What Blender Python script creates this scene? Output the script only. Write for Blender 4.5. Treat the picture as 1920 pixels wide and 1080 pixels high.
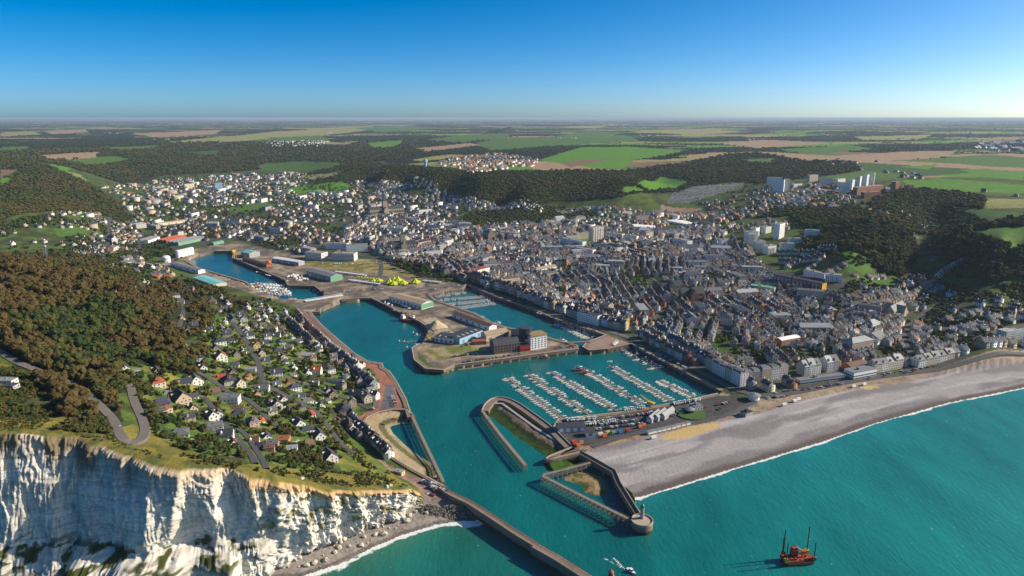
import bpy, math, random
import numpy as np
from mathutils import Vector, Matrix

random.seed(7)
RN = np.random.default_rng(11)
sc = bpy.context.scene
col = sc.collection
for o in list(bpy.data.objects):
    bpy.data.objects.remove(o)
R = math.radians

# ------------------------------------------------------------------ camera
CAM_H, PITCH, FOC = 300.0, R(14.0), 1281.0
cam_d = bpy.data.cameras.new('camera')
cam = bpy.data.objects.new('camera', cam_d)
col.objects.link(cam)
cam.location = (0, 0, CAM_H)
cam.rotation_euler = (R(90) - PITCH, 0, 0)
cam_d.sensor_width = 36.0
cam_d.lens = 36.0 * FOC / 1920.0
cam_d.clip_start, cam_d.clip_end = 1.0, 200000.0
sc.camera = cam

# ------------------------------------------------------------------ sky, sun, exposure
SUN_AZ, SUN_EL = R(9.0), R(27.0)          # azimuth counted from +x towards +y
sun_dir = Vector((math.cos(SUN_AZ) * math.cos(SUN_EL), math.sin(SUN_AZ) * math.cos(SUN_EL), math.sin(SUN_EL)))
world = bpy.data.worlds.new("World")
sc.world = world
world.use_nodes = True
nt = world.node_tree
nt.nodes.clear()
sky = nt.nodes.new('ShaderNodeTexSky')
sky.sky_type = 'NISHITA'
sky.sun_disc = False
sky.sun_elevation = SUN_EL
sky.sun_rotation = R(90) - SUN_AZ
sky.altitude = 0
sky.air_density = 0.4
sky.dust_density = 0.9
sky.ozone_density = 0.5
hs = nt.nodes.new('ShaderNodeHueSaturation')
hs.inputs['Saturation'].default_value = 1.5
hs.inputs['Value'].default_value = 1.1
bg = nt.nodes.new('ShaderNodeBackground')
bg.inputs['Strength'].default_value = .102
wo = nt.nodes.new('ShaderNodeOutputWorld')
gr_ = nt.nodes.new('ShaderNodeMix'); gr_.data_type = 'RGBA'; gr_.blend_type = 'MULTIPLY'   # the photograph's cool grade, over the whole sky alike
gr_.inputs[0].default_value = 1.0; gr_.inputs[7].default_value = (.86, .99, 1.04, 1)
nt.links.new(sky.outputs[0], gr_.inputs[6])
nt.links.new(gr_.outputs[2], hs.inputs['Color'])
nt.links.new(hs.outputs[0], bg.inputs['Color'])
nt.links.new(bg.outputs[0], wo.inputs['Surface'])
sl = bpy.data.lights.new('sun', 'SUN')
sl.energy = 5.0
sl.angle = R(0.5)
sl.color = (1.0, 0.88, 0.70)
sun = bpy.data.objects.new('sun', sl)
col.objects.link(sun)
sun.rotation_euler = sun_dir.to_track_quat('Z', 'Y').to_euler()
sun.location = (800, 300, 900)
sc.view_settings.view_transform = 'Standard'
sc.view_settings.look = 'None'
sc.view_settings.exposure = 0.48
sc.view_settings.gamma = 1.0
sc.view_settings.use_curve_mapping = False
sc.cycles.max_bounces = 5
sc.cycles.diffuse_bounces = 2
sc.cycles.glossy_bounces = 2
sc.cycles.transparent_max_bounces = 6
sc.cycles.volume_bounces = 0
sc.cycles.use_denoising = True

# ------------------------------------------------------------------ from photograph pixels (1920x1080) to places on the ground
CP, SP = math.cos(PITCH), math.sin(PITCH)

def ray(px, py):
    a = (np.asarray(px, float) - 960) / FOC
    b = (540 - np.asarray(py, float)) / FOC
    return a, CP + b * SP, -SP + b * CP

def flat(px, py, z=0.0):
    a, dy, dz = ray(px, py)
    t = (z - CAM_H) / dz
    return np.stack([a * t, dy * t], -1)

def project(x, y, z):
    zz = z - CAM_H
    d = y * CP - zz * SP
    return 960 + FOC * x / d, 540 - FOC * (y * SP + zz * CP) / d

def F1(px, py, z=0.0):
    p = flat(px, py, z)
    return float(p[0]), float(p[1])

def inpoly(P, poly):
    """P (...,2) inside polygon (n,2), even-odd."""
    x, y = P[..., 0], P[..., 1]
    poly = np.asarray(poly, float)
    r = np.zeros(x.shape, bool)
    n = len(poly)
    x0, y0 = poly[:, 0].min(), poly[:, 1].min()
    x1, y1 = poly[:, 0].max(), poly[:, 1].max()
    bb = (x >= x0) & (x <= x1) & (y >= y0) & (y <= y1)
    if not bb.any():
        return r
    xs, ys = x[bb], y[bb]
    q = np.zeros(xs.shape, bool)
    j = n - 1
    for i in range(n):
        xi, yi = poly[i]
        xj, yj = poly[j]
        c = ((yi > ys) != (yj > ys))
        with np.errstate(divide='ignore', invalid='ignore'):
            q ^= c & (xs < (xj - xi) * (ys - yi) / (yj - yi + 1e-12) + xi)
        j = i
    r[bb] = q
    return r

def dist_line(P, line, closed=False):
    line = np.asarray(line, float)
    best = np.full(P.shape[:-1], 1e9)
    m = len(line)
    for i in range(m if closed else m - 1):
        a, b = line[i], line[(i + 1) % m]
        d = b - a
        L = (d * d).sum() + 1e-9
        t = np.clip(((P - a) @ d) / L, 0, 1)
        q = P - a - t[..., None] * d
        best = np.minimum(best, np.sqrt((q * q).sum(-1)))
    return best

def vnoise(x, y, seed=0):
    """smooth value noise, 0..1"""
    xi, yi = np.floor(x).astype(np.int64), np.floor(y).astype(np.int64)
    fx, fy = x - xi, y - yi
    fx, fy = fx * fx * (3 - 2 * fx), fy * fy * (3 - 2 * fy)
    def h(a, b):
        n = (a * 374761393 + b * 668265263 + seed * 1442695041) & 0x7fffffff
        n = ((n ^ (n >> 13)) * 1274126177) & 0x7fffffff
        return ((n ^ (n >> 16)) & 0xffff) / 65535.0
    return (h(xi, yi) * (1 - fx) + h(xi + 1, yi) * fx) * (1 - fy) + (h(xi, yi + 1) * (1 - fx) + h(xi + 1, yi + 1) * fx) * fy

def fbm(x, y, oct=4, seed=0):
    s = 0; a = 0.5; t = 0
    for k in range(oct):
        s = s + a * vnoise(x * 2 ** k, y * 2 ** k, seed + k * 17); t += a; a *= 0.5
    return s / t

def smooth(a, b, x):
    t = np.clip((x - a) / (b - a), 0, 1)
    return t * t * (3 - 2 * t)

def arr(*pts):
    return np.array(pts, float)

# ------------------------------------------------------------------ objects and labels
def tag(o, label=None, cat=None, group=None, kind=None):
    if label: o['label'] = label
    if cat: o['category'] = cat
    if group: o['group'] = group
    if kind: o['kind'] = kind
    return o

def link(name, data, parent=None, loc=None, rz=0.0):
    o = bpy.data.objects.new(name, data)
    col.objects.link(o)
    if parent is not None: o.parent = parent
    if loc is not None: o.location = loc
    if rz: o.rotation_euler = (0, 0, rz)
    return o

def thing(name, label, cat, loc=(0, 0, 0), rz=0.0, group=None):
    return tag(link(name, None, None, loc, rz), label, cat, group)

def np_mesh(name, V, F, mats=(), mi=None, colors=None, smooth_=False, uvs=None):
    """V (n,3); F list of lists, or (m,4)/(m,3) array"""
    me = bpy.data.meshes.new(name)
    V = np.asarray(V, np.float32)
    if isinstance(F, np.ndarray):
        m, k = F.shape
        me.vertices.add(len(V)); me.vertices.foreach_set('co', V.ravel())
        me.loops.add(m * k); me.loops.foreach_set('vertex_index', F.astype(np.int32).ravel())
        me.polygons.add(m)
        me.polygons.foreach_set('loop_start', (np.arange(m) * k).astype(np.int32))
        me.polygons.foreach_set('loop_total', np.full(m, k, np.int32))
        me.update(calc_edges=True)
    else:
        me.from_pydata(V.tolist(), [], F)
    for mt in mats: me.materials.append(mt)
    if mi is not None:
        me.polygons.foreach_set('material_index', np.asarray(mi, np.int32))
    if colors is not None:
        ca = me.color_attributes.new('Col', 'FLOAT_COLOR', 'POINT')
        c = np.ones((len(V), 4), np.float32)
        colors = np.asarray(colors, np.float32)
        c[:, :colors.shape[1]] = colors
        ca.data.foreach_set('color', c.ravel())
    if smooth_:
        me.polygons.foreach_set('use_smooth', np.ones(len(me.polygons), bool))
    me.update()
    return me

class MB:
    """collects boxes, prisms and tubes; build() links them as one mesh object"""
    def __init__(s):
        s.V, s.F, s.M = [], [], []
    def add(s, vs, fs, m=0):
        b = len(s.V)
        s.V += [tuple(v) for v in vs]
        s.F += [tuple(i + b for i in f) for f in fs]
        s.M += [m] * len(fs)
        return s
    def box(s, x0, x1, y0, y1, z0, z1, m=0, bottom=False):
        v = [(x0, y0, z0), (x1, y0, z0), (x1, y1, z0), (x0, y1, z0), (x0, y0, z1), (x1, y0, z1), (x1, y1, z1), (x0, y1, z1)]
        f = [(0, 1, 5, 4), (1, 2, 6, 5), (2, 3, 7, 6), (3, 0, 4, 7), (4, 5, 6, 7)]
        if bottom: f.append((3, 2, 1, 0))
        return s.add(v, f, m)
    def obox(s, c, dx, dy, l, w, z0, z1, m=0):
        """box centred at c (x,y), direction (dx,dy), length l, width w"""
        n = math.hypot(dx, dy) or 1; dx /= n; dy /= n
        px, py = -dy, dx
        p = [(c[0] + a * dx * l / 2 + b * px * w / 2, c[1] + a * dy * l / 2 + b * py * w / 2) for a, b in ((-1, -1), (1, -1), (1, 1), (-1, 1))]
        return s.prism(p, z0, z1, m)
    def prism(s, poly, z0, z1, m=0, top=True):
        n = len(poly)
        z0 = z0 if hasattr(z0, '__len__') else [z0] * n
        z1 = z1 if hasattr(z1, '__len__') else [z1] * n
        area = sum(poly[i][0] * poly[(i + 1) % n][1] - poly[(i + 1) % n][0] * poly[i][1] for i in range(n))
        idx = range(n) if area > 0 else range(n - 1, -1, -1)
        pl = [poly[i] for i in idx]; a = [z0[i] for i in idx]; b = [z1[i] for i in idx]
        v = [(p[0], p[1], z) for p, z in zip(pl, a)] + [(p[0], p[1], z) for p, z in zip(pl, b)]
        f = [(i, (i + 1) % n, n + (i + 1) % n, n + i) for i in range(n)]
        if top: f.append(tuple(range(n, 2 * n)))
        return s.add(v, f, m)
    def tube(s, p, q, r0, r1=None, n=6, m=0, cap=True):
        p, q = Vector(p), Vector(q)
        r1 = r0 if r1 is None else r1
        d = (q - p).normalized()
        a = d.orthogonal().normalized(); b = d.cross(a)
        v = []
        for c, r in ((p, r0), (q, r1)):
            for k in range(n):
                t = 2 * math.pi * k / n
                v.append(c + a * (r * math.cos(t)) + b * (r * math.sin(t)))
        f = [(k, (k + 1) % n, n + (k + 1) % n, n + k) for k in range(n)]
        if cap: f.append(tuple(range(n, 2 * n))); f.append(tuple(range(n - 1, -1, -1)))
        return s.add(v, f, m)
    def lathe(s, prof, n=12, c=(0, 0), m=0):
        v = []; f = []
        for r, z in prof:
            for k in range(n):
                t = 2 * math.pi * k / n
                v.append((c[0] + r * math.cos(t), c[1] + r * math.sin(t), z))
        for i in range(len(prof) - 1):
            for k in range(n):
                f.append((i * n + k, i * n + (k + 1) % n, (i + 1) * n + (k + 1) % n, (i + 1) * n + k))
        f.append(tuple((len(prof) - 1) * n + k for k in range(n)))
        return s.add(v, f, m)
    def mesh(s, name, mats=()):
        me = bpy.data.meshes.new(name)
        me.from_pydata(s.V, [], s.F)
        for mt in mats: me.materials.append(mt)
        if len(mats) > 1: me.polygons.foreach_set('material_index', np.array(s.M, np.int32))
        me.update()
        return me
    def build(s, name, mats, parent=None, loc=None, rz=0.0):
        if not isinstance(mats, (list, tuple)): mats = [mats]
        return link(name, s.mesh(name, mats), parent, loc, rz)

# ------------------------------------------------------------------ materials
def new_mat(name):
    m = bpy.data.materials.new(name)
    m.use_nodes = True
    n = m.node_tree
    b = n.nodes['Principled BSDF']
    return m, n, b

def N(n, t, **kw):
    x = n.nodes.new(t)
    for k, v in kw.items():
        if k in x.inputs: x.inputs[k].default_value = v
        else: setattr(x, k, v)
    return x

def plain(name, c, rough=0.8, var=0.25, scale=0.6, metal=0.0, bump=0.0, objcol=False, stretch=None):
    """solid material with soft mottling; objcol multiplies in the object's own colour"""
    m, n, b = new_mat(name)
    tc = N(n, 'ShaderNodeNewGeometry')
    no = N(n, 'ShaderNodeTexNoise', Scale=scale, Detail=4.0, Roughness=0.6)
    if stretch:
        mp = N(n, 'ShaderNodeMapping'); mp.inputs['Scale'].default_value = stretch
        n.links.new(tc.outputs['Position'], mp.inputs[0]); n.links.new(mp.outputs[0], no.inputs['Vector'])
    else:
        n.links.new(tc.outputs['Position'], no.inputs['Vector'])
    mr = N(n, 'ShaderNodeMapRange'); mr.inputs['From Min'].default_value = 0.6; mr.inputs['From Max'].default_value = 1.4
    mr.inputs['To Min'].default_value = 1 - var; mr.inputs['To Max'].default_value = 1 + var
    n2 = N(n, 'ShaderNodeTexNoise', Scale=scale * .13, Detail=4.0, Roughness=0.65); n.links.new(tc.outputs['Position'], n2.inputs['Vector'])
    ad = N(n, 'ShaderNodeMath', operation='ADD'); n.links.new(no.outputs['Fac'], ad.inputs[0]); n.links.new(n2.outputs['Fac'], ad.inputs[1])
    n.links.new(ad.outputs[0], mr.inputs['Value'])
    mx = N(n, 'ShaderNodeMix', data_type='RGBA', blend_type='MULTIPLY')
    mx.inputs[0].default_value = 1.0
    if objcol:
        oi = N(n, 'ShaderNodeObjectInfo'); n.links.new(oi.outputs['Color'], mx.inputs[6])
    else:
        mx.inputs[6].default_value = (*c, 1)
    n.links.new(mr.outputs[0], mx.inputs[7])
    n.links.new(mx.outputs[2], b.inputs['Base Color'])
    b.inputs['Roughness'].default_value = rough
    b.inputs['Metallic'].default_value = metal
    b.inputs['Specular IOR Level'].default_value = 0.3
    if bump:
        bp = N(n, 'ShaderNodeBump', Strength=bump, Distance=0.3)
        n.links.new(no.outputs['Fac'], bp.inputs['Height']); n.links.new(bp.outputs[0], b.inputs['Normal'])
    return m

def attr_mat(name, rough=0.85, var=0.2, scale=0.5, bump=0.0, spec=0.25):
    """colour from the mesh's own Col attribute with mottling"""
    m = plain(name, (1, 1, 1), rough, var, scale, bump=bump)
    n = m.node_tree
    a = N(n, 'ShaderNodeVertexColor', layer_name='Col')
    mx = [x for x in n.nodes if x.type == 'MIX'][0]
    n.links.new(a.outputs['Color'], mx.inputs[6])
    n.nodes['Principled BSDF'].inputs['Specular IOR Level'].default_value = spec
    return m
HAZE = 3.0e-5
# ------------------------------------------------------------------ the lie of the land
QZ = 6.0                                    # height of the quays over the water
CTRL = [  # photograph pixel and height above the sea of points on the land
 (-500,780,125),(-250,795,118),(0,812,108),(60,815,105),(150,820,98),(270,858,88),(330,868,84),(400,876,78),(470,885,70),(520,898,64),(600,915,48),(700,915,34),(750,915,25),(775,918,14),(800,930,7),
 (240,820,90),(180,760,95),(100,700,103),(0,660,112),(-300,650,125),(-600,600,130),
 (150,520,104),(40,490,112),(-100,490,118),(240,560,84),(200,620,92),(300,620,70),(120,600,104),(260,700,80),(330,720,68),(370,650,60),
 (300,780,78),(340,810,72),(400,790,58),(450,840,58),(480,790,46),(540,830,40),(540,760,34),(600,860,36),(620,810,22),(650,850,22),(690,870,18),(720,890,14),(600,780,24),
 (430,700,48),(500,700,34),(560,700,22),(460,630,34),(520,640,20),(560,640,12),(600,700,12),(640,720,9),(660,700,7),(400,600,40),(350,570,38),(440,570,16),(300,530,34),(380,540,14),(500,580,8),
 (620,740,10),(640,770,9),(655,800,8),(680,840,7),(730,880,6),(780,910,6),
 (740,730,6),(690,690,6),(620,640,6),(570,590,6),(520,560,6),(420,530,6),(340,510,6),(300,490,7),
 (250,480,10),(200,470,16),(130,470,28),(60,460,42),(0,460,50),(-200,440,60),
 (240,440,10),(230,400,22),(180,390,45),(120,400,62),(60,410,66),(0,410,72),(-200,400,90),
 (200,360,60),(120,330,96),(60,310,112),(0,300,118),(-200,290,118),(130,372,70),(260,420,8),
 (260,340,15),(330,330,12),(420,325,14),(520,330,14),(600,330,22),(400,400,8),(500,420,7),(600,450,6),(700,450,7),(650,400,9),(560,380,9),
 (700,345,26),(760,350,34),(850,370,30),(640,330,50),(720,320,84),(800,322,100),(900,335,96),(980,350,84),(960,380,30),(900,388,22),(1050,385,30),(1130,380,44),(1160,352,80),(1100,330,96),(1000,310,104),
 (900,300,104),(1050,290,106),(1200,285,105),(1150,310,102),
 (900,450,8),(1000,440,12),(1100,420,18),(1200,400,26),(1250,385,36),(1330,352,62),(1390,345,72),(1240,345,64),(1300,330,92),(1200,335,94),(1420,330,90),
 (1050,480,9),(1150,470,12),(1250,460,18),(1200,560,7),(1000,560,6),(1100,610,6),(1250,640,6),(1350,700,6),(1450,715,7),(1600,695,7),(1750,680,7),(1920,655,8),(2200,610,10),
 (1300,600,7),(1400,640,7),(1500,650,8),(1600,640,9),(1700,620,10),(1800,640,12),(1920,620,16),(2100,570,30),(1860,635,22),
 (1350,520,14),(1450,540,12),(1550,560,13),(1650,560,14),(1750,560,14),(1500,500,26),(1560,490,46),(1600,480,58),(1420,440,40),(1480,430,46),(1550,420,62),(1640,430,74),(1680,490,40),(1640,520,26),
 (1500,380,78),(1400,370,66),(1500,340,94),(1600,350,98),(1700,350,98),(1750,420,60),(1740,470,40),(1730,500,28),(1800,440,86),(1850,470,74),(1900,500,50),(1880,440,104),(1920,440,108),(2100,430,112),(1820,500,44),(1780,540,20),(1920,550,30),
 (1700,400,80),(1800,380,102),(1900,370,106),(2200,370,112),(1620,390,84),
 (500,290,60),(380,290,62),(300,300,66),(560,312,40),(620,300,70),(740,290,92),(560,265,98),(450,262,104),(300,262,104),(150,262,106),(0,262,108),(-300,262,110),(700,270,74),(820,280,94),(250,285,88),(150,290,96),
 (900,262,104),(1200,262,106),(1600,300,104),(1500,262,106),(1800,262,108),(1920,300,108),(2300,300,110),
 (100,240,108),(500,240,106),(900,240,108),(1300,240,110),(1700,240,108),(2200,240,110),(-300,240,108),
 (0,228,110),(500,228,112),(960,228,112),(1400,228,112),(1920,228,112)]
CT = np.array(CTRL, float)
cxy = flat(CT[:, 0], CT[:, 1], CT[:, 2])
def uvc(x, y):
    return np.stack([1.7 * x / y, np.log(y)], -1)
cuv = uvc(cxy[:, 0], cxy[:, 1])
cz = CT[:, 2]
def kern(a, b, c=0.03):
    d = ((a[:, None, :] - b[None, :, :]) ** 2).sum(-1)
    return np.sqrt(d + c * c)
K = kern(cuv, cuv)
n_ = len(cz)
A = np.zeros((n_ + 1, n_ + 1))
A[:n_, :n_] = K - np.eye(n_) * 0.004
A[:n_, n_] = 1; A[n_, :n_] = 1
cw = np.linalg.solve(A, np.concatenate([cz, [0]]))

# fan-shaped grid of land, finer near the shore
NU, NR = 760, 560
U = np.linspace(-1.02, 1.02, NU)
PYR = np.concatenate([np.linspace(1290, 520, 330, endpoint=False), np.linspace(520, 262, 170, endpoint=False), np.linspace(262, 222.6, 60)])
YR = flat(np.full(NR, 960.0), PYR, 0.0)[:, 1]
YR[-1] = 90000.0
GX = U[None, :] * YR[:, None]
GY = np.repeat(YR[:, None], NU, 1)
PUV = uvc(GX, GY).reshape(-1, 2)
HG = np.empty(NU * NR)
for i in range(0, NU * NR, 40000):
    HG[i:i + 40000] = kern(PUV[i:i + 40000], cuv) @ cw[:n_] + cw[n_]
HG = HG.reshape(NR, NU)
HG = np.clip(HG, 5.2, 135)
HG += (fbm(GX / 70, GY / 70, 3, 5) - 0.5) * np.clip((HG - 12) * 0.12, 0, 5)
far = smooth(3500, 9000, GY)
HG += far * (fbm(GX / 2600, GY / 2600, 4, 9) - 0.5) * 34 * (1 - smooth(20000, 45000, GY))
LOGY = np.log(YR)

def hz_at(x, y, G=None):
    """height of the land (bilinear)"""
    G = HG if G is None else G
    x = np.asarray(x, float); y = np.asarray(y, float)
    iu = np.clip((x / y - U[0]) / (U[1] - U[0]), 0, NU - 1.001)
    ir = np.clip(np.interp(y, YR, np.arange(NR)), 0, NR - 1.001)
    a, b = iu.astype(int), ir.astype(int)
    fu, fr = iu - a, ir - b
    return (G[b, a] * (1 - fu) + G[b, a + 1] * fu) * (1 - fr) + (G[b + 1, a] * (1 - fu) + G[b + 1, a + 1] * fu) * fr

def ground(px, py):
    """where the ray through each pixel meets the land: (n,3)"""
    px = np.atleast_1d(np.asarray(px, float)); py = np.atleast_1d(np.asarray(py, float))
    a, dy, dz = ray(px, py)
    out = np.zeros((len(px), 3))
    for s in range(0, len(px), 3000):
        e = slice(s, s + 3000)
        u = a[e] / dy[e]
        iu = np.clip((u - U[0]) / (U[1] - U[0]), 0, NU - 1.001)
        i0 = iu.astype(int); fu = iu - i0
        hh = HG[:, i0] * (1 - fu) + HG[:, i0 + 1] * fu
        rz = CAM_H + YR[:, None] * (dz[e] / dy[e])[None, :]
        below = rz <= hh
        k = np.argmax(below, 0)
        k = np.where(below.any(0), np.maximum(k, 1), NR - 1)
        j = np.arange(len(k))
        d0 = rz[k - 1, j] - hh[k - 1, j]; d1 = rz[k, j] - hh[k, j]
        f = np.clip(d0 / (d0 - d1 + 1e-9), 0, 1)
        y = YR[k - 1] * (1 - f) + YR[k] * f
        out[e, 0] = u * y; out[e, 1] = y; out[e, 2] = CAM_H + y * dz[e] / dy[e]
    return out

def W(poly, z=None):
    p = np.array(poly, float)
    return ground(p[:, 0], p[:, 1])[:, :2] if z is None else flat(p[:, 0], p[:, 1], z)

def at(px, py, z=None):
    if z is None:
        g = ground(px, py)[0]
        return float(g[0]), float(g[1]), float(g[2])
    x, y = F1(px, py, z)
    return x, y, z

# ------------------------------------------------------------------ traced outlines
# sea edge of the left shore (cliff foot), harbour water and so on, all at the height given
AVANT = [(603,577),(598,582),(583,585),(600,606),(640,641),(665,662),(690,677),(716,680),(720,688),(730,694),(742,712),(750,726),(762,748),(770,768),(774,782),
         (800,840),(833,908),(853,925),(887,940),(907,953),(940,975),(973,995),(1010,1018),(1053,1041),(1113,1080),(1250,1200),(1500,1300),(2600,1300),(2600,800),
         (1187,933),(1215,1000),(1192,992),(1150,885),(1108,865),(1085,862),(1060,852),(1020,862),(1012,852),(1072,838),(1037,803),(1002,775),(972,752),(950,744),(920,745),(905,762),(903,770),
         (990,874),(1000,862),(1030,815)]
# water basins, traced along the quay tops (height QZ)
CHANNEL = [(603,578),(582,584),(600,606),(640,641),(665,662),(690,677),(717,681),(719,689),(731,696),(744,715),(750,726),(762,748),(772,780),(800,840),(833,910),(853,927),(887,941),(907,955),(973,997),(1053,1043),(1130,1095),
           (1130,1300),(2700,1300),(2700,600),(1210,960),(1150,883),(1108,862),(1088,845),(1020,862),(1030,848),(1072,834),(1037,800),(1047,785),(1160,773),(1280,752),(1345,737),(1350,732),(1280,696),(1183,644),(1140,654),(1105,657),(1092,650),(1100,641),(1135,628),
           (1040,597),(1000,580),(933,557),(875,533),(868,541),(805,551),(817,562),(893,588),(930,608),(1024,631),(1082,647),(1085,654),(1007,664),(917,676),(853,684),(832,694),(797,691),(776,674),(772,652),(786,644),(800,622),(787,603),(757,588),(697,559),(640,562),(622,570)]
DARKBASIN = [(344,488),(365,478),(400,471),(437,470),(436,483),(533,524),(540,535),(590,536),(601,545),(603,552),(597,560),(568,560),(545,556),(530,560),(500,548),(466,534),(460,529),(420,517),(372,503)]
BEACHBASIN = [(762,768),(735,768),(710,773),(690,782),(682,795),(690,812),(715,838),(745,862),(775,880),(800,893),(832,911),(802,842),(772,782)]
MOLEBASIN = [(918,752),(947,755),(955,763),(1010,805),(1070,838),(1020,866),(990,878),(905,772)]
TRIBASIN = [(1017,892),(1108,868),(1150,888),(1200,966),(1187,980)]
LEFTSEA = [(380,1095),(430,1075),(520,1060),(567,1052),(640,1030),(707,1000),(757,985),(815,968),(890,945),(907,957),(973,997),(1053,1043),(1130,1095),(1130,1300),(-900,1300),(-900,1000)]
SEABEACH_LINE = [(1187,934),(1207,930),(1237,921),(1280,908),(1347,887),(1447,857),(1540,829),(1647,792),(1780,755),(1920,727),(2100,688),(2400,630),(2800,560)]
BEACH_TOP = [(1090,846),(1107,843),(1150,832),(1207,820),(1280,803),(1340,790),(1403,780),(1447,767),(1513,748),(1607,728),(1680,719),(1747,703),(1830,690),(1920,676),(2100,648),(2400,606),(2800,545)]
LEFT_WATERLINE = [(300,1110),(430,1093),(567,1080),(640,1055),(707,1022),(757,1002),(815,984),(857,977),(890,977)]
CLIFF_FOOT = [(-420,1130),(-300,1120),(0,1150),(200,1130),(330,1090),(420,1078),(500,1062),(560,1040),(620,1015),(690,990),(740,975),(765,958),(790,944)]

wCH = W(CHANNEL, QZ); wDB = W(DARKBASIN, QZ); wBB = W(BEACHBASIN, QZ); wMB = W(MOLEBASIN, QZ); wTB = W(TRIBASIN, QZ)
wSEAL = W(SEABEACH_LINE, 0.0); wBT = W(BEACH_TOP, 6.0)
wLWL = W(LEFT_WATERLINE, 0.0); wCF = W(CLIFF_FOOT, 4.0)
# cliff top line (world)
CLIFF_TOP = [(-500,780,125),(-250,795,118),(0,812,108),(60,815,105),(150,820,98),(210,838,93),(270,858,88),(330,868,84),(400,876,78),(470,885,70),(520,898,64),(600,915,48),(700,915,34),(750,915,25),(772,918,15),(795,930,8)]
CTa = np.array(CLIFF_TOP, float)
wCT = flat(CTa[:, 0], CTa[:, 1], CTa[:, 2])

GP = np.stack([GX, GY], -1)
near = GY < 3000
def mask(poly):
    return inpoly(GP, poly)
m_channel = mask(wCH)
m_dark = mask(wDB)
m_bb, m_mb, m_tb = mask(wBB), mask(wMB), mask(wTB)
beach_poly = np.concatenate([wBT, wSEAL[::-1]])
m_beach = mask(beach_poly)
sea_poly = np.concatenate([wSEAL, arr((wSEAL[-1][0], 100), (wSEAL[0][0], 100))])
m_sea = mask(sea_poly)
wJET = W([(790,944),(800,944),(887,944),(907,957),(973,997),(1053,1043),(1130,1095),(1130,1300)], 2.0)
cliff_front = np.concatenate([wCT, wJET, arr((wJET[-1][0], 100), (-1200, 100), (-1200, wCT[0][1]))])
m_front = mask(cliff_front) & ~m_channel & ~m_sea

TZ = HG.copy()
d_sea = dist_line(GP, wSEAL)
bz = np.minimum(6.0, 0.3 + d_sea * 0.085) + 0.5 * np.sin(d_sea * 0.16) * smooth(5, 20, d_sea) + (fbm(GX / 40, GY / 12, 3, 3) - 0.5) * 0.9 * smooth(4, 16, d_sea)
TZ = np.where(m_beach, np.minimum(bz, 5.6), TZ)
TZ = np.where(m_sea, -np.minimum(d_sea * 0.09, 8) - 0.2, TZ)
TZ = np.where(m_channel & ~m_beach, -8.0, TZ)
TZ = np.where(m_dark, -8.0, TZ)
# the shore below the chalk
d_lw = dist_line(GP, wLWL)
left_water = mask(np.concatenate([wLWL, wJET[3:], arr((wJET[-1][0], 100), (-1200, 100), (-1200, wLWL[0][1]))]))
lz = np.where(left_water, -np.minimum(d_lw * 0.1, 7) - 0.15, np.minimum(d_lw * 0.12, 5.0) + 0.1)
lz = lz + (fbm(GX / 6, GY / 6, 3, 8) - 0.5) * 1.2
TZ = np.where(m_front, lz, TZ)
# tidal basins
d1 = dist_line(GP, W([(745,772),(735,800),(752,835),(775,868)], 0.0))
bbz = np.clip(5.2 - dist_line(GP, W([(735,768),(710,773),(690,782),(682,795),(690,812),(715,838),(745,862),(770,878)], QZ)) * 0.21, -3, 5.0)
TZ = np.where(m_bb, bbz, TZ)
dm = dist_line(GP, W([(945,757),(1010,805),(1070,838)], QZ))
TZ = np.where(m_mb, np.clip(4.6 - dm * 0.22 + (fbm(GX / 7, GY / 7, 3, 4) - .5) * 1.2, -4, 4.4), TZ)
m_alg = mask(W([(1022,870),(1045,862),(1075,862),(1108,868),(1085,876),(1050,885),(1035,882)], 1.0))
TZ = np.where(m_alg, np.clip(1.8 + (fbm(GX / 5, GY / 5, 3, 4) - .5) * 1.6, .2, 3), TZ)
dtb = dist_line(GP, W([(1080,893),(1108,900),(1118,915)], 0.0))
TZ = np.where(m_tb, np.clip(1.9 - dtb * 0.17 + (fbm(GX / 5, GY / 5, 3, 4) - .5) * 0.8, -4, 3), TZ)
# ------------------------------------------------------------------ land cover
def tz_at(x, y): return hz_at(x, y, TZ)

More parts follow.
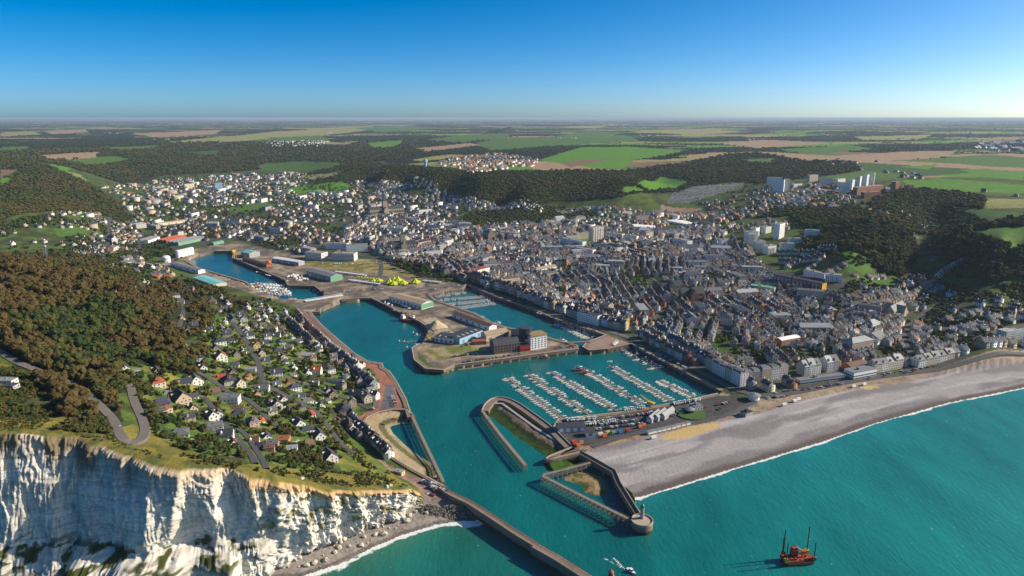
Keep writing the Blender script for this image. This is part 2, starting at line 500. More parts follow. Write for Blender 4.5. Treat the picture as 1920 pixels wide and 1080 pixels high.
FOREST = [  # photograph outlines of woods (traced on the land)
 [(-400,480),(0,478),(70,478),(150,482),(235,500),(262,545),(300,570),(330,620),(345,650),(380,655),(392,690),(375,715),(350,706),(300,690),(225,672),(215,695),(250,715),(268,740),(262,762),(285,790),(262,795),(240,735),(215,740),(232,790),(215,800),(175,760),(100,712),(0,655),(-400,600)],
 [(0,640),(0,662),(60,680),(120,715),(170,742),(205,775),(150,800),(120,780),(60,700),(30,690)],
 [(262,540),(330,520),(420,545),(460,575),(440,590),(400,570),(395,620),(345,640),(300,610)],
 [(-400,285),(0,290),(60,298),(150,335),(215,375),(250,412),(240,420),(180,398),(110,395),(40,400),(0,415),(-400,430)],
 [(0,284),(180,278),(330,262),(420,268),(560,268),(620,276),(700,262),(770,262),(880,255),(960,240),(900,270),(800,285),(740,300),(660,308),(560,318),(480,318),(440,322),(300,328),(230,345),(160,322),(60,300),(0,298)],
 [(560,330),(640,305),(700,306),(800,312),(880,322),(990,320),(1090,318),(1160,320),(1280,306),(1360,290),(1420,285),(1500,300),(1600,305),(1620,320),(1520,335),(1420,345),(1380,340),(1300,350),(1270,362),(1200,362),(1150,372),(1080,376),(1000,384),(940,380),(900,372),(850,362),(760,345),(680,340),(600,350)],
 [(880,398),(960,392),(1060,388),(1120,396),(1120,410),(1040,415),(950,420),(930,430),(860,415)],
 [(1410,410),(1480,390),(1590,385),(1640,395),(1700,420),(1720,470),(1715,500),(1690,500),(1650,470),(1560,460),(1520,430),(1480,405)],
 [(1640,380),(1740,350),(1800,360),(1850,370),(1840,400),(1760,390),(1720,405),(1680,400)],
 [(1750,440),(1800,430),(1850,450),(1920,470),(2100,480),(2100,530),(1920,520),(1860,530),(1800,520),(1745,480)],
 [(1640,350),(1700,352),(1770,362),(1820,400),(1850,420),(1920,410),(2000,415),(1920,424),(1820,432),(1760,440),(1720,440),(1690,420),(1630,400)],
 [(700,480),(790,500),(830,520),(790,522),(740,500)],
 [(985,430),(1040,425),(1060,440),(1040,455),(990,450)],
 [(1500,440),(1560,445),(1640,480),(1690,500),(1700,520),(1660,515),(1620,490),(1560,480),(1510,470)],
]
FO = [W(p) for p in FOREST]
m_for = np.zeros(GX.shape, bool)
for p in FO: m_for |= inpoly(GP, p)

FIELDS = [  # outline, colour name
 ([(478,312),(500,306),(560,302),(652,306),(620,316),(500,320)],'green'),
 ([(300,268),(420,256),(520,246),(680,238),(700,243),(600,254),(440,266)],'hay'),
 ([(500,258),(600,254),(620,262),(520,266)],'green'),
 ([(890,268),(960,258),(1180,256),(1200,264),(1060,272),(920,282)],'green'),
 ([(1010,300),(1090,276),(1180,275),(1290,282),(1240,292),(1190,300),(1170,315),(1110,316)],'bright'),
 ([(1050,306),(1100,298),(1150,298),(1120,303),(1070,314)],'plough'),
 ([(1195,345),(1240,330),(1295,340),(1270,352),(1220,358)],'bright'),
 ([(1165,352),(1190,349),(1212,358),(1172,364)],'bright'),
 ([(0,276),(55,274),(50,281),(0,284)],'green'),([(70,291),(190,284),(180,296),(90,299)],'tan'),
 ([(0,318),(38,318),(20,331),(0,333)],'plough'),([(0,333),(22,333),(20,345),(0,348)],'bright'),
 ([(1690,338),(1760,334),(1900,345),(1980,352),(1920,363),(1800,360),(1720,352)],'bright'),
 ([(1815,434),(1900,424),(2000,422),(2000,450),(1920,460),(1860,446)],'green'),
 ([(1845,372),(2000,368),(2000,392),(1850,391)],'hay'),
 ([(1780,388),(1840,392),(1920,400),(1900,410),(1840,405)],'green'),
 ([(1560,292),(1700,284),(1800,283),(1760,296),(1600,306)],'tan'),
 ([(1720,300),(1850,290),(2000,300),(2000,318),(1850,312)],'green'),
 ([(1800,318),(1850,316),(1920,326),(1920,338),(1840,332)],'bright'),
 ([(530,352),(640,340),(660,348),(640,362),(560,364)],'bright'),
 ([(560,328),(640,320),(625,330),(590,338)],'hay'),
 ([(770,300),(840,290),(870,290),(860,296),(790,302)],'hay'),
 ([(780,278),(880,268),(900,272),(800,284)],'tan'),
 ([(1240,384),(1320,390),(1300,398),(1240,394)],'tan'),
 ([(430,386),(500,378),(520,384),(470,398),(430,398)],'green'),
 ([(100,430),(160,428),(165,442),(110,445)],'green'),
 ([(1070,450),(1130,445),(1130,462),(1085,462)],'bright'),
 ([(1560,472),(1610,476),(1640,490),(1590,490)],'bright'),([(1580,492),(1640,498),(1620,515),(1590,510)],'green'),
 ([(1805,640),(1860,628),(1920,612),(1990,600),(1990,622),(1920,634),(1860,645)],'bright'),
 ([(1740,580),(1785,575),(1770,585)],'bright'),
 ([(80,246),(160,242),(165,248),(100,252)],'tan'),([(240,250),(330,247),(420,243),(400,252),(300,258)],'tan'),([(0,250),(60,246),(80,252),(0,256)],'hay'),([(560,240),(700,236),(690,243),(600,247)],'hay'),([(800,262),(880,252),(960,250),(940,262),(850,268)],'green'),([(990,262),(1100,246),(1180,248),(1120,258)],'green'),([(1180,246),(1300,242),(1400,246),(1300,254)],'hay'),([(200,276),(300,272),(290,279),(210,282)],'green'),([(840,340),(880,338),(890,344),(850,347)],'green'),([(1420,250),(1520,247),(1500,254)],'bright'),([(1600,256),(1750,252),(1720,262),(1620,263)],'hay'),([(1020,238),(1140,235),(1120,241)],'hay'),
 ([(120,300),(210,292),(250,298),(170,310)],'green'),([(690,268),(760,262),(740,276),(700,278)],'bright'),([(660,240),(760,236),(820,240),(720,248)],'green'),([(330,286),(420,280),(400,292)],'dark'),
 ([(1380,300),(1460,296),(1440,306)],'green'),([(1690,312),(1760,308),(1740,318)],'bright'),([(1340,268),(1440,262),(1560,268),(1420,278)],'tan'),([(1460,280),(1600,272),(1640,280),(1520,290)],'green'),([(850,400),(880,398),(880,404)],'green'),
 ([(1620,520),(1690,520),(1680,540),(1630,535)],'green'),([(1470,505),(1510,502),(1500,512)],'bright'),
]
FC = {'green': (.075,.145,.03), 'bright': (.095,.215,.022), 'hay': (.26,.25,.09), 'tan': (.32,.22,.14), 'plough': (.19,.12,.085), 'pale': (.22,.24,.09), 'dark': (.05,.10,.025)}
C = np.zeros(GX.shape + (3,))
def paint(m, c, k=None):
    c = np.array(c, float)
    if k is None: C[m] = c
    else: C[m] = C[m] * (1 - k[m][:, None]) + c * k[m][:, None]

# far country: a patchwork of fields, split again and again
def patchwork(x, y):
    ca, sa = math.cos(.42), math.sin(.42)
    wx = (fbm(x / 900, y / 900, 2, 31) - .5) * 260; wy = (fbm(x / 900, y / 900, 2, 32) - .5) * 260
    X = (x + wx) * ca + (y + wy) * sa; Y = -(x + wx) * sa + (y + wy) * ca
    s1, s2 = 1150., 800.
    i, j = np.floor(X / s1), np.floor(Y / s2)
    fx, fy = X / s1 - i, Y / s2 - j
    idn = (i.astype(np.int64) * 7349 + j.astype(np.int64) * 9151)
    for k in range(2):
        h = (idn * 2654435761 + k * 97) >> 7 & 1023
        sx = (h & 1) == 0; cut = .3 + .4 * ((h >> 3) & 63) / 63.
        v = np.where(sx, fx, fy) > cut
        span = np.where(v, 1 - cut, cut); base = np.where(v, cut, 0)
        fx = np.where(sx, (fx - base) / span, fx); fy = np.where(~sx, (fy - base) / span, fy)
        idn = idn * 3 + v + 1
    return ((idn * 2246822519) >> 9 & 4095) / 4095.
pw = patchwork(GX, GY)
cols = np.array([FC['green'], FC['bright'], FC['hay'], FC['tan'], FC['plough'], FC['pale'], FC['dark'], FC['green'], FC['hay'], FC['bright'], FC['tan']])
C[:] = cols[np.minimum((pw * len(cols)).astype(int), len(cols) - 1)]
wood_n = fbm(GX / 1300 + 3, GY / 800, 4, 51)
def wood_far(x, y):
    w = fbm(x / 1500 + 3, y / 700, 4, 51)
    return (w > np.where(y > 6000, .475, .50))
plateau = (GY > 2300) | (HG > 86)
m_woodfar = (wood_far(GX, GY) | (pw % .091 < .022)) & (GY > 3200) & (HG > 70)
C[m_woodfar] = (.018, .027, .013)
# town and valley ground
valley = ~((GY > 5200) | ((HG > 80) & (GY > 2300)))
gr = fbm(GX / 22, GY / 22, 3, 61)
C[valley] = (.055, .085, .022)
paint(valley, (.08, .12, .025), smooth(.46, .58, gr)); paint(valley, (.05, .055, .028), smooth(.46, .36, gr))
TOWN = [[(870,530),(1130,620),(1190,640),(1350,732),(1480,750),(1613,720),(1700,700),(1920,665),(2300,600),(2300,560),(1920,575),(1800,560),(1730,505),(1620,540),(1540,520),(1440,500),(1330,440),(1300,400),(1150,412),(1040,430),(960,420),(900,400),(760,360),(700,375),(640,440),(640,480),(760,500)],
        [(300,430),(360,400),(420,400),(500,395),(620,390),(760,360),(1000,400),(1100,430),(900,520),(640,520),(560,470),(430,450),(330,470)]]
TW = [W(p) for p in TOWN]
m_town = np.zeros(GX.shape, bool)
for p in TW: m_town |= inpoly(GP, p)
paint(m_town, (.085, .082, .078)); paint(m_town & (gr > .60), (.06, .085, .03)); paint(m_town & (fbm(GX / 55, GY / 55, 2, 140) < .29), (.055, .085, .025))
PORT = [[(300,498),(345,470),(440,452),(520,470),(660,490),(780,515),(875,535),(1130,625),(1190,642),(1350,735),(1480,765),(1107,845),(1020,860),(900,760),(770,650),(560,600),(560,575),(500,560),(450,545),(370,515)]]
PO = [W(p, QZ) for p in PORT]
m_port = mask(PO[0])
pn = fbm(GX / 14, GY / 14, 3, 77)
paint(m_port, (.23, .18, .135)); paint(m_port, (.13, .11, .095), smooth(.48, .60, pn)); paint(m_port, (.34, .28, .20), smooth(.42, .30, pn))
def zone(poly, c, z=None, n=0, c2=None, thr=.5, sc_=18):
    m = mask(W(poly, z))
    paint(m, c)
    if c2 is not None: paint(m, c2, smooth(thr - .07, thr + .07, fbm(GX / sc_, GY / sc_, 4, n)) * .9)
    return m
zone([(735,492),(700,486),(590,486),(560,492),(600,505),(700,512),(780,522),(790,512)], (.17,.15,.04), None, 5, (.30,.25,.12))
# open hillside: short dry grass on the cliff, gardens in the village
DRY = (.185, .155, .035)
zone([(-500,760),(0,680),(60,700),(150,770),(210,800),(235,800),(262,790),(290,815),(330,840),(380,850),(460,870),(560,880),(640,885),(700,880),(735,885),(790,930),(700,925),(600,930),(470,900),(400,885),(270,870),(0,830),(-500,800)], DRY, None, 7, (.115,.115,.028), .5, 20)
m_vil = zone([(225,670),(300,690),(350,706),(375,715),(395,690),(380,650),(350,610),(420,570),(500,560),(570,590),(640,650),(690,690),(730,720),(720,760),(690,790),(640,770),(640,840),(730,880),(700,880),(640,870),(560,880),(460,860),(380,850),(330,840),(290,815),(262,790),(290,780),(262,740),(240,700)], (.075,.135,.028), None, 8, (.16,.165,.04), .56, 15)
paint(m_vil, (.05, .06, .025), smooth(.52, .66, fbm(GX / 9, GY / 9, 3, 91)))
zone([(630,790),(650,830),(700,860),(735,890),(790,930),(740,925),(700,900),(640,880),(610,840)], (.18,.165,.035), None, 7, (.10,.13,.03), .5, 12)
zone([(0,700),(40,690),(60,700),(80,740),(130,780),(60,790),(0,780)], (.11,.13,.03), None, 9, (.055,.065,.03), .45, 22)
zone([(300,690),(330,706),(380,730),(395,745),(350,735),(310,726),(280,700)], (.20,.19,.035), None)
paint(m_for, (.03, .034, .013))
for pl, cn in FIELDS: paint(mask(W(pl)), FC[cn])
# promenade, car parks, red paths
zone([(790,662),(797,652),(860,646),(910,644),(915,658),(860,668),(820,674)], (.32,.26,.15), QZ, 3, (.15,.16,.04), .56, 9)
zone([(795,655),(805,652),(830,668),(822,672)], (.20,.17,.06), QZ); zone([(832,652),(885,648),(888,656),(845,662)], (.16,.18,.05), QZ)
zone([(780,600),(815,592),(835,606),(845,622),(815,625),(790,608)], (.38,.31,.22), QZ)
zone([(855,676),(1085,650),(1080,655),(917,674),(850,683)], (.16,.13,.11), QZ)
m_prom = zone([(1107,843),(1150,832),(1207,820),(1280,803),(1403,780),(1513,748),(1680,719),(1830,690),(1920,676),(2300,620),(2300,600),(1920,660),(1780,688),(1620,708),(1500,738),(1420,748),(1420,770),(1280,795),(1070,838)], (.34,.26,.185), 6.0, 12, (.26,.20,.15), .52, 9)
zone([(1047,795),(1160,778),(1290,752),(1345,740),(1400,742),(1410,755),(1350,778),(1260,795),(1100,835),(1072,834)], (.075,.073,.072), 6.0)
zone([(1107,843),(1207,818),(1280,801),(1290,796),(1210,808),(1110,832),(1085,838)], (.36,.25,.16), 6.0, 6, (.24,.13,.09), .5, 7)
RED = (.33,.145,.10)
zone([(566,586),(583,584),(600,606),(640,641),(690,677),(717,681),(719,689),(731,696),(744,716),(752,740),(764,766),(742,766),(718,771),(700,778),(690,790),(684,812),(700,836),(678,820),(664,800),(668,782),(690,770),(706,760),(712,745),(712,715),(700,695),(668,680),(640,655),(600,618)], RED, 6.0)
zone([(722,722),(737,722),(742,745),(735,765),(712,768),(718,750)], (.14,.14,.145), 6.0)
zone([(700,855),(760,885),(832,911),(887,941),(800,944),(783,917),(745,893),(715,870)], (.24,.16,.13), 6.0)
# sand, pebbles, wet edge
pebn = fbm(GX / 60, GY / 8, 3, 21)
PEB = (.34,.31,.31)
paint(m_beach | (m_sea & (d_sea < 30)), PEB)
band = .5 + .5 * np.sin(d_sea * .17 + (fbm(GX / 50, GY / 50, 2, 2) - .5) * 5)
paint(m_beach, (.20,.185,.19), .9 * smooth(.38, .78, band * .6 + pebn * .42)); paint(m_beach, (.48,.44,.44), .6 * smooth(.52, .68, fbm(GX / 70 + 9, d_sea / 7, 3, 33)))
paint(m_beach, (.12,.095,.085), smooth(11, 4, d_sea + 5 * (fbm(GX / 25, GY / 25, 2, 72) - .5)))
zone([(1237,818),(1280,804),(1340,792),(1357,800),(1320,812),(1280,824),(1245,826)], (.52,.38,.17), 5.0)
zone([(1612,727),(1640,722),(1648,727),(1625,731)], (.50,.38,.17), 5.0)
paint(m_front, (.27,.235,.21)); paint(m_front & (d_lw < 3.5) & ~left_water, (.16,.13,.12))
paint(m_bb, (.36,.28,.17)); paint(m_bb & (bbz < 2.4) & (bbz > 1.0), (.13,.12,.05)); paint(m_bb & (bbz < 1.0), (.34,.30,.18))
paint(m_mb, (.20,.15,.12)); paint(m_mb & (TZ < 3.0), (.035,.05,.015)); paint(m_mb & (TZ < 1.6), (.05,.09,.02)); paint(m_mb & (TZ < -.3), (.05,.06,.04))
paint(m_alg, (.05,.11,.015)); paint(m_alg & (pn > .58), (.03,.035,.015)); paint(m_tb, (.30,.22,.11)); paint(m_tb & (pn > .6), (.10,.11,.03))

# ------------------------------------------------------------------ the land mesh
drop_faces = None
ii = np.arange(NR * NU).reshape(NR, NU)
quad = np.stack([ii[:-1, :-1], ii[:-1, 1:], ii[1:, 1:], ii[1:, :-1]], -1).reshape(-1, 4)
uw = (m_channel | m_dark | m_sea)          # leave out what lies deep under water
dead = (uw & (TZ < -6.5))
dq = dead[:-1, :-1] & dead[:-1, 1:] & dead[1:, 1:] & dead[1:, :-1]
quad = quad[~dq.reshape(-1)]

def land_material():
    m, n, b = new_mat('land')
    a = N(n, 'ShaderNodeVertexColor', layer_name='Col')
    g = N(n, 'ShaderNodeNewGeometry')
    n1 = N(n, 'ShaderNodeTexNoise', Scale=.35, Detail=5.0, Roughness=.62)
    n2 = N(n, 'ShaderNodeTexNoise', Scale=.07, Detail=6.0, Roughness=.68)
    for x in (n1, n2): n.links.new(g.outputs['Position'], x.inputs['Vector'])
    s = N(n, 'ShaderNodeMath', operation='ADD')
    n.links.new(n1.outputs['Fac'], s.inputs[0]); n.links.new(n2.outputs['Fac'], s.inputs[1])
    mr = N(n, 'ShaderNodeMapRange')
    mr.inputs['From Min'].default_value = .7; mr.inputs['From Max'].default_value = 1.3
    mr.inputs['To Min'].default_value = .62; mr.inputs['To Max'].default_value = 1.40
    n.links.new(s.outputs[0], mr.inputs['Value'])
    mx = N(n, 'ShaderNodeMix', data_type='RGBA', blend_type='MULTIPLY'); mx.inputs[0].default_value = 1
    n.links.new(a.outputs['Color'], mx.inputs[6]); n.links.new(mr.outputs[0], mx.inputs[7]); n.links.new(a.outputs['Alpha'], mx.inputs[0])
    n.links.new(mx.outputs[2], b.inputs['Base Color'])
    b.inputs['Roughness'].default_value = .95; b.inputs['Specular IOR Level'].default_value = .1
    bp = N(n, 'ShaderNodeBump', Strength=.5, Distance=1.2)
    n.links.new(n1.outputs['Fac'], bp.inputs['Height']); n.links.new(bp.outputs[0], b.inputs['Normal'])
    return m
M_land = land_material()
V = np.stack([GX, GY, TZ], -1).reshape(-1, 3)
AL = np.ones(GX.shape); AL[m_beach | m_sea] = .25
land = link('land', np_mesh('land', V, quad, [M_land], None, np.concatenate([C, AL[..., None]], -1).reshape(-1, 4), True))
tag(land, kind='structure')

# ------------------------------------------------------------------ the water
def water_material():
    m, n, b = new_mat('water')
    a = N(n, 'ShaderNodeVertexColor', layer_name='Col')      # colour of the water body
    fo = N(n, 'ShaderNodeAttribute', attribute_name='foam')
    g = N(n, 'ShaderNodeNewGeometry')
    sp = N(n, 'ShaderNodeTexNoise', Scale=.09, Detail=6.0, Roughness=.72)
    sp.inputs['Distortion'].default_value = .6
    n.links.new(g.outputs['Position'], sp.inputs['Vector'])
    mp = N(n, 'ShaderNodeMapping'); mp.inputs['Rotation'].default_value = (0, 0, .6); mp.inputs['Scale'].default_value = (.34, .11, .2)
    n.links.new(g.outputs['Position'], mp.inputs[0])
    wv = N(n, 'ShaderNodeTexNoise', Scale=1.0, Detail=5.0, Roughness=.65)
    n.links.new(mp.outputs[0], wv.inputs['Vector'])
    big = N(n, 'ShaderNodeTexNoise', Scale=1.0, Detail=7.0, Roughness=.62)
    mpb = N(n, 'ShaderNodeMapping'); mpb.inputs['Rotation'].default_value = (0, 0, .5); mpb.inputs['Scale'].default_value = (.016, .006, .01)
    n.links.new(g.outputs['Position'], mpb.inputs[0]); n.links.new(mpb.outputs[0], big.inputs['Vector'])
    mr = N(n, 'ShaderNodeMapRange'); mr.inputs['From Min'].default_value = .3; mr.inputs['From Max'].default_value = .7
    mr.inputs['To Min'].default_value = .70; mr.inputs['To Max'].default_value = 1.32
    n.links.new(big.outputs['Fac'], mr.inputs['Value'])
    mx = N(n, 'ShaderNodeMix', data_type='RGBA', blend_type='MULTIPLY'); mx.inputs[0].default_value = 1
    n.links.new(a.outputs['Color'], mx.inputs[6]); n.links.new(mr.outputs[0], mx.inputs[7])
    # foam: where the attribute beats the noise
    sub = N(n, 'ShaderNodeMath', operation='SUBTRACT'); n.links.new(fo.outputs['Fac'], sub.inputs[0]); n.links.new(sp.outputs['Fac'], sub.inputs[1])
    mul = N(n, 'ShaderNodeMath', operation='MULTIPLY', use_clamp=True); n.links.new(sub.outputs[0], mul.inputs[0]); mul.inputs[1].default_value = 9.0
    # little whitecaps out at sea
    wc = N(n, 'ShaderNodeTexNoise', Scale=.34, Detail=2.0, Roughness=.6); n.links.new(g.outputs['Position'], wc.inputs['Vector'])
    mc = N(n, 'ShaderNodeMapRange'); mc.inputs['From Min'].default_value = .69; mc.inputs['From Max'].default_value = .92
    mc.inputs['To Max'].default_value = .8
    n.links.new(wc.outputs['Fac'], mc.inputs['Value'])
    m3 = N(n, 'ShaderNodeMath', operation='MAXIMUM'); n.links.new(mul.outputs[0], m3.inputs[0]); n.links.new(mc.outputs[0], m3.inputs[1])
    m4 = N(n, 'ShaderNodeMix', data_type='RGBA'); n.links.new(m3.outputs[0], m4.inputs[0])
    n.links.new(mx.outputs[2], m4.inputs[6]); m4.inputs[7].default_value = (.75, .77, .75, 1)
    n.links.new(m4.outputs[2], b.inputs['Base Color'])
    rr = N(n, 'ShaderNodeMapRange'); rr.inputs['To Min'].default_value = .16; rr.inputs['To Max'].default_value = .8
    n.links.new(m3.outputs[0], rr.inputs['Value']); n.links.new(rr.outputs[0], b.inputs['Roughness'])
    b.inputs['IOR'].default_value = 1.33
    cd = N(n, 'ShaderNodeMath', operation='MULTIPLY'); n.links.new(fo.outputs['Fac'], cd.inputs[0]); cd.inputs[1].default_value = 1.0
    bp = N(n, 'ShaderNodeBump', Strength=.55, Distance=1.0)
    n.links.new(wv.outputs['Fac'], bp.inputs['Height']); n.links.new(bp.outputs[0], b.inputs['Normal'])
    return m
M_water = water_material()
sw = (slice(None, None, 1), slice(None, None, 1))
WR = YR < 1750
nwr = int(WR.sum())
wx, wy = GX[:nwr:1], GY[:nwr:1]
wP = np.stack([wx, wy], -1)
dsea = dist_line(wP, wSEAL); dleft = dist_line(wP, wLWL)
foam = np.zeros(wx.shape)
pulse = fbm(wx / 30, wy / 30, 3, 41)
insea = inpoly(wP, sea_poly)
foam = np.maximum(foam, np.where(insea | m_beach[:nwr], .24 + .62 * np.exp(-(dsea / (.7 + 7.5 * pulse ** 2)) ** 2), 0))
openleft = inpoly(wP, np.concatenate([wLWL, arr((60, 480), (60, 300), (-900, 300))]))
foam = np.maximum(foam, np.where(left_water[:nwr] & (wx < 5), .24 + .60 * np.exp(-(dleft / (2 + 9 * pulse)) ** 2), 0))
# the speedboat's wake
wk0, wk1 = np.array(F1(1176, 1071)), np.array(F1(1128, 1036))
dw = wk1 - wk0; Lw = np.hypot(*dw); dw /= Lw
tt = (wP - wk0) @ dw; ss = (wP - wk0) @ np.array([-dw[1], dw[0]])
vee = np.exp(-((np.abs(ss) - tt * .16) / (.7 + tt * .035)) ** 2) * (tt > 0) * np.clip(1 - tt / (Lw * 1.15), 0, 1)
foam = np.maximum(foam, np.where(vee > .03, .30 + .5 * vee, 0))
deep = np.array((.003, .118, .117)); 
wc_ = np.broadcast_to(deep, wx.shape + (3,)).copy()
def tint(m, c, k):
    k = np.clip(k, 0, 1)[..., None] * m[..., None]
    wc_[:] = wc_ * (1 - k) + np.array(c) * k
tint(insea, (.02, .185, .185), np.exp(-dsea / 18) * .8)
tint(insea, (.010, .205, .190), smooth(-50, 400, wx) * .8)
tint(left_water[:nwr], (.03, .17, .10), np.exp(-dleft / 45) * .9)
tint(left_water[:nwr], (.16, .17, .11), np.exp(-dleft / 6) * .7)
tint(left_water[:nwr], (.01, .125, .105), np.ones(wx.shape) * .5)
tint(m_dark[:nwr], (.002, .055, .125), np.clip(smooth(520, 400, project(wx, wy, 0)[0]) + .25, 0, 1))
tint((wy > 700), (.002, .105, .115), smooth(700, 1150, wy) * .8)
tint(m_bb[:nwr], (.003, .07, .10), np.ones(wx.shape) * .5)
qi = np.arange(nwr * NU).reshape(nwr, NU)
wq = np.stack([qi[:-1, :-1], qi[:-1, 1:], qi[1:, 1:], qi[1:, :-1]], -1)
keep = (uw | m_bb | m_mb | m_tb | m_alg | m_front)[:nwr] & ~(TZ[:nwr] > 2.5)
kq = keep[:-1, :-1] | keep[:-1, 1:] | keep[1:, 1:] | keep[1:, :-1]
wq = wq[kq]
used, inv = np.unique(wq, return_inverse=True)
WV = np.stack([wx, wy, np.zeros(wx.shape)], -1).reshape(-1, 3)[used]
wme = np_mesh('sea_water', WV, inv.reshape(-1, 4), [M_water], None, wc_.reshape(-1, 3)[used], True)
fa = wme.attributes.new('foam', 'FLOAT', 'POINT'); fa.data.foreach_set('value', foam.reshape(-1)[used].astype(np.float32))
tag(link('sea_water', wme), kind='structure')
# ------------------------------------------------------------------ the chalk cliff
def resample(line, n):
    line = np.asarray(line, float)
    s = np.concatenate([[0], np.cumsum(np.hypot(*(line[1:] - line[:-1])[:, :2].T))])
    q = np.linspace(0, s[-1], n)
    return np.stack([np.interp(q, s, line[:, k]) for k in range(line.shape[1])], -1), q
NS, NT = 900, 170
topz = CTa[:, 2]
tline, sq = resample(np.column_stack([wCT, topz]), NS)
fl = wCF
# foot point nearest in projection: resample foot by same share
foot, _ = resample(np.column_stack([fl, np.full(len(fl), 0.0)]), 400)
FOOTM = []
for p in tline:
    FOOTM.append(np.argmin(np.hypot(foot[:, 0] - p[0] - 4, (foot[:, 1] - p[1]) * .3)))
ft = foot[np.array(FOOTM)][:, :2]
def sm(a, k):
    kk = np.ones(k) / k
    return np.stack([np.convolve(np.pad(a[:, i], k // 2, mode='edge'), kk, 'valid')[:len(a)] for i in range(a.shape[1])], -1)
ft = sm(ft, 21)
tg = np.gradient(sm(tline[:, :2], 15), axis=0); tg /= np.linalg.norm(tg, axis=1)[:, None]
nrm = np.stack([tg[:, 1], -tg[:, 0]], -1)
T = np.linspace(0, 1, NT)
S = sq[:, None] + 0 * T[None, :]
# big buttresses: position along the face (in photograph columns), width, reach
sx_px = project(tline[:, 0], tline[:, 1], tline[:, 2])[0]
P = sx_px[:, None] + 0 * T[None, :]
TT = T[None, :] + 0 * S
Hh = tline[:, 2][:, None]
Zm = Hh * (1 - TT)
def ridge(c, w, a, t0, t1, skew=0, sharp=1.3):
    """a buttress that stands out from the face, its lit flank towards the right"""
    cc = c + skew * TT
    q = (P - cc) / w
    prof = np.where(q < 0, np.exp(-(-q * .55) ** sharp), np.exp(-(q * 2.6) ** sharp))
    return a * prof * smooth(t0, t0 + .12, TT) * (1 - .6 * smooth(t1, t1 + .15, TT))
D = np.zeros_like(P)
D += ridge(300, 60, 11, -.3, .72, -30) + ridge(345, 30, 7, -.3, .5, -50) + ridge(400, 34, 7, -.3, .35, -10) + ridge(325, 45, 17, .62, 1.1, 0) + ridge(410, 40, 15, .62, 1.1, 6)
D += ridge(185, 45, 9, .62, 1.1, 30) + ridge(80, 60, 10, .72, 1.1, 20) + ridge(480, 30, 6, -.3, .9, 10) + ridge(520, 30, 5, -.3, .95, 0)
D += ridge(560, 30, 5, -.3, .8, 0) + ridge(610, 30, 6, -.3, .8, 0) + ridge(660, 26, 5, -.3, .8, 0) + ridge(705, 22, 4, -.3, .8, 0) + ridge(745, 18, 4, -.3, .8, 0)
rid = lambda x, y, s: 1 - np.abs(2 * vnoise(x, y, s) - 1)
rightpart = smooth(440, 520, P); SW = S + 9 * (fbm(S / 25, TT * 5, 3, 61) - .5); rk = .34 + .34 * rightpart + .6 * smooth(.55, .7, TT)
D += 6.0 * (rid(SW / 24, TT * 1.6, 3) - .5) * (1 - .35 * TT) + rk * (2.6 * (rid(SW / 7.5, TT * 5, 4) - .5) + 1.4 * (rid(SW / 2.8, TT * 16, 5) - .5)) + .8 * (fbm(S / 2, Zm / 2.5, 3, 6) - .5)
rightpart = smooth(440, 520, P)
D += 1.5 * (rid(S / 1.5, TT * 14, 35) - .5) + 1.6 * (rid(S / 4, TT * 22, 36) - .5) * smooth(.4, .6, fbm(S / 25, TT * 4, 2, 37))
fac = np.floor(S / 9 + 1.6 * fbm(S / 40, TT * 3, 2, 44) * 3); D += 3.2 * (vnoise(fac * 7.3, np.floor(TT * 3.2 + vnoise(fac, fac * 0, 3)) * 3.1, 45) - .5)
D += rightpart * (2.0 * (rid(S / 4.2, TT * 4 + S / 30, 7) - .5) + 1.4 * (rid(S / 9, TT * 6, 8) - .4))
# scalloped gullies along the left rim
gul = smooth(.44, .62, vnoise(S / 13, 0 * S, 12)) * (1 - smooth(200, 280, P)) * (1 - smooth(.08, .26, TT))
D -= 16 * gul
# a ledge with plants two thirds down
ledge = smooth(.60, .66, TT + .04 * (fbm(S / 20, 0 * S, 3, 14) - .5) * 4) * (1 - smooth(470, 520, P))
D += 5 * ledge * (.4 + fbm(S / 12, TT * 2, 2, 15))
D += 1.0 * (np.sin(Zm * 1.4 + 3 * fbm(S / 30, Zm / 30, 2, 2)) > .86) * (fbm(S / 10, Zm / 4, 2, 19) > .4) * .35
D = np.where(D < 0, D * (1 - .95 * smooth(.965, 1.0, 1 - TT)), D * (1 - .15 * smooth(.985, 1.0, 1 - TT)))
D -= 5.5 * rightpart * smooth(.25, 1, TT)
D *= smooth(795, 770, P) * .8 + .2
top_in = 2.0
lw_ = .45 * TT / .6 * (TT < .6) + (TT >= .6) * (.45 + .15 * smooth(.6, .69, TT) + .40 * np.clip((TT - .69) / .31, 0, 1))
lq = 1 - smooth(440, 540, P)
WT = TT * (1 - lq) + lw_ * lq
bx_ = tline[:, None, 0] * (1 - WT) + ft[:, None, 0] * WT
by_ = tline[:, None, 1] * (1 - WT) + ft[:, None, 1] * WT
lean = np.stack([bx_ + nrm[:, 0:1] * D, by_ + nrm[:, 1:2] * D], -1)
CV = np.concatenate([lean, Zm[..., None] - 1.0 * TT[..., None]], -1)
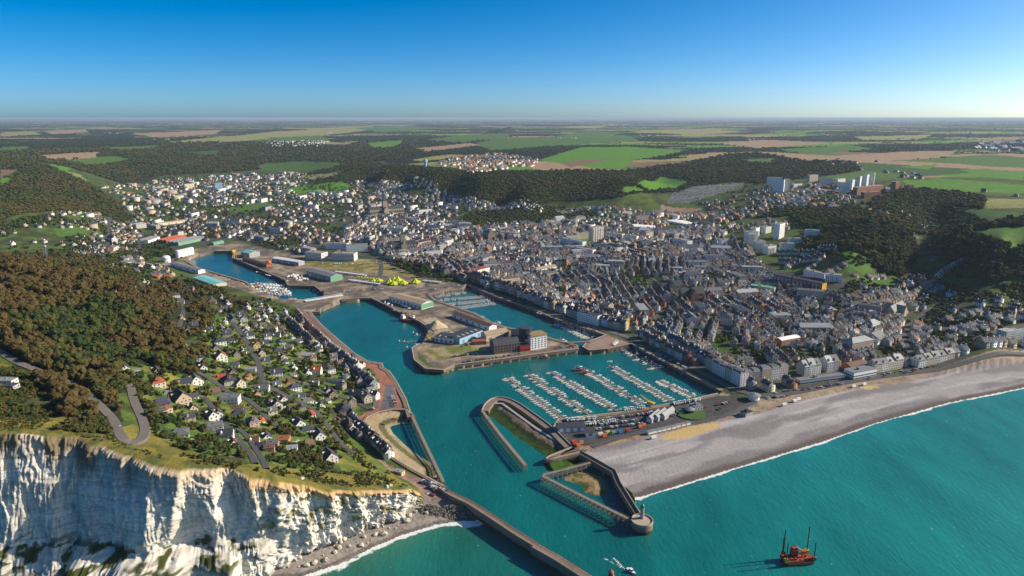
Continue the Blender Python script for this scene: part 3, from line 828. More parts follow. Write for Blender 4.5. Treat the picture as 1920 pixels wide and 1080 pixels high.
# rim: a strip of turf that runs back over the land
NB = 5
back = []
for k in range(NB, 0, -1):
    off = k * 1.9
    p = tline[:, :2] - nrm * (off - 0) + (lean[:, 0] - tline[:, :2]) * max(0, 1 - k / 5)
    z = tz_raw = hz_at(p[:, 0], p[:, 1]) + .5 - .9 * smooth(3, 5, np.full(NS, k)) 
    if k < 5:
        z = z * (k / 5) + tline[:, 2] * (1 - k / 5) + .25
    back.append(np.concatenate([p, z[:, None]], 1)[:, None])
RV = np.concatenate(back + [CV[:, :1]], 1)
full = np.concatenate([RV[:, :-1], CV], 1)
nt2 = full.shape[1]
fi = np.arange(NS * nt2).reshape(NS, nt2)
fq = np.stack([fi[:-1, :-1], fi[:-1, 1:], fi[1:, 1:], fi[1:, :-1]], -1).reshape(-1, 4)
chalk = np.array((.66, .625, .55))
cc = np.broadcast_to(chalk, CV.shape).copy()
def cp(k, c):
    cc[:] = cc * (1 - k[..., None]) + np.array(c) * k[..., None]
n1 = fbm(S / 9, Zm / 30, 4, 22); n2 = fbm(S / 3, Zm / 1.5, 3, 23); strat = fbm(S / 120, Zm / 1.1, 3, 24); n3 = fbm(S / 24, Zm / 14, 3, 25)
cp(smooth(.5, .58, strat) * .5, (.36, .33, .29)); cp((np.sin(Zm * 2.1 + 2 * fbm(S / 40, Zm / 40, 2, 3)) > .82) * (fbm(S / 14, Zm / 5, 2, 29) > .45) * .35, (.22, .20, .17)); cp(smooth(.62, .70, fbm(S / 5, Zm / 18, 3, 39)) * .35, (.26, .24, .20))
cp(smooth(.56, .72, n1) * .35, (.42, .38, .32))
cp(smooth(.30, .02, TT + (n1 - .5) * .35) * smooth(.45, .6, n2) * .30, (.42, .25, .10))
cp(np.clip(smooth(.13, .0, TT + (n2 - .5) * .18) * (.55 + .9 * rightpart), 0, 1) * .85, (.44, .27, .11))
cp((smooth(.22, .03, TT + (n1 - .5) * .4) * (1 - smooth(150, 290, P))) * .85 * smooth(.38, .6, vnoise(S / 12, TT * 3, 71)), (.11, .085, .045))
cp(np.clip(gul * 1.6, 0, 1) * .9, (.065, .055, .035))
veg = smooth(.47, .56, fbm(S / 7, Zm / 3, 3, 27)) * smooth(.54, .62, TT) * (1 - smooth(.70, .8, TT)) * (1 - smooth(440, 520, P))
cp(veg, (.06, .07, .02))
veg2 = smooth(.60, .66, fbm(S / 6, Zm / 4, 3, 28)) * rightpart * (1 - smooth(.5, .9, TT)) * .8
cp(veg2, (.16, .15, .04))
cp(smooth(.93, .99, TT) * .7, (.10, .09, .06))
rimc = np.broadcast_to(np.array(DRY) * .9, RV[:, :-1].shape).copy()
rn = fbm(RV[:, :-1, 0] / 6, RV[:, :-1, 1] / 6, 3, 3)
rimc = rimc * (1 - smooth(.44, .56, rn))[..., None] + np.array((.085, .095, .028)) * smooth(.44, .56, rn)[..., None]
col_ = np.concatenate([rimc, cc], 1)
M_chalk = attr_mat('chalk', .95, .22, .8, bump=1.0, spec=.1)
cl = link('chalk_cliff', np_mesh('chalk_cliff', full.reshape(-1, 3), fq, [M_chalk], None, col_.reshape(-1, 3), False))
tag(cl, kind='structure')
# ------------------------------------------------------------------ shared materials
M_stone = plain('quay_stone', (.27, .21, .165), .9, .3, .5, bump=.4)
M_stonel = plain('pale_stone', (.40, .33, .25), .9, .22, .4, bump=.3)
M_conc = plain('concrete', (.33, .30, .27), .9, .22, .3, bump=.2)
M_timber = plain('weathered_timber', (.24, .195, .16), .9, .35, 1.2)
M_dark = plain('dark_metal', (.03, .03, .035), .5, .2, 1.0)
M_white = plain('white_paint', (.78, .77, .74), .45, .08, 2.0)
M_red = plain('red_paint', (.42, .035, .02), .5, .2, 1.0)
M_orange = plain('orange_paint', (.65, .16, .03), .5, .15, 1.0)
M_yellow = plain('yellow_paint', (.65, .40, .03), .5, .15, 1.0)
M_green = plain('green_paint', (.03, .28, .12), .5, .15, 1.0)
M_blue = plain('blue_paint', (.03, .12, .35), .5, .15, 1.0)
M_glass = plain('dark_glass', (.03, .045, .06), .12, .2, 1.0)
M_slate = plain('slate', (.055, .058, .068), .55, .3, .8, bump=.3)
M_zinc = plain('grey_metal_roof', (.22, .22, .23), .5, .15, .3)
M_asph = plain('asphalt', (.085, .083, .082), .9, .25, .25)
M_road = plain('worn_asphalt', (.15, .13, .12), .9, .15, .3)
M_paint = plain('road_paint', (.75, .75, .72), .7, .1, 1.0)
M_obj = plain('own_colour', (1, 1, 1), .6, .12, .8, objcol=True)
M_rock = plain('boulder_stone', (.13, .115, .095), .95, .5, .5, bump=.6)
M_chalkb = plain('fallen_chalk', (.50, .47, .38), .95, .35, .5, bump=.6)

def wet_wall():
    """masonry that is dark with weed below the tide mark"""
    m = plain('tidal_masonry', (.21, .16, .125), .9, .4, .5, bump=.5)
    n = m.node_tree; b = n.nodes['Principled BSDF']
    g = N(n, 'ShaderNodeNewGeometry'); s = N(n, 'ShaderNodeSeparateXYZ'); n.links.new(g.outputs['Position'], s.inputs[0])
    no = N(n, 'ShaderNodeTexNoise', Scale=.4, Detail=3.0); n.links.new(g.outputs['Position'], no.inputs['Vector'])
    ad = N(n, 'ShaderNodeMath', operation='MULTIPLY_ADD'); n.links.new(no.outputs['Fac'], ad.inputs[0]); ad.inputs[1].default_value = 2.5; n.links.new(s.outputs[2], ad.inputs[2])
    mr = N(n, 'ShaderNodeMapRange'); mr.inputs['From Min'].default_value = 3.2; mr.inputs['From Max'].default_value = 4.6
    n.links.new(ad.outputs[0], mr.inputs['Value'])
    mx = [x for x in n.nodes if x.type == 'MIX'][0]
    m2 = N(n, 'ShaderNodeMix', data_type='RGBA'); n.links.new(mr.outputs[0], m2.inputs[0]); m2.inputs[6].default_value = (.05, .045, .025, 1)
    n.links.new(mx.outputs[2], m2.inputs[7]); n.links.new(m2.outputs[2], b.inputs['Base Color'])
    return m
M_wet = wet_wall()

def offset_line(L, d):
    """parallel line at distance d to the left of L (world xy)"""
    L = np.asarray(L, float); out = []
    for i in range(len(L)):
        a = L[max(i - 1, 0)]; b = L[i]; c = L[min(i + 1, len(L) - 1)]
        t1 = b - a; t2 = c - b
        if i == 0: t1 = t2
        if i == len(L) - 1: t2 = t1
        t1 = t1 / (np.hypot(*t1) + 1e-9); t2 = t2 / (np.hypot(*t2) + 1e-9)
        n1 = np.array([-t1[1], t1[0]]); n2 = np.array([-t2[1], t2[0]])
        m = n1 + n2; m /= (np.hypot(*m) + 1e-9)
        k = d / max(.45, float(m @ n1))
        out.append(b + m * k)
    return np.array(out)

def strip_mb(L, w0, w1, z0, z1, mb=None, m=0):
    """solid band between offsets w0 and w1 of line L"""
    mb = mb or MB()
    A_, B_ = offset_line(L, w0), offset_line(L, w1)
    n = len(A_)
    zt = z1 if hasattr(z1, '__len__') else [z1] * n
    v = []; f = []
    for i in range(n):
        v += [(A_[i][0], A_[i][1], z0), (B_[i][0], B_[i][1], z0), (A_[i][0], A_[i][1], zt[i]), (B_[i][0], B_[i][1], zt[i])]
    for i in range(n - 1):
        a, b = 4 * i, 4 * i + 4
        f += [(a, b, b + 2, a + 2), (b + 1, a + 1, a + 3, b + 3), (a + 2, b + 2, b + 3, a + 3)]
    f += [(1, 0, 2, 3), (4 * n - 4, 4 * n - 3, 4 * n - 1, 4 * n - 2)]
    if w1 < w0: f = [tuple(reversed(q)) for q in f]
    return mb.add(v, f, m)

def dense(L, step=6.0):
    L = np.asarray(L, float); out = [L[0]]
    for a, b in zip(L[:-1], L[1:]):
        k = max(1, int(np.hypot(*(b - a)) / step))
        for i in range(1, k + 1): out.append(a + (b - a) * i / k)
    return np.array(out)

def curve(L, step=5.0, it=2):
    """Chaikin-rounded line"""
    L = np.asarray(L, float)
    for _ in range(it):
        q = L[:-1] * .75 + L[1:] * .25; r = L[:-1] * .25 + L[1:] * .75
        M = np.empty((2 * len(q), L.shape[1])); M[0::2] = q; M[1::2] = r
        L = np.concatenate([L[:1], M, L[-1:]])
    return dense(L, step)

# ------------------------------------------------------------------ quay walls (masonry bands along the water, paved on top)
def quay(label, px, side=1, w=5.0, z=QZ, mats=(M_wet, M_stonel), par=0.0, cap=True):
    L = W(px, z)
    t = thing('quay_wall', label, 'quay wall')
    strip_mb(L, 0, side * w, -7.5, z + .06).build('wall', M_wet, t)
    if cap: strip_mb(L, side * .0 - side * .25, side * 1.1, z + .06, z + .32).build('coping', M_stonel, t)
    if par: strip_mb(L, side * (w - .9), side * w, z + .06, z + par).build('parapet', M_stonel, t)
    return t
quay('long village quay wall with pale coping beside the red footpath', [(603,577),(600,584),(583,585),(600,606),(640,641),(665,662),(690,677),(717,681),(719,689),(731,696),(744,715),(750,726),(762,748),(773,781)], -1)
quay('curved quay wall around the small beach beside the channel', [(773,781),(762,768),(735,768),(710,773),(690,782),(682,795),(690,812),(715,838),(745,862),(775,880),(800,893),(833,911),(853,927)], -1, 3.0)
quay('quay wall at the head of the outer harbour by the swing bridge', [(640,562),(668,559),(697,559),(757,588),(787,603),(815,621)], 1)
quay('quay wall around the blunt tip of the central island', [(786,644),(772,652),(776,674),(797,691),(832,694),(853,684),(917,676),(1007,664),(1085,654),(1082,647)], 1, 6)
quay('quay wall on the island side of the inner yacht basin', [(1082,647),(1024,631),(930,608),(893,588),(817,562),(805,551)], 1)
quay('quay wall at the far end of the inner yacht basin', [(805,551),(838,545),(868,541),(875,533)], 1)
quay('town quay wall along the inner basin below the tall facades', [(875,533),(933,557),(1000,580),(1040,597),(1135,628)], 1, 6)
quay('reddish lock wall between the inner basin and the marina', [(1135,628),(1100,641),(1092,650),(1105,657),(1140,654),(1183,644)], 1, 6)
quay('high straight quay wall along the town side of the marina', [(1183,644),(1280,696),(1350,732)], 1, 6)
quay('marina quay wall below the boat park', [(1345,737),(1280,752),(1160,773),(1047,785),(1037,800)], 1, 5)
quay('quay wall around the dark blue inner dock', [(344,488),(372,503),(420,517),(460,529),(466,534)], 1, 4)
quay('dock wall below the yellow harbour crane', [(400,471),(437,470),(436,483),(533,524),(540,535),(590,536),(601,545)], 1, 4)

# the finger mole that shelters the marina
t = thing('stone_mole', 'rounded stone mole with a walled tidal pool sheltering the marina', 'mole')
LM = curve(W([(1072,836),(1037,801),(1002,776),(972,755),(950,746),(925,745),(908,758),(903,770)], QZ), 5, 2)
strip_mb(LM, 0, 7.5, -7.5, QZ + .1).build('wall', M_wet, t)
strip_mb(LM, 0, .8, QZ + .1, QZ + 1.2).build('parapet', M_stonel, t)
strip_mb(W([(925,757),(940,757),(1003,803),(1064,840)], 5.0), 0, 3.0, -7, 4.9).build('apron', M_conc, t)
# curved quay between mole root and right jetty
t = thing('quay_wall', 'low curved sea wall below the red containers at the mole root', 'quay wall')
LQ = curve(W([(1072,838),(1045,848),(1025,856),(1018,864),(1040,862),(1060,856),(1088,850)], 5), 4, 2)
strip_mb(LQ, 0, 5.0, -7, 5.2).build('wall', M_wet, t)
strip_mb(LQ, 1.2, 1.9, 5.2, 6.2).build('parapet', M_stonel, t)

# ------------------------------------------------------------------ long left jetty
JL = curve(W([(833,911),(853,925),(887,940),(907,953),(940,974),(973,996),(1013,1020)], 7.0), 6, 1)
t = thing('stone_jetty', 'long grey stone jetty running out from the cliff to the sea', 'jetty')
strip_mb(JL, 0, -6.6, -7, 7.0).build('wall', M_wet, t)
strip_mb(JL, -5.5, -6.6, 7.0, 8.5).build('parapet', M_stone, t)
strip_mb(JL, -.1, -.5, 7.0, 7.25).build('kerb', M_stonel, t)
JL2 = W([(1011,1019),(1053,1042),(1113,1080),(1150,1104)], 7.2)
strip_mb(JL2, -.5, -8.4, -7, 7.2).build('wall', M_wet, t)
strip_mb(JL2, -7.3, -8.4, 7.2, 8.9).build('parapet', M_stone, t)
def railing(L, z, parent, off, mat=M_dark, h=1.1, step=3.0, post_step=3.0):
    D = dense(offset_line(L, off), post_step)
    mb = MB()
    for p in D: mb.box(p[0] - .06, p[0] + .06, p[1] - .06, p[1] + .06, z, z + h)
    tag(mb.build('railing_post', mat, parent), kind='stuff')
    mb = MB()
    for a, b in zip(D[:-1], D[1:]):
        for zz in (z + h, z + h * .5): mb.tube((a[0], a[1], zz), (b[0], b[1], zz), .06, n=4, cap=False)
    tag(mb.build('handrail', mat, parent), kind='stuff')
railing(JL, 7.0, t, -.4)
railing(JL2, 7.2, t, -.8)
# the red lantern of the jetty light
lx, ly = F1(1146, 1070, 20.0)
t = thing('jetty_lighthouse', 'brown-red domed top of the jetty lighthouse at the picture foot', 'lighthouse', (lx, ly, 7.2))
MB().lathe([(2.4, 0), (2.4, 1.0), (1.9, 1.2), (1.6, 9.0), (2.2, 9.3), (2.2, 9.6)], 16).build('tower', M_stonel, t)
MB().lathe([(1.5, 9.6), (1.5, 11.4)], 12).build('lantern_room', M_glass, t)
MB().lathe([(1.9, 11.4), (1.8, 11.8), (1.2, 12.6), (.3, 13.0), (.12, 14.2), (.02, 14.3)], 12).build('dome', plain('rust_red', (.36, .09, .04), .6, .3), t)
jb = MB(); jb.lathe([(11, -14.2), (11, 0)], 24); jb.build('pier_head', M_wet, t)

# ------------------------------------------------------------------ right stone jetty and its green light
t = thing('stone_jetty', 'dark bent stone jetty with a round head between beach and channel', 'jetty')
JR = W([(1088,850),(1107,860),(1149,884),(1158,906),(1195,966)], 7.5)
strip_mb(JR, -1.4, 2.8, -7, 7.5).build('wall', M_wet, t)
strip_mb(JR, 2.2, 2.8, 7.5, 8.9).build('parapet', M_stonel, t)
railing(JR, 7.5, t, -1.2)
hx, hy = F1(1204, 976, 7.5)
hd = MB(); hd.lathe([(8.3, -7), (8.0, 4.0), (7.6, 7.6)], 32, (hx, hy)); hd.build('pier_head', M_wet, t)
hd = MB(); hd.lathe([(7.9, 6.4), (8.15, 6.8), (8.15, 8.5), (7.6, 8.5), (7.6, 7.62), (.5, 7.62)], 32, (hx, hy)); hd.build('rim', M_stonel, t)
t = thing('lighthouse', 'small grey round lighthouse with green lantern on the right jetty head', 'lighthouse', (hx + .5, hy + 3.2, 7.6))
MB().lathe([(1.9, 0), (1.9, .5), (1.55, .8), (1.3, 8.0), (1.8, 8.2), (1.8, 8.6), (1.7, 8.6)], 16).build('tower', M_conc, t)
MB().lathe([(1.15, 8.6), (1.15, 10.4), (1.3, 10.4), (1.25, 10.8), (.5, 11.6), (.08, 12.4)], 12).build('lantern', M_green, t)
railing(np.array([(1.7 * math.cos(a), 1.7 * math.sin(a)) for a in np.linspace(0, 2 * math.pi, 9)]), 8.6, t, 0, M_dark, 1.0, 1, 1.2)

# ------------------------------------------------------------------ timber piers on piles
def estacade(label, px, w, z, sp=4.2, zb=-6.0, rail=True, solid=False):
    L = W(px, z)
    t = thing('timber_pier', label, 'pier')
    D = dense(L, sp)
    strip_mb(L, -w / 2, w / 2, z - .45, z).build('deck', plain('pier_deck', (.30, .26, .21), .9, .3, 1.0) if 'pier_deck' not in bpy.data.materials else bpy.data.materials['pier_deck'], t)
    me = None
    mb = MB()
    for s in (-1, 1):
        mb.tube((0, s * (w / 2 + .9), zb), (0, s * (w / 2 - .15), z - .45), .32, .26, 5)
    for zz in (z - 1.2, z - 3.2): mb.tube((0, -w / 2 - .3, zz), (0, w / 2 + .3, zz), .18, n=4)
    mb.tube((0, -w / 2, z - 1.2), (0, w / 2, z - 4.8), .15, n=4); mb.tube((0, w / 2, z - 1.2), (0, -w / 2, z - 4.8), .15, n=4)
    tm = mb.mesh('trestle', [M_timber])
    for i, p in enumerate(D):
        q = D[min(i + 1, len(D) - 1)] - D[max(i - 1, 0)]
        link('trestle', tm, t, (p[0], p[1], 0), math.atan2(q[1], q[0]))
    mb = MB()
    for a, b in zip(D[:-1], D[1:]):
        for s in (-1, 1):
            A_, B_ = offset_line(np.array([a, b]), s * (w / 2 + .25))
            for zz in (z - 1.6, z - 3.4): mb.tube((*A_, zz), (*B_, zz), .17, n=4, cap=False)
            mb.tube((*A_, z - 4.6), (*B_, z - 1.4), .13, n=4, cap=False)
    tag(mb.build('bracing', M_timber, t), kind='stuff')
    if rail:
        railing(L, z, t, w / 2 - .1, M_timber, 1.1, 3, sp); railing(L, z, t, -w / 2 + .1, M_timber, 1.1, 3, sp)
    if solid:
        strip_mb(L, -.3, .3, -6, z - .6).build('pile_wall', M_wet, t)
    return t
estacade('dark timber pile pier beside the small beach along the channel', [(773,781),(800,838),(831,903)], 2.6, 6.2, 3.6)
estacade('straight timber pile pier in front of the mole pool', [(904,770),(940,818),(985,872)], 3.0, 6.0, 3.6)
estacade('long timber footway on piles out to the green light', [(1017,892),(1100,934),(1188,977)], 2.6, 7.0, 4.4)
estacade('short timber footbridge from the sea wall to the long footway', [(1018,890),(1062,879),(1107,867)], 2.2, 7.0, 4.4)

# ------------------------------------------------------------------ boulders
def boulder_mesh(seed, n=1):
    r = random.Random(seed)
    v = []; f = []
    import bmesh
    bm = bmesh.new(); bmesh.ops.create_icosphere(bm, subdivisions=n, radius=1)
    for x in bm.verts:
        k = 1 + r.uniform(-.28, .22); x.co *= k; x.co.z *= .75
        x.co.x = max(-.8, min(.8, x.co.x * 1.1)); x.co.y = max(-.75, min(.75, x.co.y))
    me = bpy.data.meshes.new('boulder'); bm.to_mesh(me); bm.free()
    return me
BM = [boulder_mesh(i, 1) for i in range(5)]
BMr, BMc = [], []
for b_ in BM:
    c = b_.copy(); c.materials.append(M_rock); BMr.append(c)
    c = b_.copy(); c.materials.append(M_chalkb); BMc.append(c)
k = 0
for i in range(230):
    u = random.random(); v_ = random.random() ** .8
    px = 789 + u * 98; py = 947 + v_ * (23 + 5 * u)
    z = 5.0 * (1 - v_) + .2
    x, y = F1(px, py, z)
    o = link('boulder', random.choice(BMr), None, (x, y, z), random.uniform(0, 6))
    s = random.uniform(.9, 1.9); o.scale = (s, s * random.uniform(.8, 1.1), s * random.uniform(.7, 1.1))
    tag(o, 'dark armour boulder in the rock slope below the cliff-end car park', 'boulder', 'dark armour boulders below the car park')
fallen = [(747,985),(764,978),(757,990),(720,1001),(704,1003),(683,1008),(670,1016),(689,1017),(760,957),(775,955),(742,990),(626,1025),(636,1027),(640,1019),(650,1031),(628,1036),(720,985),(735,968),(707,990),(790,951),(800,963),(812,962),(780,962),
 (575,1060),(590,1055),(606,1042),(610,1050),(500,1058),(505,1052),(470,1074),(480,1072),(447,1066),(430,1073),(540,1063),(560,1062),(578,1018),(576,1022),(620,1030),(655,1024),(645,1014),(665,1026),(678,1022),(696,1012),(714,996),(730,990),(560,1048),(520,1050),(490,1068),(455,1077),(410,1078),(600,1060),(680,1000),(750,968),(768,968),(728,976)]
for i, (px, py) in enumerate(fallen):
    x, y = F1(px, py, 1.5)
    z = float(tz_at(x, y))
    s = random.choice([.8, 1.1, 1.4, 1.9, 2.8]) * random.uniform(.8, 1.2)
    o = link('fallen_rock', random.choice(BMc), None, (x, y, max(z, .1) + s * .25), random.uniform(0, 6)); o.scale = (s, s * .9, s * .85)
    w_ = 'small' if s < 1.1 else 'mid-sized' if s < 1.8 else 'big'
    tag(o, f'{w_} pale chalk block fallen on the shingle under the cliff', 'rock', f'{w_} chalk blocks under the cliff')

# ------------------------------------------------------------------ roads over the land
def drape(name, pxs, w, mat, dz=.35, it=2, closed=False, step=4.0, world=None, kind='structure', z=None, G=None):
    L = curve(W(pxs, z) if world is None else world, step, it)
    A_, B_ = offset_line(L, w / 2), offset_line(L, -w / 2)
    v = []; f = []
    za = np.maximum(tz_at(A_[:, 0], A_[:, 1]), 0); zb = np.maximum(tz_at(B_[:, 0], B_[:, 1]), 0); zc = np.maximum(tz_at(L[:, 0], L[:, 1]), 0)
    zm = np.maximum(np.maximum(za, zb), zc)
    zs = np.maximum(np.convolve(np.pad(zm, 2, mode='edge'), np.ones(5) / 5, 'valid'), zm)
    for i in range(len(L)):
        v += [(A_[i][0], A_[i][1], max(za[i], zs[i] * .7 + za[i] * .3) + dz), (B_[i][0], B_[i][1], max(zb[i], zs[i] * .7 + zb[i] * .3) + dz),
              (A_[i][0], A_[i][1], za[i] - 1.5), (B_[i][0], B_[i][1], zb[i] - 1.5)]
    for i in range(len(L) - 1):
        a, b = 4 * i, 4 * i + 4
        f += [(a, a + 1, b + 1, b), (a + 2, a, b, b + 2), (a + 1, a + 3, b + 3, b + 1)]
    return tag(link(name, np_mesh(name, v, f, [mat])), kind=kind)
hair = [(-140,600),(-60,625),(0,660),(30,680),(65,694),(103,709),(135,722),(165,742),(190,765),(212,787),(221,806),(228,824),(245,832),(262,829),(272,818),(272,800),(264,780),(254,760),(249,745),(247,730),(240,723)]
drape('winding_road', hair, 6.2, M_road, .5)
ROADS = [
 ([(430,600),(450,622),(470,655),(485,680),(488,700),(495,720),(520,735),(545,748)], 6, 'village_lane'),
 ([(382,745),(405,772),(425,800),(448,826),(470,852),(478,870)], 4.5, 'village_lane'),
 ([(400,728),(440,738),(480,760),(505,790),(520,800)], 4.5, 'village_lane'),
 ([(440,800),(462,815),(485,850),(500,880)], 4, 'village_lane'),
 ([(545,748),(590,770),(615,800),(640,835),(665,852)], 4.5, 'village_lane'),
 ([(340,690),(375,700),(400,715),(430,735)], 4.5, 'village_lane'),
 ([(500,700),(550,712),(600,735),(650,745),(700,770)], 5, 'village_lane'),
 ([(340,560),(345,590),(335,615)], 4.5, 'village_lane'),
 ([(205,405),(203,440),(193,490)], 9, 'town_street'),
 ([(268,430),(262,460),(252,498)], 9, 'town_street'),
 ([(555,575),(600,620),(640,655),(680,690),(705,730),(705,765)], 6, 'quay_road'),
 ([(560,575),(640,552),(700,545),(780,543),(870,533),(960,562),(1050,594),(1130,618),(1190,636),(1240,660),(1300,690),(1375,730)], 9, 'quay_road'),
 ([(1375,730),(1430,745),(1500,735),(1610,712),(1700,700),(1800,685),(1920,664),(2100,636)], 9, 'sea_front_road'),
 ([(1420,748),(1395,765),(1330,790),(1260,800),(1180,815),(1110,838)], 6, 'sea_front_road'),
 ([(1720,700),(1700,650),(1690,620),(1730,590),(1770,560)], 6, 'town_street'),
 ([(1480,740),(1440,700),(1400,660),(1340,600),(1280,560),(1220,520)], 7, 'town_street'),
 ([(1560,720),(1520,670),(1480,630),(1420,590),(1340,540)], 6, 'town_street'),
 ([(1805,645),(1850,628),(1900,614),(1960,600)], 6, 'town_street'),
 ([(1190,634),(1220,600),(1260,570),(1330,560),(1400,575)], 6, 'town_street'),
 ([(700,545),(720,500),(700,470),(720,440)], 8, 'town_street'),
 ([(800,535),(820,500),(840,460),(900,430)], 7, 'town_street'),
 ([(520,470),(600,480),(700,478),(800,520)], 7, 'town_street'),
 ([(700,436),(760,440),(850,446),(950,440),(1100,425),(1240,400)], 7, 'town_street'),
]
LANES = []
for pxs, w, nm in ROADS:
    o = drape(nm, pxs, w, M_asph if nm != 'quay_road' else M_road, .4)
    LANES.append(curve(W(pxs), 6, 1))
# white edge line on the sea-front car park approach, road centre lines on the big road
drape('red_quay_path', [(585,592),(620,628),(660,664),(692,683)], 6.5, plain('red_paving', (.34, .15, .105), .9, .2, .3), .5, z=QZ)
# ------------------------------------------------------------------ trees
def leaf_mat():
    m, n, b = new_mat('leaves')
    at_ = N(n, 'ShaderNodeAttribute', attribute_name='tint'); at_.attribute_type = 'INSTANCER'
    oi = N(n, 'ShaderNodeObjectInfo')
    rmp = N(n, 'ShaderNodeValToRGB')
    e = rmp.color_ramp.elements
    e[0].position = 0; e[0].color = (.022, .040, .011, 1)
    e[1].position = 1; e[1].color = (.080, .057, .019, 1)
    for p, c in ((.22, (.032, .050, .013, 1)), (.42, (.052, .060, .015, 1)), (.6, (.074, .066, .018, 1)), (.8, (.078, .062, .019, 1))):
        x = e.new(p); x.color = c
    j = N(n, 'ShaderNodeMath', operation='MULTIPLY_ADD'); n.links.new(oi.outputs['Random'], j.inputs[0]); j.inputs[1].default_value = .16; n.links.new(at_.outputs['Fac'], j.inputs[2])
    n.links.new(j.outputs[0], rmp.inputs[0])
    g = N(n, 'ShaderNodeNewGeometry')
    no = N(n, 'ShaderNodeTexNoise', Scale=.7, Detail=3.0, Roughness=.7); n.links.new(g.outputs['Position'], no.inputs['Vector'])
    mr = N(n, 'ShaderNodeMapRange'); mr.inputs['From Min'].default_value = .3; mr.inputs['From Max'].default_value = .7
    mr.inputs['To Min'].default_value = .55; mr.inputs['To Max'].default_value = 1.5
    n.links.new(no.outputs['Fac'], mr.inputs['Value'])
    mx = N(n, 'ShaderNodeMix', data_type='RGBA', blend_type='MULTIPLY'); mx.inputs[0].default_value = 1
    n.links.new(rmp.outputs[0], mx.inputs[6]); n.links.new(mr.outputs[0], mx.inputs[7])
    n.links.new(mx.outputs[2], b.inputs['Base Color'])
    b.inputs['Roughness'].default_value = .9; b.inputs['Specular IOR Level'].default_value = .12
    return m
M_leaf = leaf_mat()
M_bark = plain('bark', (.10, .08, .06), .95, .2, 2)

def crown_mesh(seed, lobes=7, leaves=170, sub=1, flat=1.0):
    """a tree crown about 1 m across: lumpy lobes with leaf-sized faces standing off them"""
    import bmesh
    r = random.Random(seed)
    bm = bmesh.new()
    cs = [(0, 0, .40, .29)]
    for i in range(lobes):
        a = r.uniform(0, 6.28); d = r.uniform(.14, .38); cs.append((d * math.cos(a), d * math.sin(a), r.uniform(.2, .66) * flat, r.uniform(.10, .23)))
    for x, y, z, s in cs:
        q = bmesh.ops.create_icosphere(bm, subdivisions=sub, radius=s)
        for v in q['verts']:
            k = 1 + r.uniform(-.16, .2)
            v.co = Vector((v.co.x * k + x, v.co.y * k + y, v.co.z * k * .85 + z))
    for i in range(leaves):
        x, y, z, s = r.choice(cs)
        d = Vector((r.gauss(0, 1), r.gauss(0, 1), r.gauss(.25, .8))).normalized()
        p = Vector((x, y, z)) + d * s * r.uniform(.95, 1.22); p.z = max(p.z, .08)
        a = Vector((r.gauss(0, 1), r.gauss(0, 1), r.gauss(0, 1))).normalized(); b = a.orthogonal().normalized()
        w = r.uniform(.016, .042)
        bm.faces.new([bm.verts.new(p + a * w), bm.verts.new(p + b * w), bm.verts.new(p - a * w * .9 - b * w * .3)])
    me = bpy.data.meshes.new('crown'); bm.to_mesh(me); bm.free()
    me.materials.append(M_leaf)
    return me
def trunk_mesh(seed):
    r = random.Random(seed); mb = MB()
    mb.tube((0, 0, -.08), (0, 0, .34), .026, .016, 6)
    for i in range(3):
        a = r.uniform(0, 6.28); mb.tube((0, 0, .15 + .05 * i), (.16 * math.cos(a), .16 * math.sin(a), .36 + .06 * i), .012, .006, 4)
    return mb.mesh('trunk', [M_bark])
CROWNS = [crown_mesh(i, 9 + i % 4, 330) for i in range(8)]
FARC = [crown_mesh(50 + i, 6, 46, 1, .8) for i in range(4)]
TRUNKS = [trunk_mesh(i) for i in range(3)]
tree_col = bpy.data.collections.new('tree_kinds'); far_col = bpy.data.collections.new('far_tree_kinds')
for c, lst in ((tree_col, CROWNS), (far_col, FARC)):
    for me in lst:
        c.objects.link(bpy.data.objects.new('tree_kind', me))

def scatter_group(coll):
    g = bpy.data.node_groups.new('scatter', 'GeometryNodeTree')
    g.interface.new_socket('Geometry', in_out='INPUT', socket_type='NodeSocketGeometry')
    g.interface.new_socket('Geometry', in_out='OUTPUT', socket_type='NodeSocketGeometry')
    i = g.nodes.new('NodeGroupInput'); o = g.nodes.new('NodeGroupOutput')
    ip = g.nodes.new('GeometryNodeInstanceOnPoints'); ci = g.nodes.new('GeometryNodeCollectionInfo')
    ci.inputs['Collection'].default_value = coll; ci.inputs['Separate Children'].default_value = True; ci.inputs['Reset Children'].default_value = True
    def na(nm, t):
        x = g.nodes.new('GeometryNodeInputNamedAttribute'); x.data_type = t; x.inputs['Name'].default_value = nm; return x
    v, s, r = na('kind', 'INT'), na('size', 'FLOAT_VECTOR'), na('turn', 'FLOAT_VECTOR')
    ip.inputs['Pick Instance'].default_value = True
    L = g.links.new
    L(i.outputs[0], ip.inputs['Points']); L(ci.outputs[0], ip.inputs['Instance'])
    L(v.outputs['Attribute'], ip.inputs['Instance Index']); L(s.outputs['Attribute'], ip.inputs['Scale'])
    L(r.outputs['Attribute'], ip.inputs['Rotation']); L(ip.outputs[0], o.inputs[0])
    return g
SG = {id(tree_col): scatter_group(tree_col), id(far_col): scatter_group(far_col)}

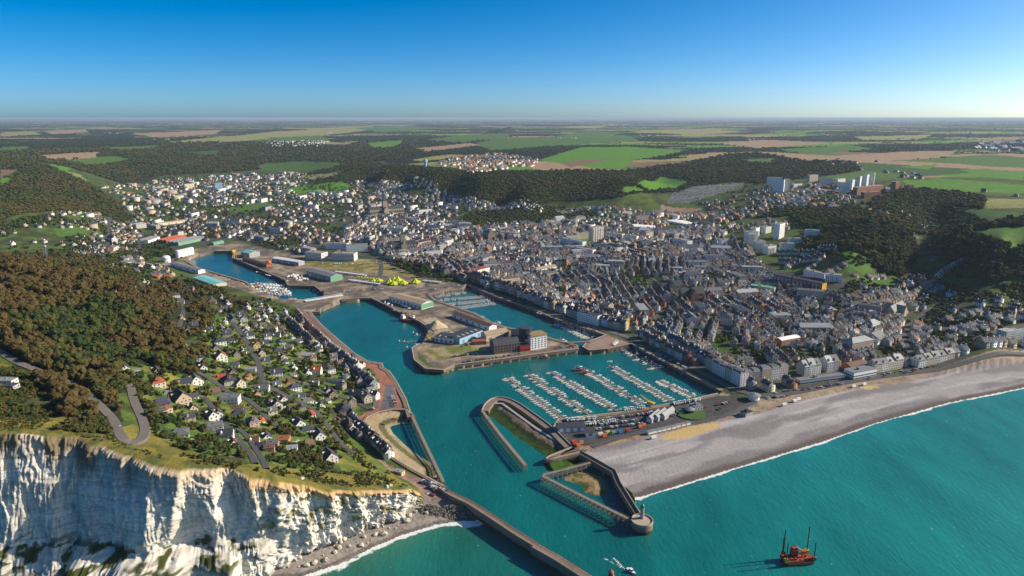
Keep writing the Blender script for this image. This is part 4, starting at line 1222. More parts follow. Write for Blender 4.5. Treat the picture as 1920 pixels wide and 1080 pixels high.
def scatter(name, P, size, tint, coll=tree_col, hs=1.0, kind='stuff', label=None, cat=None):
    n = len(P)
    me = bpy.data.meshes.new(name)
    me.vertices.add(n); me.vertices.foreach_set('co', np.asarray(P, np.float32).ravel())
    a = me.attributes.new('kind', 'INT', 'POINT'); a.data.foreach_set('value', RN.integers(0, len(coll.objects), n).astype(np.int32))
    S = np.stack([size * RN.uniform(.85, 1.2, n), size * RN.uniform(.85, 1.2, n), size * hs * RN.uniform(.8, 1.2, n)], -1)
    a = me.attributes.new('size', 'FLOAT_VECTOR', 'POINT'); a.data.foreach_set('vector', S.astype(np.float32).ravel())
    T = np.zeros((n, 3)); T[:, 2] = RN.uniform(0, 6.28, n)
    a = me.attributes.new('turn', 'FLOAT_VECTOR', 'POINT'); a.data.foreach_set('vector', T.astype(np.float32).ravel())
    a = me.attributes.new('tint', 'FLOAT', 'POINT'); a.data.foreach_set('value', np.asarray(tint, np.float32))
    o = link(name, me)
    md = o.modifiers.new('scatter', 'NODES'); md.node_group = SG[id(coll)]
    return tag(o, label, cat, kind=kind)

def tree_tint(x, y):
    """0 dark green .. 1 russet: the left headland turns brown in great patches"""
    n = fbm(x / 90, y / 90, 3, 71)
    left = smooth(-.42, -.56, x / y) * smooth(1350, 1050, y)
    base = .12 + .45 * smooth(.35, .65, n)
    return np.clip(base * (1 - left) + left * (.20 + .95 * smooth(.30, .52, n)) + RN.normal(0, .17, x.shape), 0, 1)

def px_points(poly_px, spacing, jit=.5, pad=0):
    """points over a traced outline, evenly spaced as seen, dropped on the land"""
    p = np.array(poly_px, float)
    x0, y0, x1, y1 = max(p[:, 0].min(), -250), p[:, 1].min(), min(p[:, 0].max(), 2170), min(p[:, 1].max(), 1100)
    sx, sy = spacing, spacing * .62
    gx, gy = np.meshgrid(np.arange(x0, x1, sx), np.arange(y0, y1, sy))
    gx = gx + RN.uniform(-jit, jit, gx.shape) * sx; gy = gy + RN.uniform(-jit, jit, gy.shape) * sy
    q = np.stack([gx.ravel(), gy.ravel()], -1)
    q = q[inpoly(q, p)]
    return q

NEARW = []; FARW = []
FIELDW = [W(pl) for pl, c_ in FIELDS]
for i, poly in enumerate(FOREST):
    q = px_points(poly, 4.2)
    if not len(q): continue
    # keep a sample density that follows the true size: nearer trees are larger on the picture
    G3 = ground(q[:, 0], q[:, 1])
    dist = np.hypot(G3[:, 0], G3[:, 1])
    need = 9.0 / dist * FOC                         # pixels of a nine-metre crown
    keepp = RN.uniform(0, 1, len(q)) < np.clip((4.2 / np.maximum(need * .62, 3.4)) ** 2, .02, 1)
    G3 = G3[keepp]; dist = dist[keepp]
    ok = ~inpoly(G3[:, :2], wCH)
    if i == 2: ok &= fbm(G3[:, 0] / 28, G3[:, 1] / 28, 2, 15) > .42
    for fw_ in FIELDW: ok &= ~inpoly(G3[:, :2], fw_)
    G3, dist = G3[ok], dist[ok]
    for a_, lst in ((dist < 1700, NEARW), (dist >= 1700, FARW)):
        lst.append(G3[a_])
NEARW = np.concatenate(NEARW); FARW = np.concatenate(FARW)
NEARW[:, 2] = tz_at(NEARW[:, 0], NEARW[:, 1]); FARW[:, 2] = hz_at(FARW[:, 0], FARW[:, 1])
# ------------------------------------------------------------------ houses: parts for single houses, stamps for the mass of the town
M_wallo = plain('house_wall', (1, 1, 1), .9, .10, .5, objcol=True)
M_roofo = plain('house_roof', (1, 1, 1), .6, .22, 1.1, bump=.3, objcol=True)
M_frame = M_white
M_brickc = plain('chimney_brick', (.26, .13, .09), .9, .2, 1.0)
WALLS = {'white': (.72, .70, .65), 'cream': (.60, .52, .39), 'tan': (.46, .36, .25), 'brick': (.36, .16, .10), 'grey': (.38, .37, .36), 'pink': (.58, .36, .27), 'yellow': (.70, .52, .20), 'blue': (.42, .56, .70), 'flint': (.25, .21, .17)}
ROOFS = {'slate': (.062, .068, .088), 'grey': (.15, .15, .16), 'brown': (.16, .095, .065), 'orange': (.46, .12, .045), 'red': (.34, .085, .045), 'pale grey': (.34, .34, .35), 'rust': (.33, .14, .06)}
HOUSES_XY = []

def wall_mb(w, d, h, rh, typ):
    mb = MB(); x, y = w / 2, d / 2
    mb.box(-x, x, -y, y, -3.0, h)
    if typ == 'gable':
        mb.add([(-x, -y, h), (-x, y, h), (-x, 0, h + rh - .12), (x, -y, h), (x, y, h), (x, 0, h + rh - .12)], [(0, 2, 1), (3, 4, 5), (0, 3, 5, 2), (1, 2, 5, 4)])
    return mb
def roof_mb(w, d, h, rh, typ):
    mb = MB(); x, y = w / 2, d / 2; o = .45; t = .22
    if typ == 'gable':
        k = rh / y
        for s in (-1, 1):
            mb.add([(-x - .3, s * (y + o), h - k * o), (x + .3, s * (y + o), h - k * o), (x + .3, 0, h + rh), (-x - .3, 0, h + rh),
                    (-x - .3, s * (y + o), h - k * o + t), (x + .3, s * (y + o), h - k * o + t), (x + .3, 0, h + rh + t), (-x - .3, 0, h + rh + t)],
                   [q if s < 0 else tuple(reversed(q)) for q in [(4, 5, 6, 7), (0, 1, 5, 4), (1, 2, 6, 5), (3, 0, 4, 7), (3, 2, 1, 0)]])
    elif typ == 'hip':
        r = max(.3, x - y * .9)
        v = [(-x - o, -y - o, h), (x + o, -y - o, h), (x + o, y + o, h), (-x - o, y + o, h), (-r, 0, h + rh), (r, 0, h + rh)]
        v += [(p[0], p[1], h - .2) for p in v[:4]]
        mb.add(v, [(0, 1, 5, 4), (1, 2, 5), (2, 3, 4, 5), (3, 0, 4), (6, 7, 1, 0), (7, 8, 2, 1), (8, 9, 3, 2), (9, 6, 0, 3)])
    elif typ == 'mansard':
        i = 1.1
        mb.add([(-x - .2, -y - .2, h), (x + .2, -y - .2, h), (x + .2, y + .2, h), (-x - .2, y + .2, h), (-x + i, -y + i, h + rh * .75), (x - i, -y + i, h + rh * .75), (x - i, y - i, h + rh * .75), (-x + i, y - i, h + rh * .75),
                (-x + 2 * i, 0, h + rh), (x - 2 * i, 0, h + rh)], [(0, 1, 5, 4), (1, 2, 6, 5), (2, 3, 7, 6), (3, 0, 4, 7), (4, 5, 9, 8), (5, 6, 9), (6, 7, 8, 9), (7, 4, 8)])
    else:
        mb.box(-x - .15, x + .15, -y - .15, y + .15, h, h + .3); mb.box(-x + .6, x - .6, -y + .6, y - .6, h + .3, h + .34)
        mb.box(-.5, .6, -.4, .6, h + .34, h + 1.0)
    return mb
def window_positions(w, d, h, typ, rh):
    fl = max(1, int(round(h / 2.9))); out = []
    nx = max(2, int(w // 2.7)); ny = max(1, int(d // 3.2))
    for f in range(fl):
        z = 1.5 + f * 2.8
        for i in range(nx):
            x = -w / 2 + (i + .5) * w / nx
            if not (f == 0 and i == nx // 2): out.append((x, -d / 2, z, 0))
            out.append((x, d / 2, z, math.pi))
        for i in range(ny):
            y = -d / 2 + (i + .5) * d / ny
            out.append((w / 2, y, z, math.pi / 2)); out.append((-w / 2, y, z, -math.pi / 2))
    if typ == 'gable' and rh > 2.4:
        out.append((w / 2, 0, h + .9, math.pi / 2)); out.append((-w / 2, 0, h + .9, -math.pi / 2))
    return out
def window_unit(mb=None, T=None, w=.55, h=.72):
    """frame with two panes, standing a little proud of a wall that faces -y"""
    mb = mb or MB(); b = len(mb.V)
    mb.box(-w - .1, w + .1, -.06, .02, -h - .1, h + .1, 0); mb.box(-w, -.04, -.09, -.06, -h, h, 1); mb.box(.04, w, -.09, -.06, -h, h, 1)
    mb.box(-w - .2, w + .2, -.16, .0, -h - .22, -h - .1, 0)
    if T is not None:
        for i in range(b, len(mb.V)):
            v = T @ Vector(mb.V[i]); mb.V[i] = tuple(v)
    return mb
WIN = window_unit().mesh('window', [M_frame, M_glass])
DOOR = MB().box(-.55, .55, -.08, .02, 0, 2.1, 0).box(-.7, .7, -.05, .0, 0, 2.25, 1).mesh('door', [plain('door_paint', (.10, .09, .09), .5, .2), M_frame])
HC = {}
def house_meshes(w, d, h, rh, typ):
    key = (round(w), round(d), round(h * 2) / 2, round(rh * 2) / 2, typ)
    if key not in HC:
        w, d, h, rh, typ = key
        c = MB()
        if typ != 'flat':
            z = h + rh * .55
            c.box(w / 2 - 1.1, w / 2 - .3, -.35, .9, z, h + rh + 1.2); c.box(w / 2 - 1.2, w / 2 - .2, -.45, 1.0, h + rh + 1.2, h + rh + 1.35)
            c.box(w / 2 - .95, w / 2 - .65, -.1, .2, h + rh + 1.35, h + rh + 1.7)
        wp = window_positions(w, d, h, typ, rh)
        wg = MB()
        for x, y, z, a in wp: window_unit(wg, Matrix.Translation((x, y, z)) @ Matrix.Rotation(a, 4, 'Z'))
        dm = MB()
        if typ == 'gable' and rh > 2.8:
            zc = h + rh * .25
            dm.box(-w * .2 - .8, -w * .2 + .8, -d / 2 + .3, -d * .12, zc - .6, zc + 1.2)
            dm.add([(-w * .2 - 1, -d / 2 + .1, zc + 1.2), (-w * .2 + 1, -d / 2 + .1, zc + 1.2), (-w * .2, -d / 2 + .1, zc + 2.0), (-w * .2 - 1, -.2, zc + 1.2), (-w * .2 + 1, -.2, zc + 1.2), (-w * .2, -.2, zc + 2.0)], [(0, 1, 2), (0, 2, 5, 3), (2, 1, 4, 5)])
        HC[key] = dict(wall=wall_mb(w, d, h, rh, typ).mesh('wall', [M_wallo]), roof=roof_mb(w, d, h, rh, typ).mesh('roof', [M_roofo]),
                       chim=c.mesh('chimney', [M_brickc]) if c.V else None, wp=wp, wg=wg.mesh('window_set', [M_frame, M_glass]), dorm=dm.mesh('dormer', [M_wallo]) if dm.V else None, key=key)
    return HC[key]

def build_house(H, label, group, detail):
    q = house_meshes(H['w'], H['d'], H['h'], H['rh'], H['typ'])
    nm = {'flat': 'flat_roofed_house'}.get(H['typ'], 'house') if H['src'] != 'row' else 'terraced_house'
    T_ = thing(nm, label, 'house', (H['x'], H['y'], H['z']), H['a'], group)
    wc, rc = (*H['wc'], 1), (*H['rc'], 1)
    o = link('wall', q['wall'], T_); o.color = wc
    o = link('roof', q['roof'], T_); o.color = rc
    if q['chim']: link('chimney', q['chim'], o)
    if q['dorm']: x = link('dormer', q['dorm'], o); x.color = wc
    if detail:
        for x, y, z, a in q['wp']: link('window', WIN, T_, (x, y, z), a)
    else:
        tag(link('window_set', q['wg'], T_), kind='stuff')
    w, d = q['key'][:2]
    nx = max(2, int(w // 2.7)); link('door', DOOR, T_, (-w / 2 + (nx // 2 + .5) * w / nx, -d / 2, 0))
    return T_

ALL = []
def jit(c, s=.12):
    k = 1 + random.uniform(-s, s)
    return tuple(min(.9, v * k * (1 + random.uniform(-.05, .05))) for v in c)
def add_house(x, y, a, w, d, h, rh, typ, wall, roof, src, z=None, note=''):
    if z is None:
        z = float(min(tz_at(x + dx, y + dy) for dx in (-4, 4) for dy in (-4, 4))) + .4
    ALL.append(dict(x=x, y=y, z=z, a=a, w=w, d=d, h=h, rh=rh, typ=typ, wall=wall, roof=roof, wc=jit(WALLS[wall]), rc=jit(ROOFS[roof], .22), src=src, note=note))
    HOUSES_XY.append((x, y, max(w, d)))

def imgdir(px, py, dx, dy):
    a = at(px, py); b = at(px + dx, py + dy)
    return math.atan2(b[1] - a[1], b[0] - a[0])

# ---- village houses, one by one as the photograph shows them: px, py, width, depth, turn (0 along the lanes, 1 across), kind, wall, roof, storeys
VH = """295,722,13,12,0,hip,cream,orange,2
342,718,16,8,1,gable,tan,slate,1
366,718,11,9,0,gable,white,grey,2
313,738,8,7,1,hip,grey,grey,1
339,752,15,13,0,gable,tan,slate,2
301,755,15,10,1,hip,flint,slate,1
361,766,9,8,0,gable,cream,blue,1
299,777,10,8,1,flat,white,grey,2
312,771,8,8,1,flat,cream,rust,2
335,812,14,11,1,hip,cream,grey,1
432,752,17,12,1,flat,white,grey,2
444,766,13,8,1,flat,cream,brown,1
397,785,10,8,0,gable,white,slate,2
409,783,8,7,0,gable,white,slate,2
402,804,13,10,1,flat,grey,grey,2
448,777,12,10,1,hip,grey,slate,1
474,797,11,9,0,hip,pink,grey,2
423,821,12,8,1,gable,white,slate,2
437,832,9,8,0,gable,white,brown,1
452,851,8,7,0,hip,brick,slate,1
510,838,10,9,1,flat,brick,grey,2
488,838,10,9,1,hip,white,slate,1
428,719,14,12,0,hip,grey,slate,2
450,724,9,9,0,gable,cream,grey,2
413,709,11,8,1,gable,brick,red,1
464,709,8,8,0,hip,cream,orange,1
492,730,13,9,1,gable,white,grey,1
481,740,8,6,0,gable,pink,rust,1
519,765,9,9,0,gable,white,slate,2
530,750,9,8,0,gable,white,brown,1
574,752,13,9,1,hip,white,grey,1
562,744,10,8,1,gable,white,slate,1
564,764,9,8,0,hip,flint,slate,1
579,777,11,10,0,hip,white,red,1
559,794,12,9,0,gable,white,slate,1
574,806,12,9,1,hip,white,slate,1
598,821,12,9,0,gable,white,slate,2
530,824,11,10,1,flat,brick,rust,1
547,842,9,9,1,flat,white,pale grey,1
505,846,8,7,1,flat,brick,brown,2
618,862,13,10,0,gable,white,slate,2
645,773,16,13,0,hip,flint,slate,2
688,752,11,9,0,gable,cream,grey,2
703,748,10,8,1,gable,white,slate,2
660,760,9,8,0,gable,tan,grey,2
749,889,9,5,1,flat,yellow,pale grey,1
489,790,8,7,0,hip,white,orange,1
436,603,22,9,0,gable,flint,slate,2
458,602,10,9,0,gable,white,slate,2
462,614,7,6,0,hip,white,orange,1
462,624,11,8,0,gable,white,slate,1
427,630,10,9,1,gable,tan,slate,2
412,645,13,10,1,hip,white,slate,2
467,634,12,8,1,gable,white,slate,2
404,654,10,9,0,gable,flint,slate,1
481,652,8,8,0,gable,yellow,rust,2
414,673,13,11,0,gable,white,red,2
376,677,9,7,1,flat,blue,slate,2
490,667,9,9,0,gable,tan,slate,2
499,677,9,8,1,gable,blue,slate,1
511,620,12,9,1,hip,white,grey,2
517,631,12,9,1,gable,white,slate,1
525,643,12,10,0,hip,white,slate,1
541,652,11,9,1,hip,cream,grey,1
556,616,18,9,1,gable,brick,brown,2
574,667,16,12,1,flat,white,pale grey,1
562,676,13,6,1,flat,white,grey,1
468,693,13,7,1,flat,white,pale grey,1
519,704,13,9,1,gable,white,slate,2
594,700,11,9,1,gable,white,orange,2
540,719,9,8,0,gable,brick,red,1
553,731,12,10,1,hip,white,slate,2
629,717,18,7,1,flat,white,slate,1
537,596,24,8,0,gable,tan,pale grey,1
550,690,8,7,0,gable,white,grey,1
430,716,8,7,0,gable,grey,slate,1
372,714,11,8,0,gable,white,slate,1
669,740,18,8,1,gable,tan,grey,1
686,748,9,8,0,gable,grey,slate,2
695,738,8,8,0,flat,white,pale grey,2
668,687,22,9,1,gable,cream,grey,1
661,676,12,8,0,hip,tan,slate,2
294,522,12,9,1,hip,brick,orange,2
314,522,14,9,1,hip,brick,orange,2
279,534,9,8,0,gable,white,slate,1
271,530,8,7,0,gable,white,grey,1
308,543,8,7,0,gable,white,brown,1
298,564,14,8,1,gable,white,slate,1
329,557,12,8,1,hip,white,slate,2
337,567,12,8,1,gable,white,grey,1
357,545,12,8,1,mansard,brick,slate,2
397,568,8,14,0,gable,flint,grey,1
416,560,9,8,0,gable,white,slate,1
427,571,10,8,0,gable,white,slate,1
212,551,11,7,1,hip,grey,pale grey,1
250,538,8,7,0,hip,white,grey,1
232,622,11,7,1,flat,white,slate,2
313,613,9,8,0,hip,cream,orange,1
352,620,10,9,0,gable,flint,slate,1
340,598,8,7,0,gable,tan,grey,1
293,696,12,8,0,gable,tan,slate,1
232,690,10,8,0,gable,white,slate,1
247,696,14,5,1,flat,white,pale grey,1
12,716,13,7,1,flat,white,pale grey,1
20,726,9,7,1,flat,grey,slate,1
380,690,8,7,0,gable,white,slate,1
350,655,8,7,0,hip,tan,slate,1
465,580,10,8,0,gable,white,slate,2
486,576,9,8,1,hip,cream,slate,1
505,585,10,8,0,gable,white,grey,2
520,600,9,8,0,gable,white,slate,1
482,600,9,8,1,hip,white,slate,1
500,603,9,8,0,gable,cream,brown,1
576,700,9,8,0,gable,white,slate,1
600,670,9,7,0,gable,tan,slate,1
610,690,10,8,1,hip,white,slate,1
590,720,9,8,1,gable,white,grey,1
615,735,9,8,0,gable,white,slate,1
640,728,9,8,1,hip,flint,slate,2
600,760,9,8,0,gable,white,slate,1
625,745,8,8,0,gable,tan,slate,2
505,756,9,8,0,hip,white,grey,1
500,820,8,7,0,gable,white,slate,1
475,828,9,7,1,gable,white,brown,1
540,770,8,7,0,gable,cream,slate,1
455,660,8,7,0,gable,white,slate,1
440,685,9,8,1,hip,white,slate,1
530,670,9,8,0,gable,white,red,1
452,610,8,7,0,gable,cream,slate,1
368,593,9,7,0,gable,flint,slate,1"""
for ln in VH.split('\n'):
    q = ln.split(',')
    px, py, w, d, t_ = map(float, q[:5]); typ, wall, roof, st = q[5], q[6], q[7], int(q[8])
    if roof == 'blue': roof = 'slate'
    x, y, z = at(px, py)
    a = imgdir(px, py, 30, 34) if t_ == 0 else imgdir(px, py, 40, 8)
    a += random.uniform(-.12, .12)
    sc_ = .92 + .1 * random.random()
    add_house(x, y, a, w * sc_, d * sc_, 2.9 * st + .2, {'gable': d * .46, 'hip': d * .33, 'flat': .3, 'mansard': 3.2}[typ], typ, wall, roof, 'village')

VILW = W([(300,735),(395,745),(400,640),(350,610),(420,575),(500,565),(570,600),(640,655),(690,695),(705,725),(690,765),(650,775),(630,800),(640,835),(600,850),(500,850),(440,835),(380,800),(300,790)])
for _ in range(900):
    px, py = random.uniform(300, 705), random.uniform(560, 850)
    x, y, z = at(px, py)
    if not inpoly(np.array([[x, y]]), VILW)[0] or min(float(dist_line(np.array([[x, y]]), L)[0]) for L in LANES) < 8: continue
    if min(math.hypot(x - q[0], y - q[1]) for q in HOUSES_XY) < 16: continue
    w = random.uniform(7, 10.5)
    add_house(x, y, imgdir(px, py, 30, 34) + random.choice((0, math.pi / 2)) + random.uniform(-.15, .15), w, w * .8, random.choice((3.1, 3.1, 6)), w * .37, random.choice(('gable', 'gable', 'hip')), random.choice(('white', 'tan', 'flint', 'cream', 'white')), random.choice(('slate', 'slate', 'grey', 'slate', 'brown')), 'village')
# ---- terraces along traced fronts
def row(px_line, depth, h, walls, roofs, side=1, wr=(6, 9.5), z=QZ, src='row', typ='gable', note='', gap=.03, hj=1.2, rh=None):
    L = W(px_line, z)
    s = np.concatenate([[0], np.cumsum(np.hypot(*(L[1:] - L[:-1]).T))])
    t = 0
    while t < s[-1] - 4:
        w = random.uniform(*wr)
        m = t + w / 2
        x = float(np.interp(m, s, L[:, 0])); y = float(np.interp(m, s, L[:, 1]))
        k = min(len(L) - 2, max(0, int(np.searchsorted(s, m)) - 1))
        d_ = L[k + 1] - L[k]; a = math.atan2(d_[1], d_[0])
        x += -math.sin(a) * side * depth / 2; y += math.cos(a) * side * depth / 2
        hh = h + random.uniform(-hj, hj)
        if random.random() > gap:
            add_house(x, y, a, w, depth, hh, rh or depth * random.uniform(.36, .46), typ, random.choice(walls), random.choice(roofs), src, None, note)
        t += w + .05
SL = ['slate', 'slate', 'slate', 'grey', 'brown']
row([(563,590),(592,622),(622,650),(645,668)], 9, 6, ['tan', 'brick', 'flint', 'white'], ['slate', 'grey', 'brown', 'rust'], -1, note='on the village quay')
row([(548,606),(575,632),(605,660)], 9, 6, ['tan', 'flint', 'white'], SL, -1, note='behind the village quay')
row([(648,668),(666,684),(680,692)], 10, 6.5, ['white', 'flint', 'tan'], ['slate'], -1, note='at the corner of the village quay')
row([(672,700),(700,716),(712,728)], 12, 6.5, ['flint', 'grey'], ['slate'], -1, note='by the bend of the village quay')
row([(650,786),(662,803),(684,823),(706,842),(722,862)], 9, 7, ['flint', 'flint', 'white'], ['slate'], 1, note='above the small channel beach')
row([(640,796),(652,816),(668,828)], 8, 6, ['white', 'flint'], ['slate', 'brown'], 1, note='behind the quayside terrace')
QW = ['white', 'cream', 'tan', 'grey', 'pink', 'brick', 'white']
row([(878,524),(910,536),(950,548),(990,565),(1035,582)], 12, 13, QW, SL, 1, (8, 13), note='facing the inner yacht basin', hj=2.5)
row([(1040,583),(1085,600),(1130,612),(1168,620)], 11, 10.5, ['white', 'cream', 'blue', 'tan'], ['slate'], 1, (8, 12), note='facing the moored sailing boats')
row([(1205,640),(1240,656),(1290,683)], 10, 9, ['white', 'tan', 'brick'], ['slate'], 1, note='behind the marina quay')
row([(1248,645),(1300,672),(1320,684)], 11, 11, ['white', 'blue', 'grey'], ['slate'], 1, note='behind the marina quay')
row([(1322,690),(1350,706),(1384,724)], 11, 14, ['white', 'cream'], ['grey', 'slate'], 1, (10, 16), note='at the seaward end of the marina quay', typ='mansard', rh=3)
row([(1392,722),(1430,718),(1470,712)], 12, 14, ['cream', 'white', 'tan'], ['grey'], 1, (10, 14), note='on the corner of marina and beach', typ='mansard', rh=3)
row([(1507,708),(1535,703),(1566,698)], 13, 12, ['white', 'grey'], ['slate', 'pale grey'], 1, (8, 9), note='among the sea-front gables', rh=6)
row([(1640,700),(1668,695),(1695,690)], 12, 11, ['cream', 'white'], ['pale grey', 'slate'], 1, (10, 13), note='on the sea front', rh=4.5)
row([(1722,690),(1760,683),(1800,676)], 12, 9.5, ['white', 'cream', 'grey'], ['grey', 'slate'], 1, (9, 13), note='on the sea front', rh=4.5)
row([(1805,676),(1860,668),(1920,658),(1990,646)], 11, 8.5, ['white', 'flint', 'tan'], ['slate'], 1, (8, 13), note='at the far end of the sea front', gap=.25)
row([(1866,655),(1925,646),(1990,636)], 13, 12, ['white'], ['pale grey'], 1, (15, 18), note='in the white block row above the beach end', typ='flat', hj=.3)
for k, (a_, b_) in enumerate([((1457,481),(1500,486)), ((1500,487),(1540,492)), ((1458,492),(1500,498)), ((1502,496),(1545,503)), ((1530,487),(1560,497))]):
    row([a_, b_], 10, 6, ['white', 'cream'], ['slate'], 1, (9, 11), None if False else 26, note='in the white gabled rows on the hill', rh=5)
row([(1540,560),(1580,566),(1620,566),(1690,556)], 9, 7, ['tan', 'flint', 'white'], SL, 1, z=13, note='in the long street on the right')
row([(1545,574),(1600,578),(1660,572),(1720,560)], 9, 7, ['tan', 'brick'], SL, 1, z=13, note='in the long street on the right')
row([(1700,556),(1735,540),(1770,525),(1810,520)], 9, 6, ['brick', 'tan', 'white'], SL, 1, z=20, note='climbing the right valley')

# ---- the rest of the town, block by block
GUIDE = [W(p, QZ) for p in ([(875,533),(933,557),(1000,580),(1135,628)], [(1183,644),(1280,696),(1350,732)], [(1480,742),(1613,718),(1747,690),(1920,660)], [(700,436),(760,440),(850,446),(950,440),(1100,425)], [(1540,560),(1620,566),(1720,550)], [(1330,540),(1480,630),(1560,720)])]
def guide_angle(x, y):
    P = np.array([[x, y]]); best = 1e9; ang = 0
    for g in GUIDE:
        for i in range(len(g) - 1):
            d = float(dist_line(P, g[i:i + 2])[0])
            if d < best:
                best = d; v = g[i + 1] - g[i]; ang = math.atan2(v[1], v[0])
    return ang, best
BAN = [wCH, wDB, PO[0]] + [W(pl) for pl, c in FIELDS]
KEEPOUT = []                                    # (x, y, radius) of large single buildings, filled below before the town is laid out
# ------------------------------------------------------------------ large single buildings
def wp_line(p0, p1, z):
    a = np.array(F1(*p0, z)); b = np.array(F1(*p1, z))
    L = float(np.hypot(*(b - a))); ang = math.atan2(b[1] - a[1], b[0] - a[0])
    return a, b, L, ang
def ground_z(px, py):
    return at(px, py)[2]
def base_frame(p0, p1, z=None, depth=12):
    """front base line from p0 to p1 in the photograph; frame with x along it and y away from the viewer"""
    if z is None:
        g0, g1 = at(*p0), at(*p1); z = min(g0[2], g1[2])
        a, b = np.array(g0[:2]), np.array(g1[:2])
    else:
        a, b = np.array(F1(*p0, z)), np.array(F1(*p1, z))
    L = float(np.hypot(*(b - a))); ang = math.atan2(b[1] - a[1], b[0] - a[0])
    n = np.array([-math.sin(ang), math.cos(ang)])
    c = (a + b) / 2 + n * depth / 2
    KEEPOUT.append((c[0], c[1], max(L, depth) / 2 + 4, L, depth, ang))
    HOUSES_XY.append((c[0], c[1], max(L, depth)))
    return (float(c[0]), float(c[1]), float(z)), L, ang

M_wwhite = plain('white_render', (.84, .83, .80), .85, .08, .15)
M_wcream = plain('cream_render', (.62, .54, .42), .85, .1, .15)
M_wbrick = plain('red_brick', (.34, .15, .10), .9, .15, .5)
M_wgrey = plain('grey_render', (.36, .36, .37), .85, .1, .15)
M_wbluep = plain('blue_panel', (.30, .50, .68), .6, .1, .15)
M_wgreen = plain('green_sheeting', (.16, .36, .22), .6, .1, .15)
M_teal = plain('teal_roof', (.20, .52, .52), .5, .1, .1)
M_tanr = plain('tan_roof', (.36, .28, .19), .8, .15, .2)
M_brownr = plain('brown_roof', (.17, .105, .07), .8, .2, .3)
M_redr = plain('red_roof', (.38, .09, .05), .7, .2, .3)
M_flatr = plain('flat_roof_felt', (.30, .27, .24), .9, .15, .2)
MATS = dict(white=M_wwhite, cream=M_wcream, brick=M_wbrick, grey=M_wgrey, blue=M_wbluep, green=M_wgreen, teal=M_teal, tanr=M_tanr, brownr=M_brownr, redr=M_redr, flat=M_flatr, slate=M_slate, zinc=M_zinc, stone=M_stonel, glass=M_glass, yellow=M_yellow)

def win_grid(L, d, h, st, wx=1.1, sx=3.2, sides='fblr', wh=1.3, z0=1.6):
    mb = MB(); nf = max(1, int((h - .6) // st))
    for f in range(nf):
        z = z0 + f * st
        for s, n_, y in (('f', L, -d / 2), ('b', L, d / 2)):
            if s in sides:
                k = max(1, int(n_ // sx))
                for i in range(k):
                    x = -L / 2 + (i + .5) * L / k
                    mb.box(x - wx / 2, x + wx / 2, *((y - .07, y - .01) if s == 'f' else (y + .01, y + .07)), z - wh / 2, z + wh / 2)
        for s, x in (('r', L / 2), ('l', -L / 2)):
            if s in sides:
                k = max(1, int(d // sx))
                for i in range(k):
                    y = -d / 2 + (i + .5) * d / k
                    mb.box(*((x + .01, x + .07) if s == 'r' else (x - .07, x - .01)), y - wx / 2, y + wx / 2, z - wh / 2, z + wh / 2)
    return mb
def block(label, p0, p1, h, depth=12, wall='white', roof='flat', z=None, cat='apartment block', nm='apartment_block', st=2.9, band=False, group=None, balc=False, end=None, hk=1.12, rot=0):
    h *= hk
    c, L, ang = base_frame(p0, p1, z, depth)
    if rot: ang += rot; L *= .86; depth *= .92
    t = thing(nm, label, cat, c, ang, group)
    x, y = L / 2, depth / 2
    MB().box(-x, x, -y, y, -6, h).build('wall', MATS[wall], t)
    r = MB(); r.box(-x - .2, x + .2, -y - .2, y + .2, h, h + .25); r.box(-x - .2, x + .2, -y - .2, -y + .1, h + .25, h + .8); r.box(-x - .2, x + .2, y - .1, y + .2, h + .25, h + .8); r.box(-x * .3, -x * .3 + 3, -1.5, 1.5, h + .25, h + 2.6)
    tag(r.build('roof', [MATS[roof]], t), kind='stuff')
    g = win_grid(L, depth, h, st, 2.4 if band else 1.15, 2.8 if band else 3.0)
    tag(g.build('window_set', M_glass, t), kind='stuff')
    if balc:
        b = MB(); nf = int((h - 1) // st)
        for f in range(1, nf):
            for k in range(max(1, int(L // 7))):
                xx = -x + 3.5 + k * 7
                b.box(xx - 1.6, xx + 1.6, -y - 1.2, -y - .09, f * st - .1, f * st + .95, bottom=True)
        tag(b.build('balcony_set', M_wwhite if wall != 'white' else M_wgrey, t), kind='stuff')
    if end: MB().box(x, x + .25, -y, y, 0, h).build('end_wall', MATS[end], t)
    return t
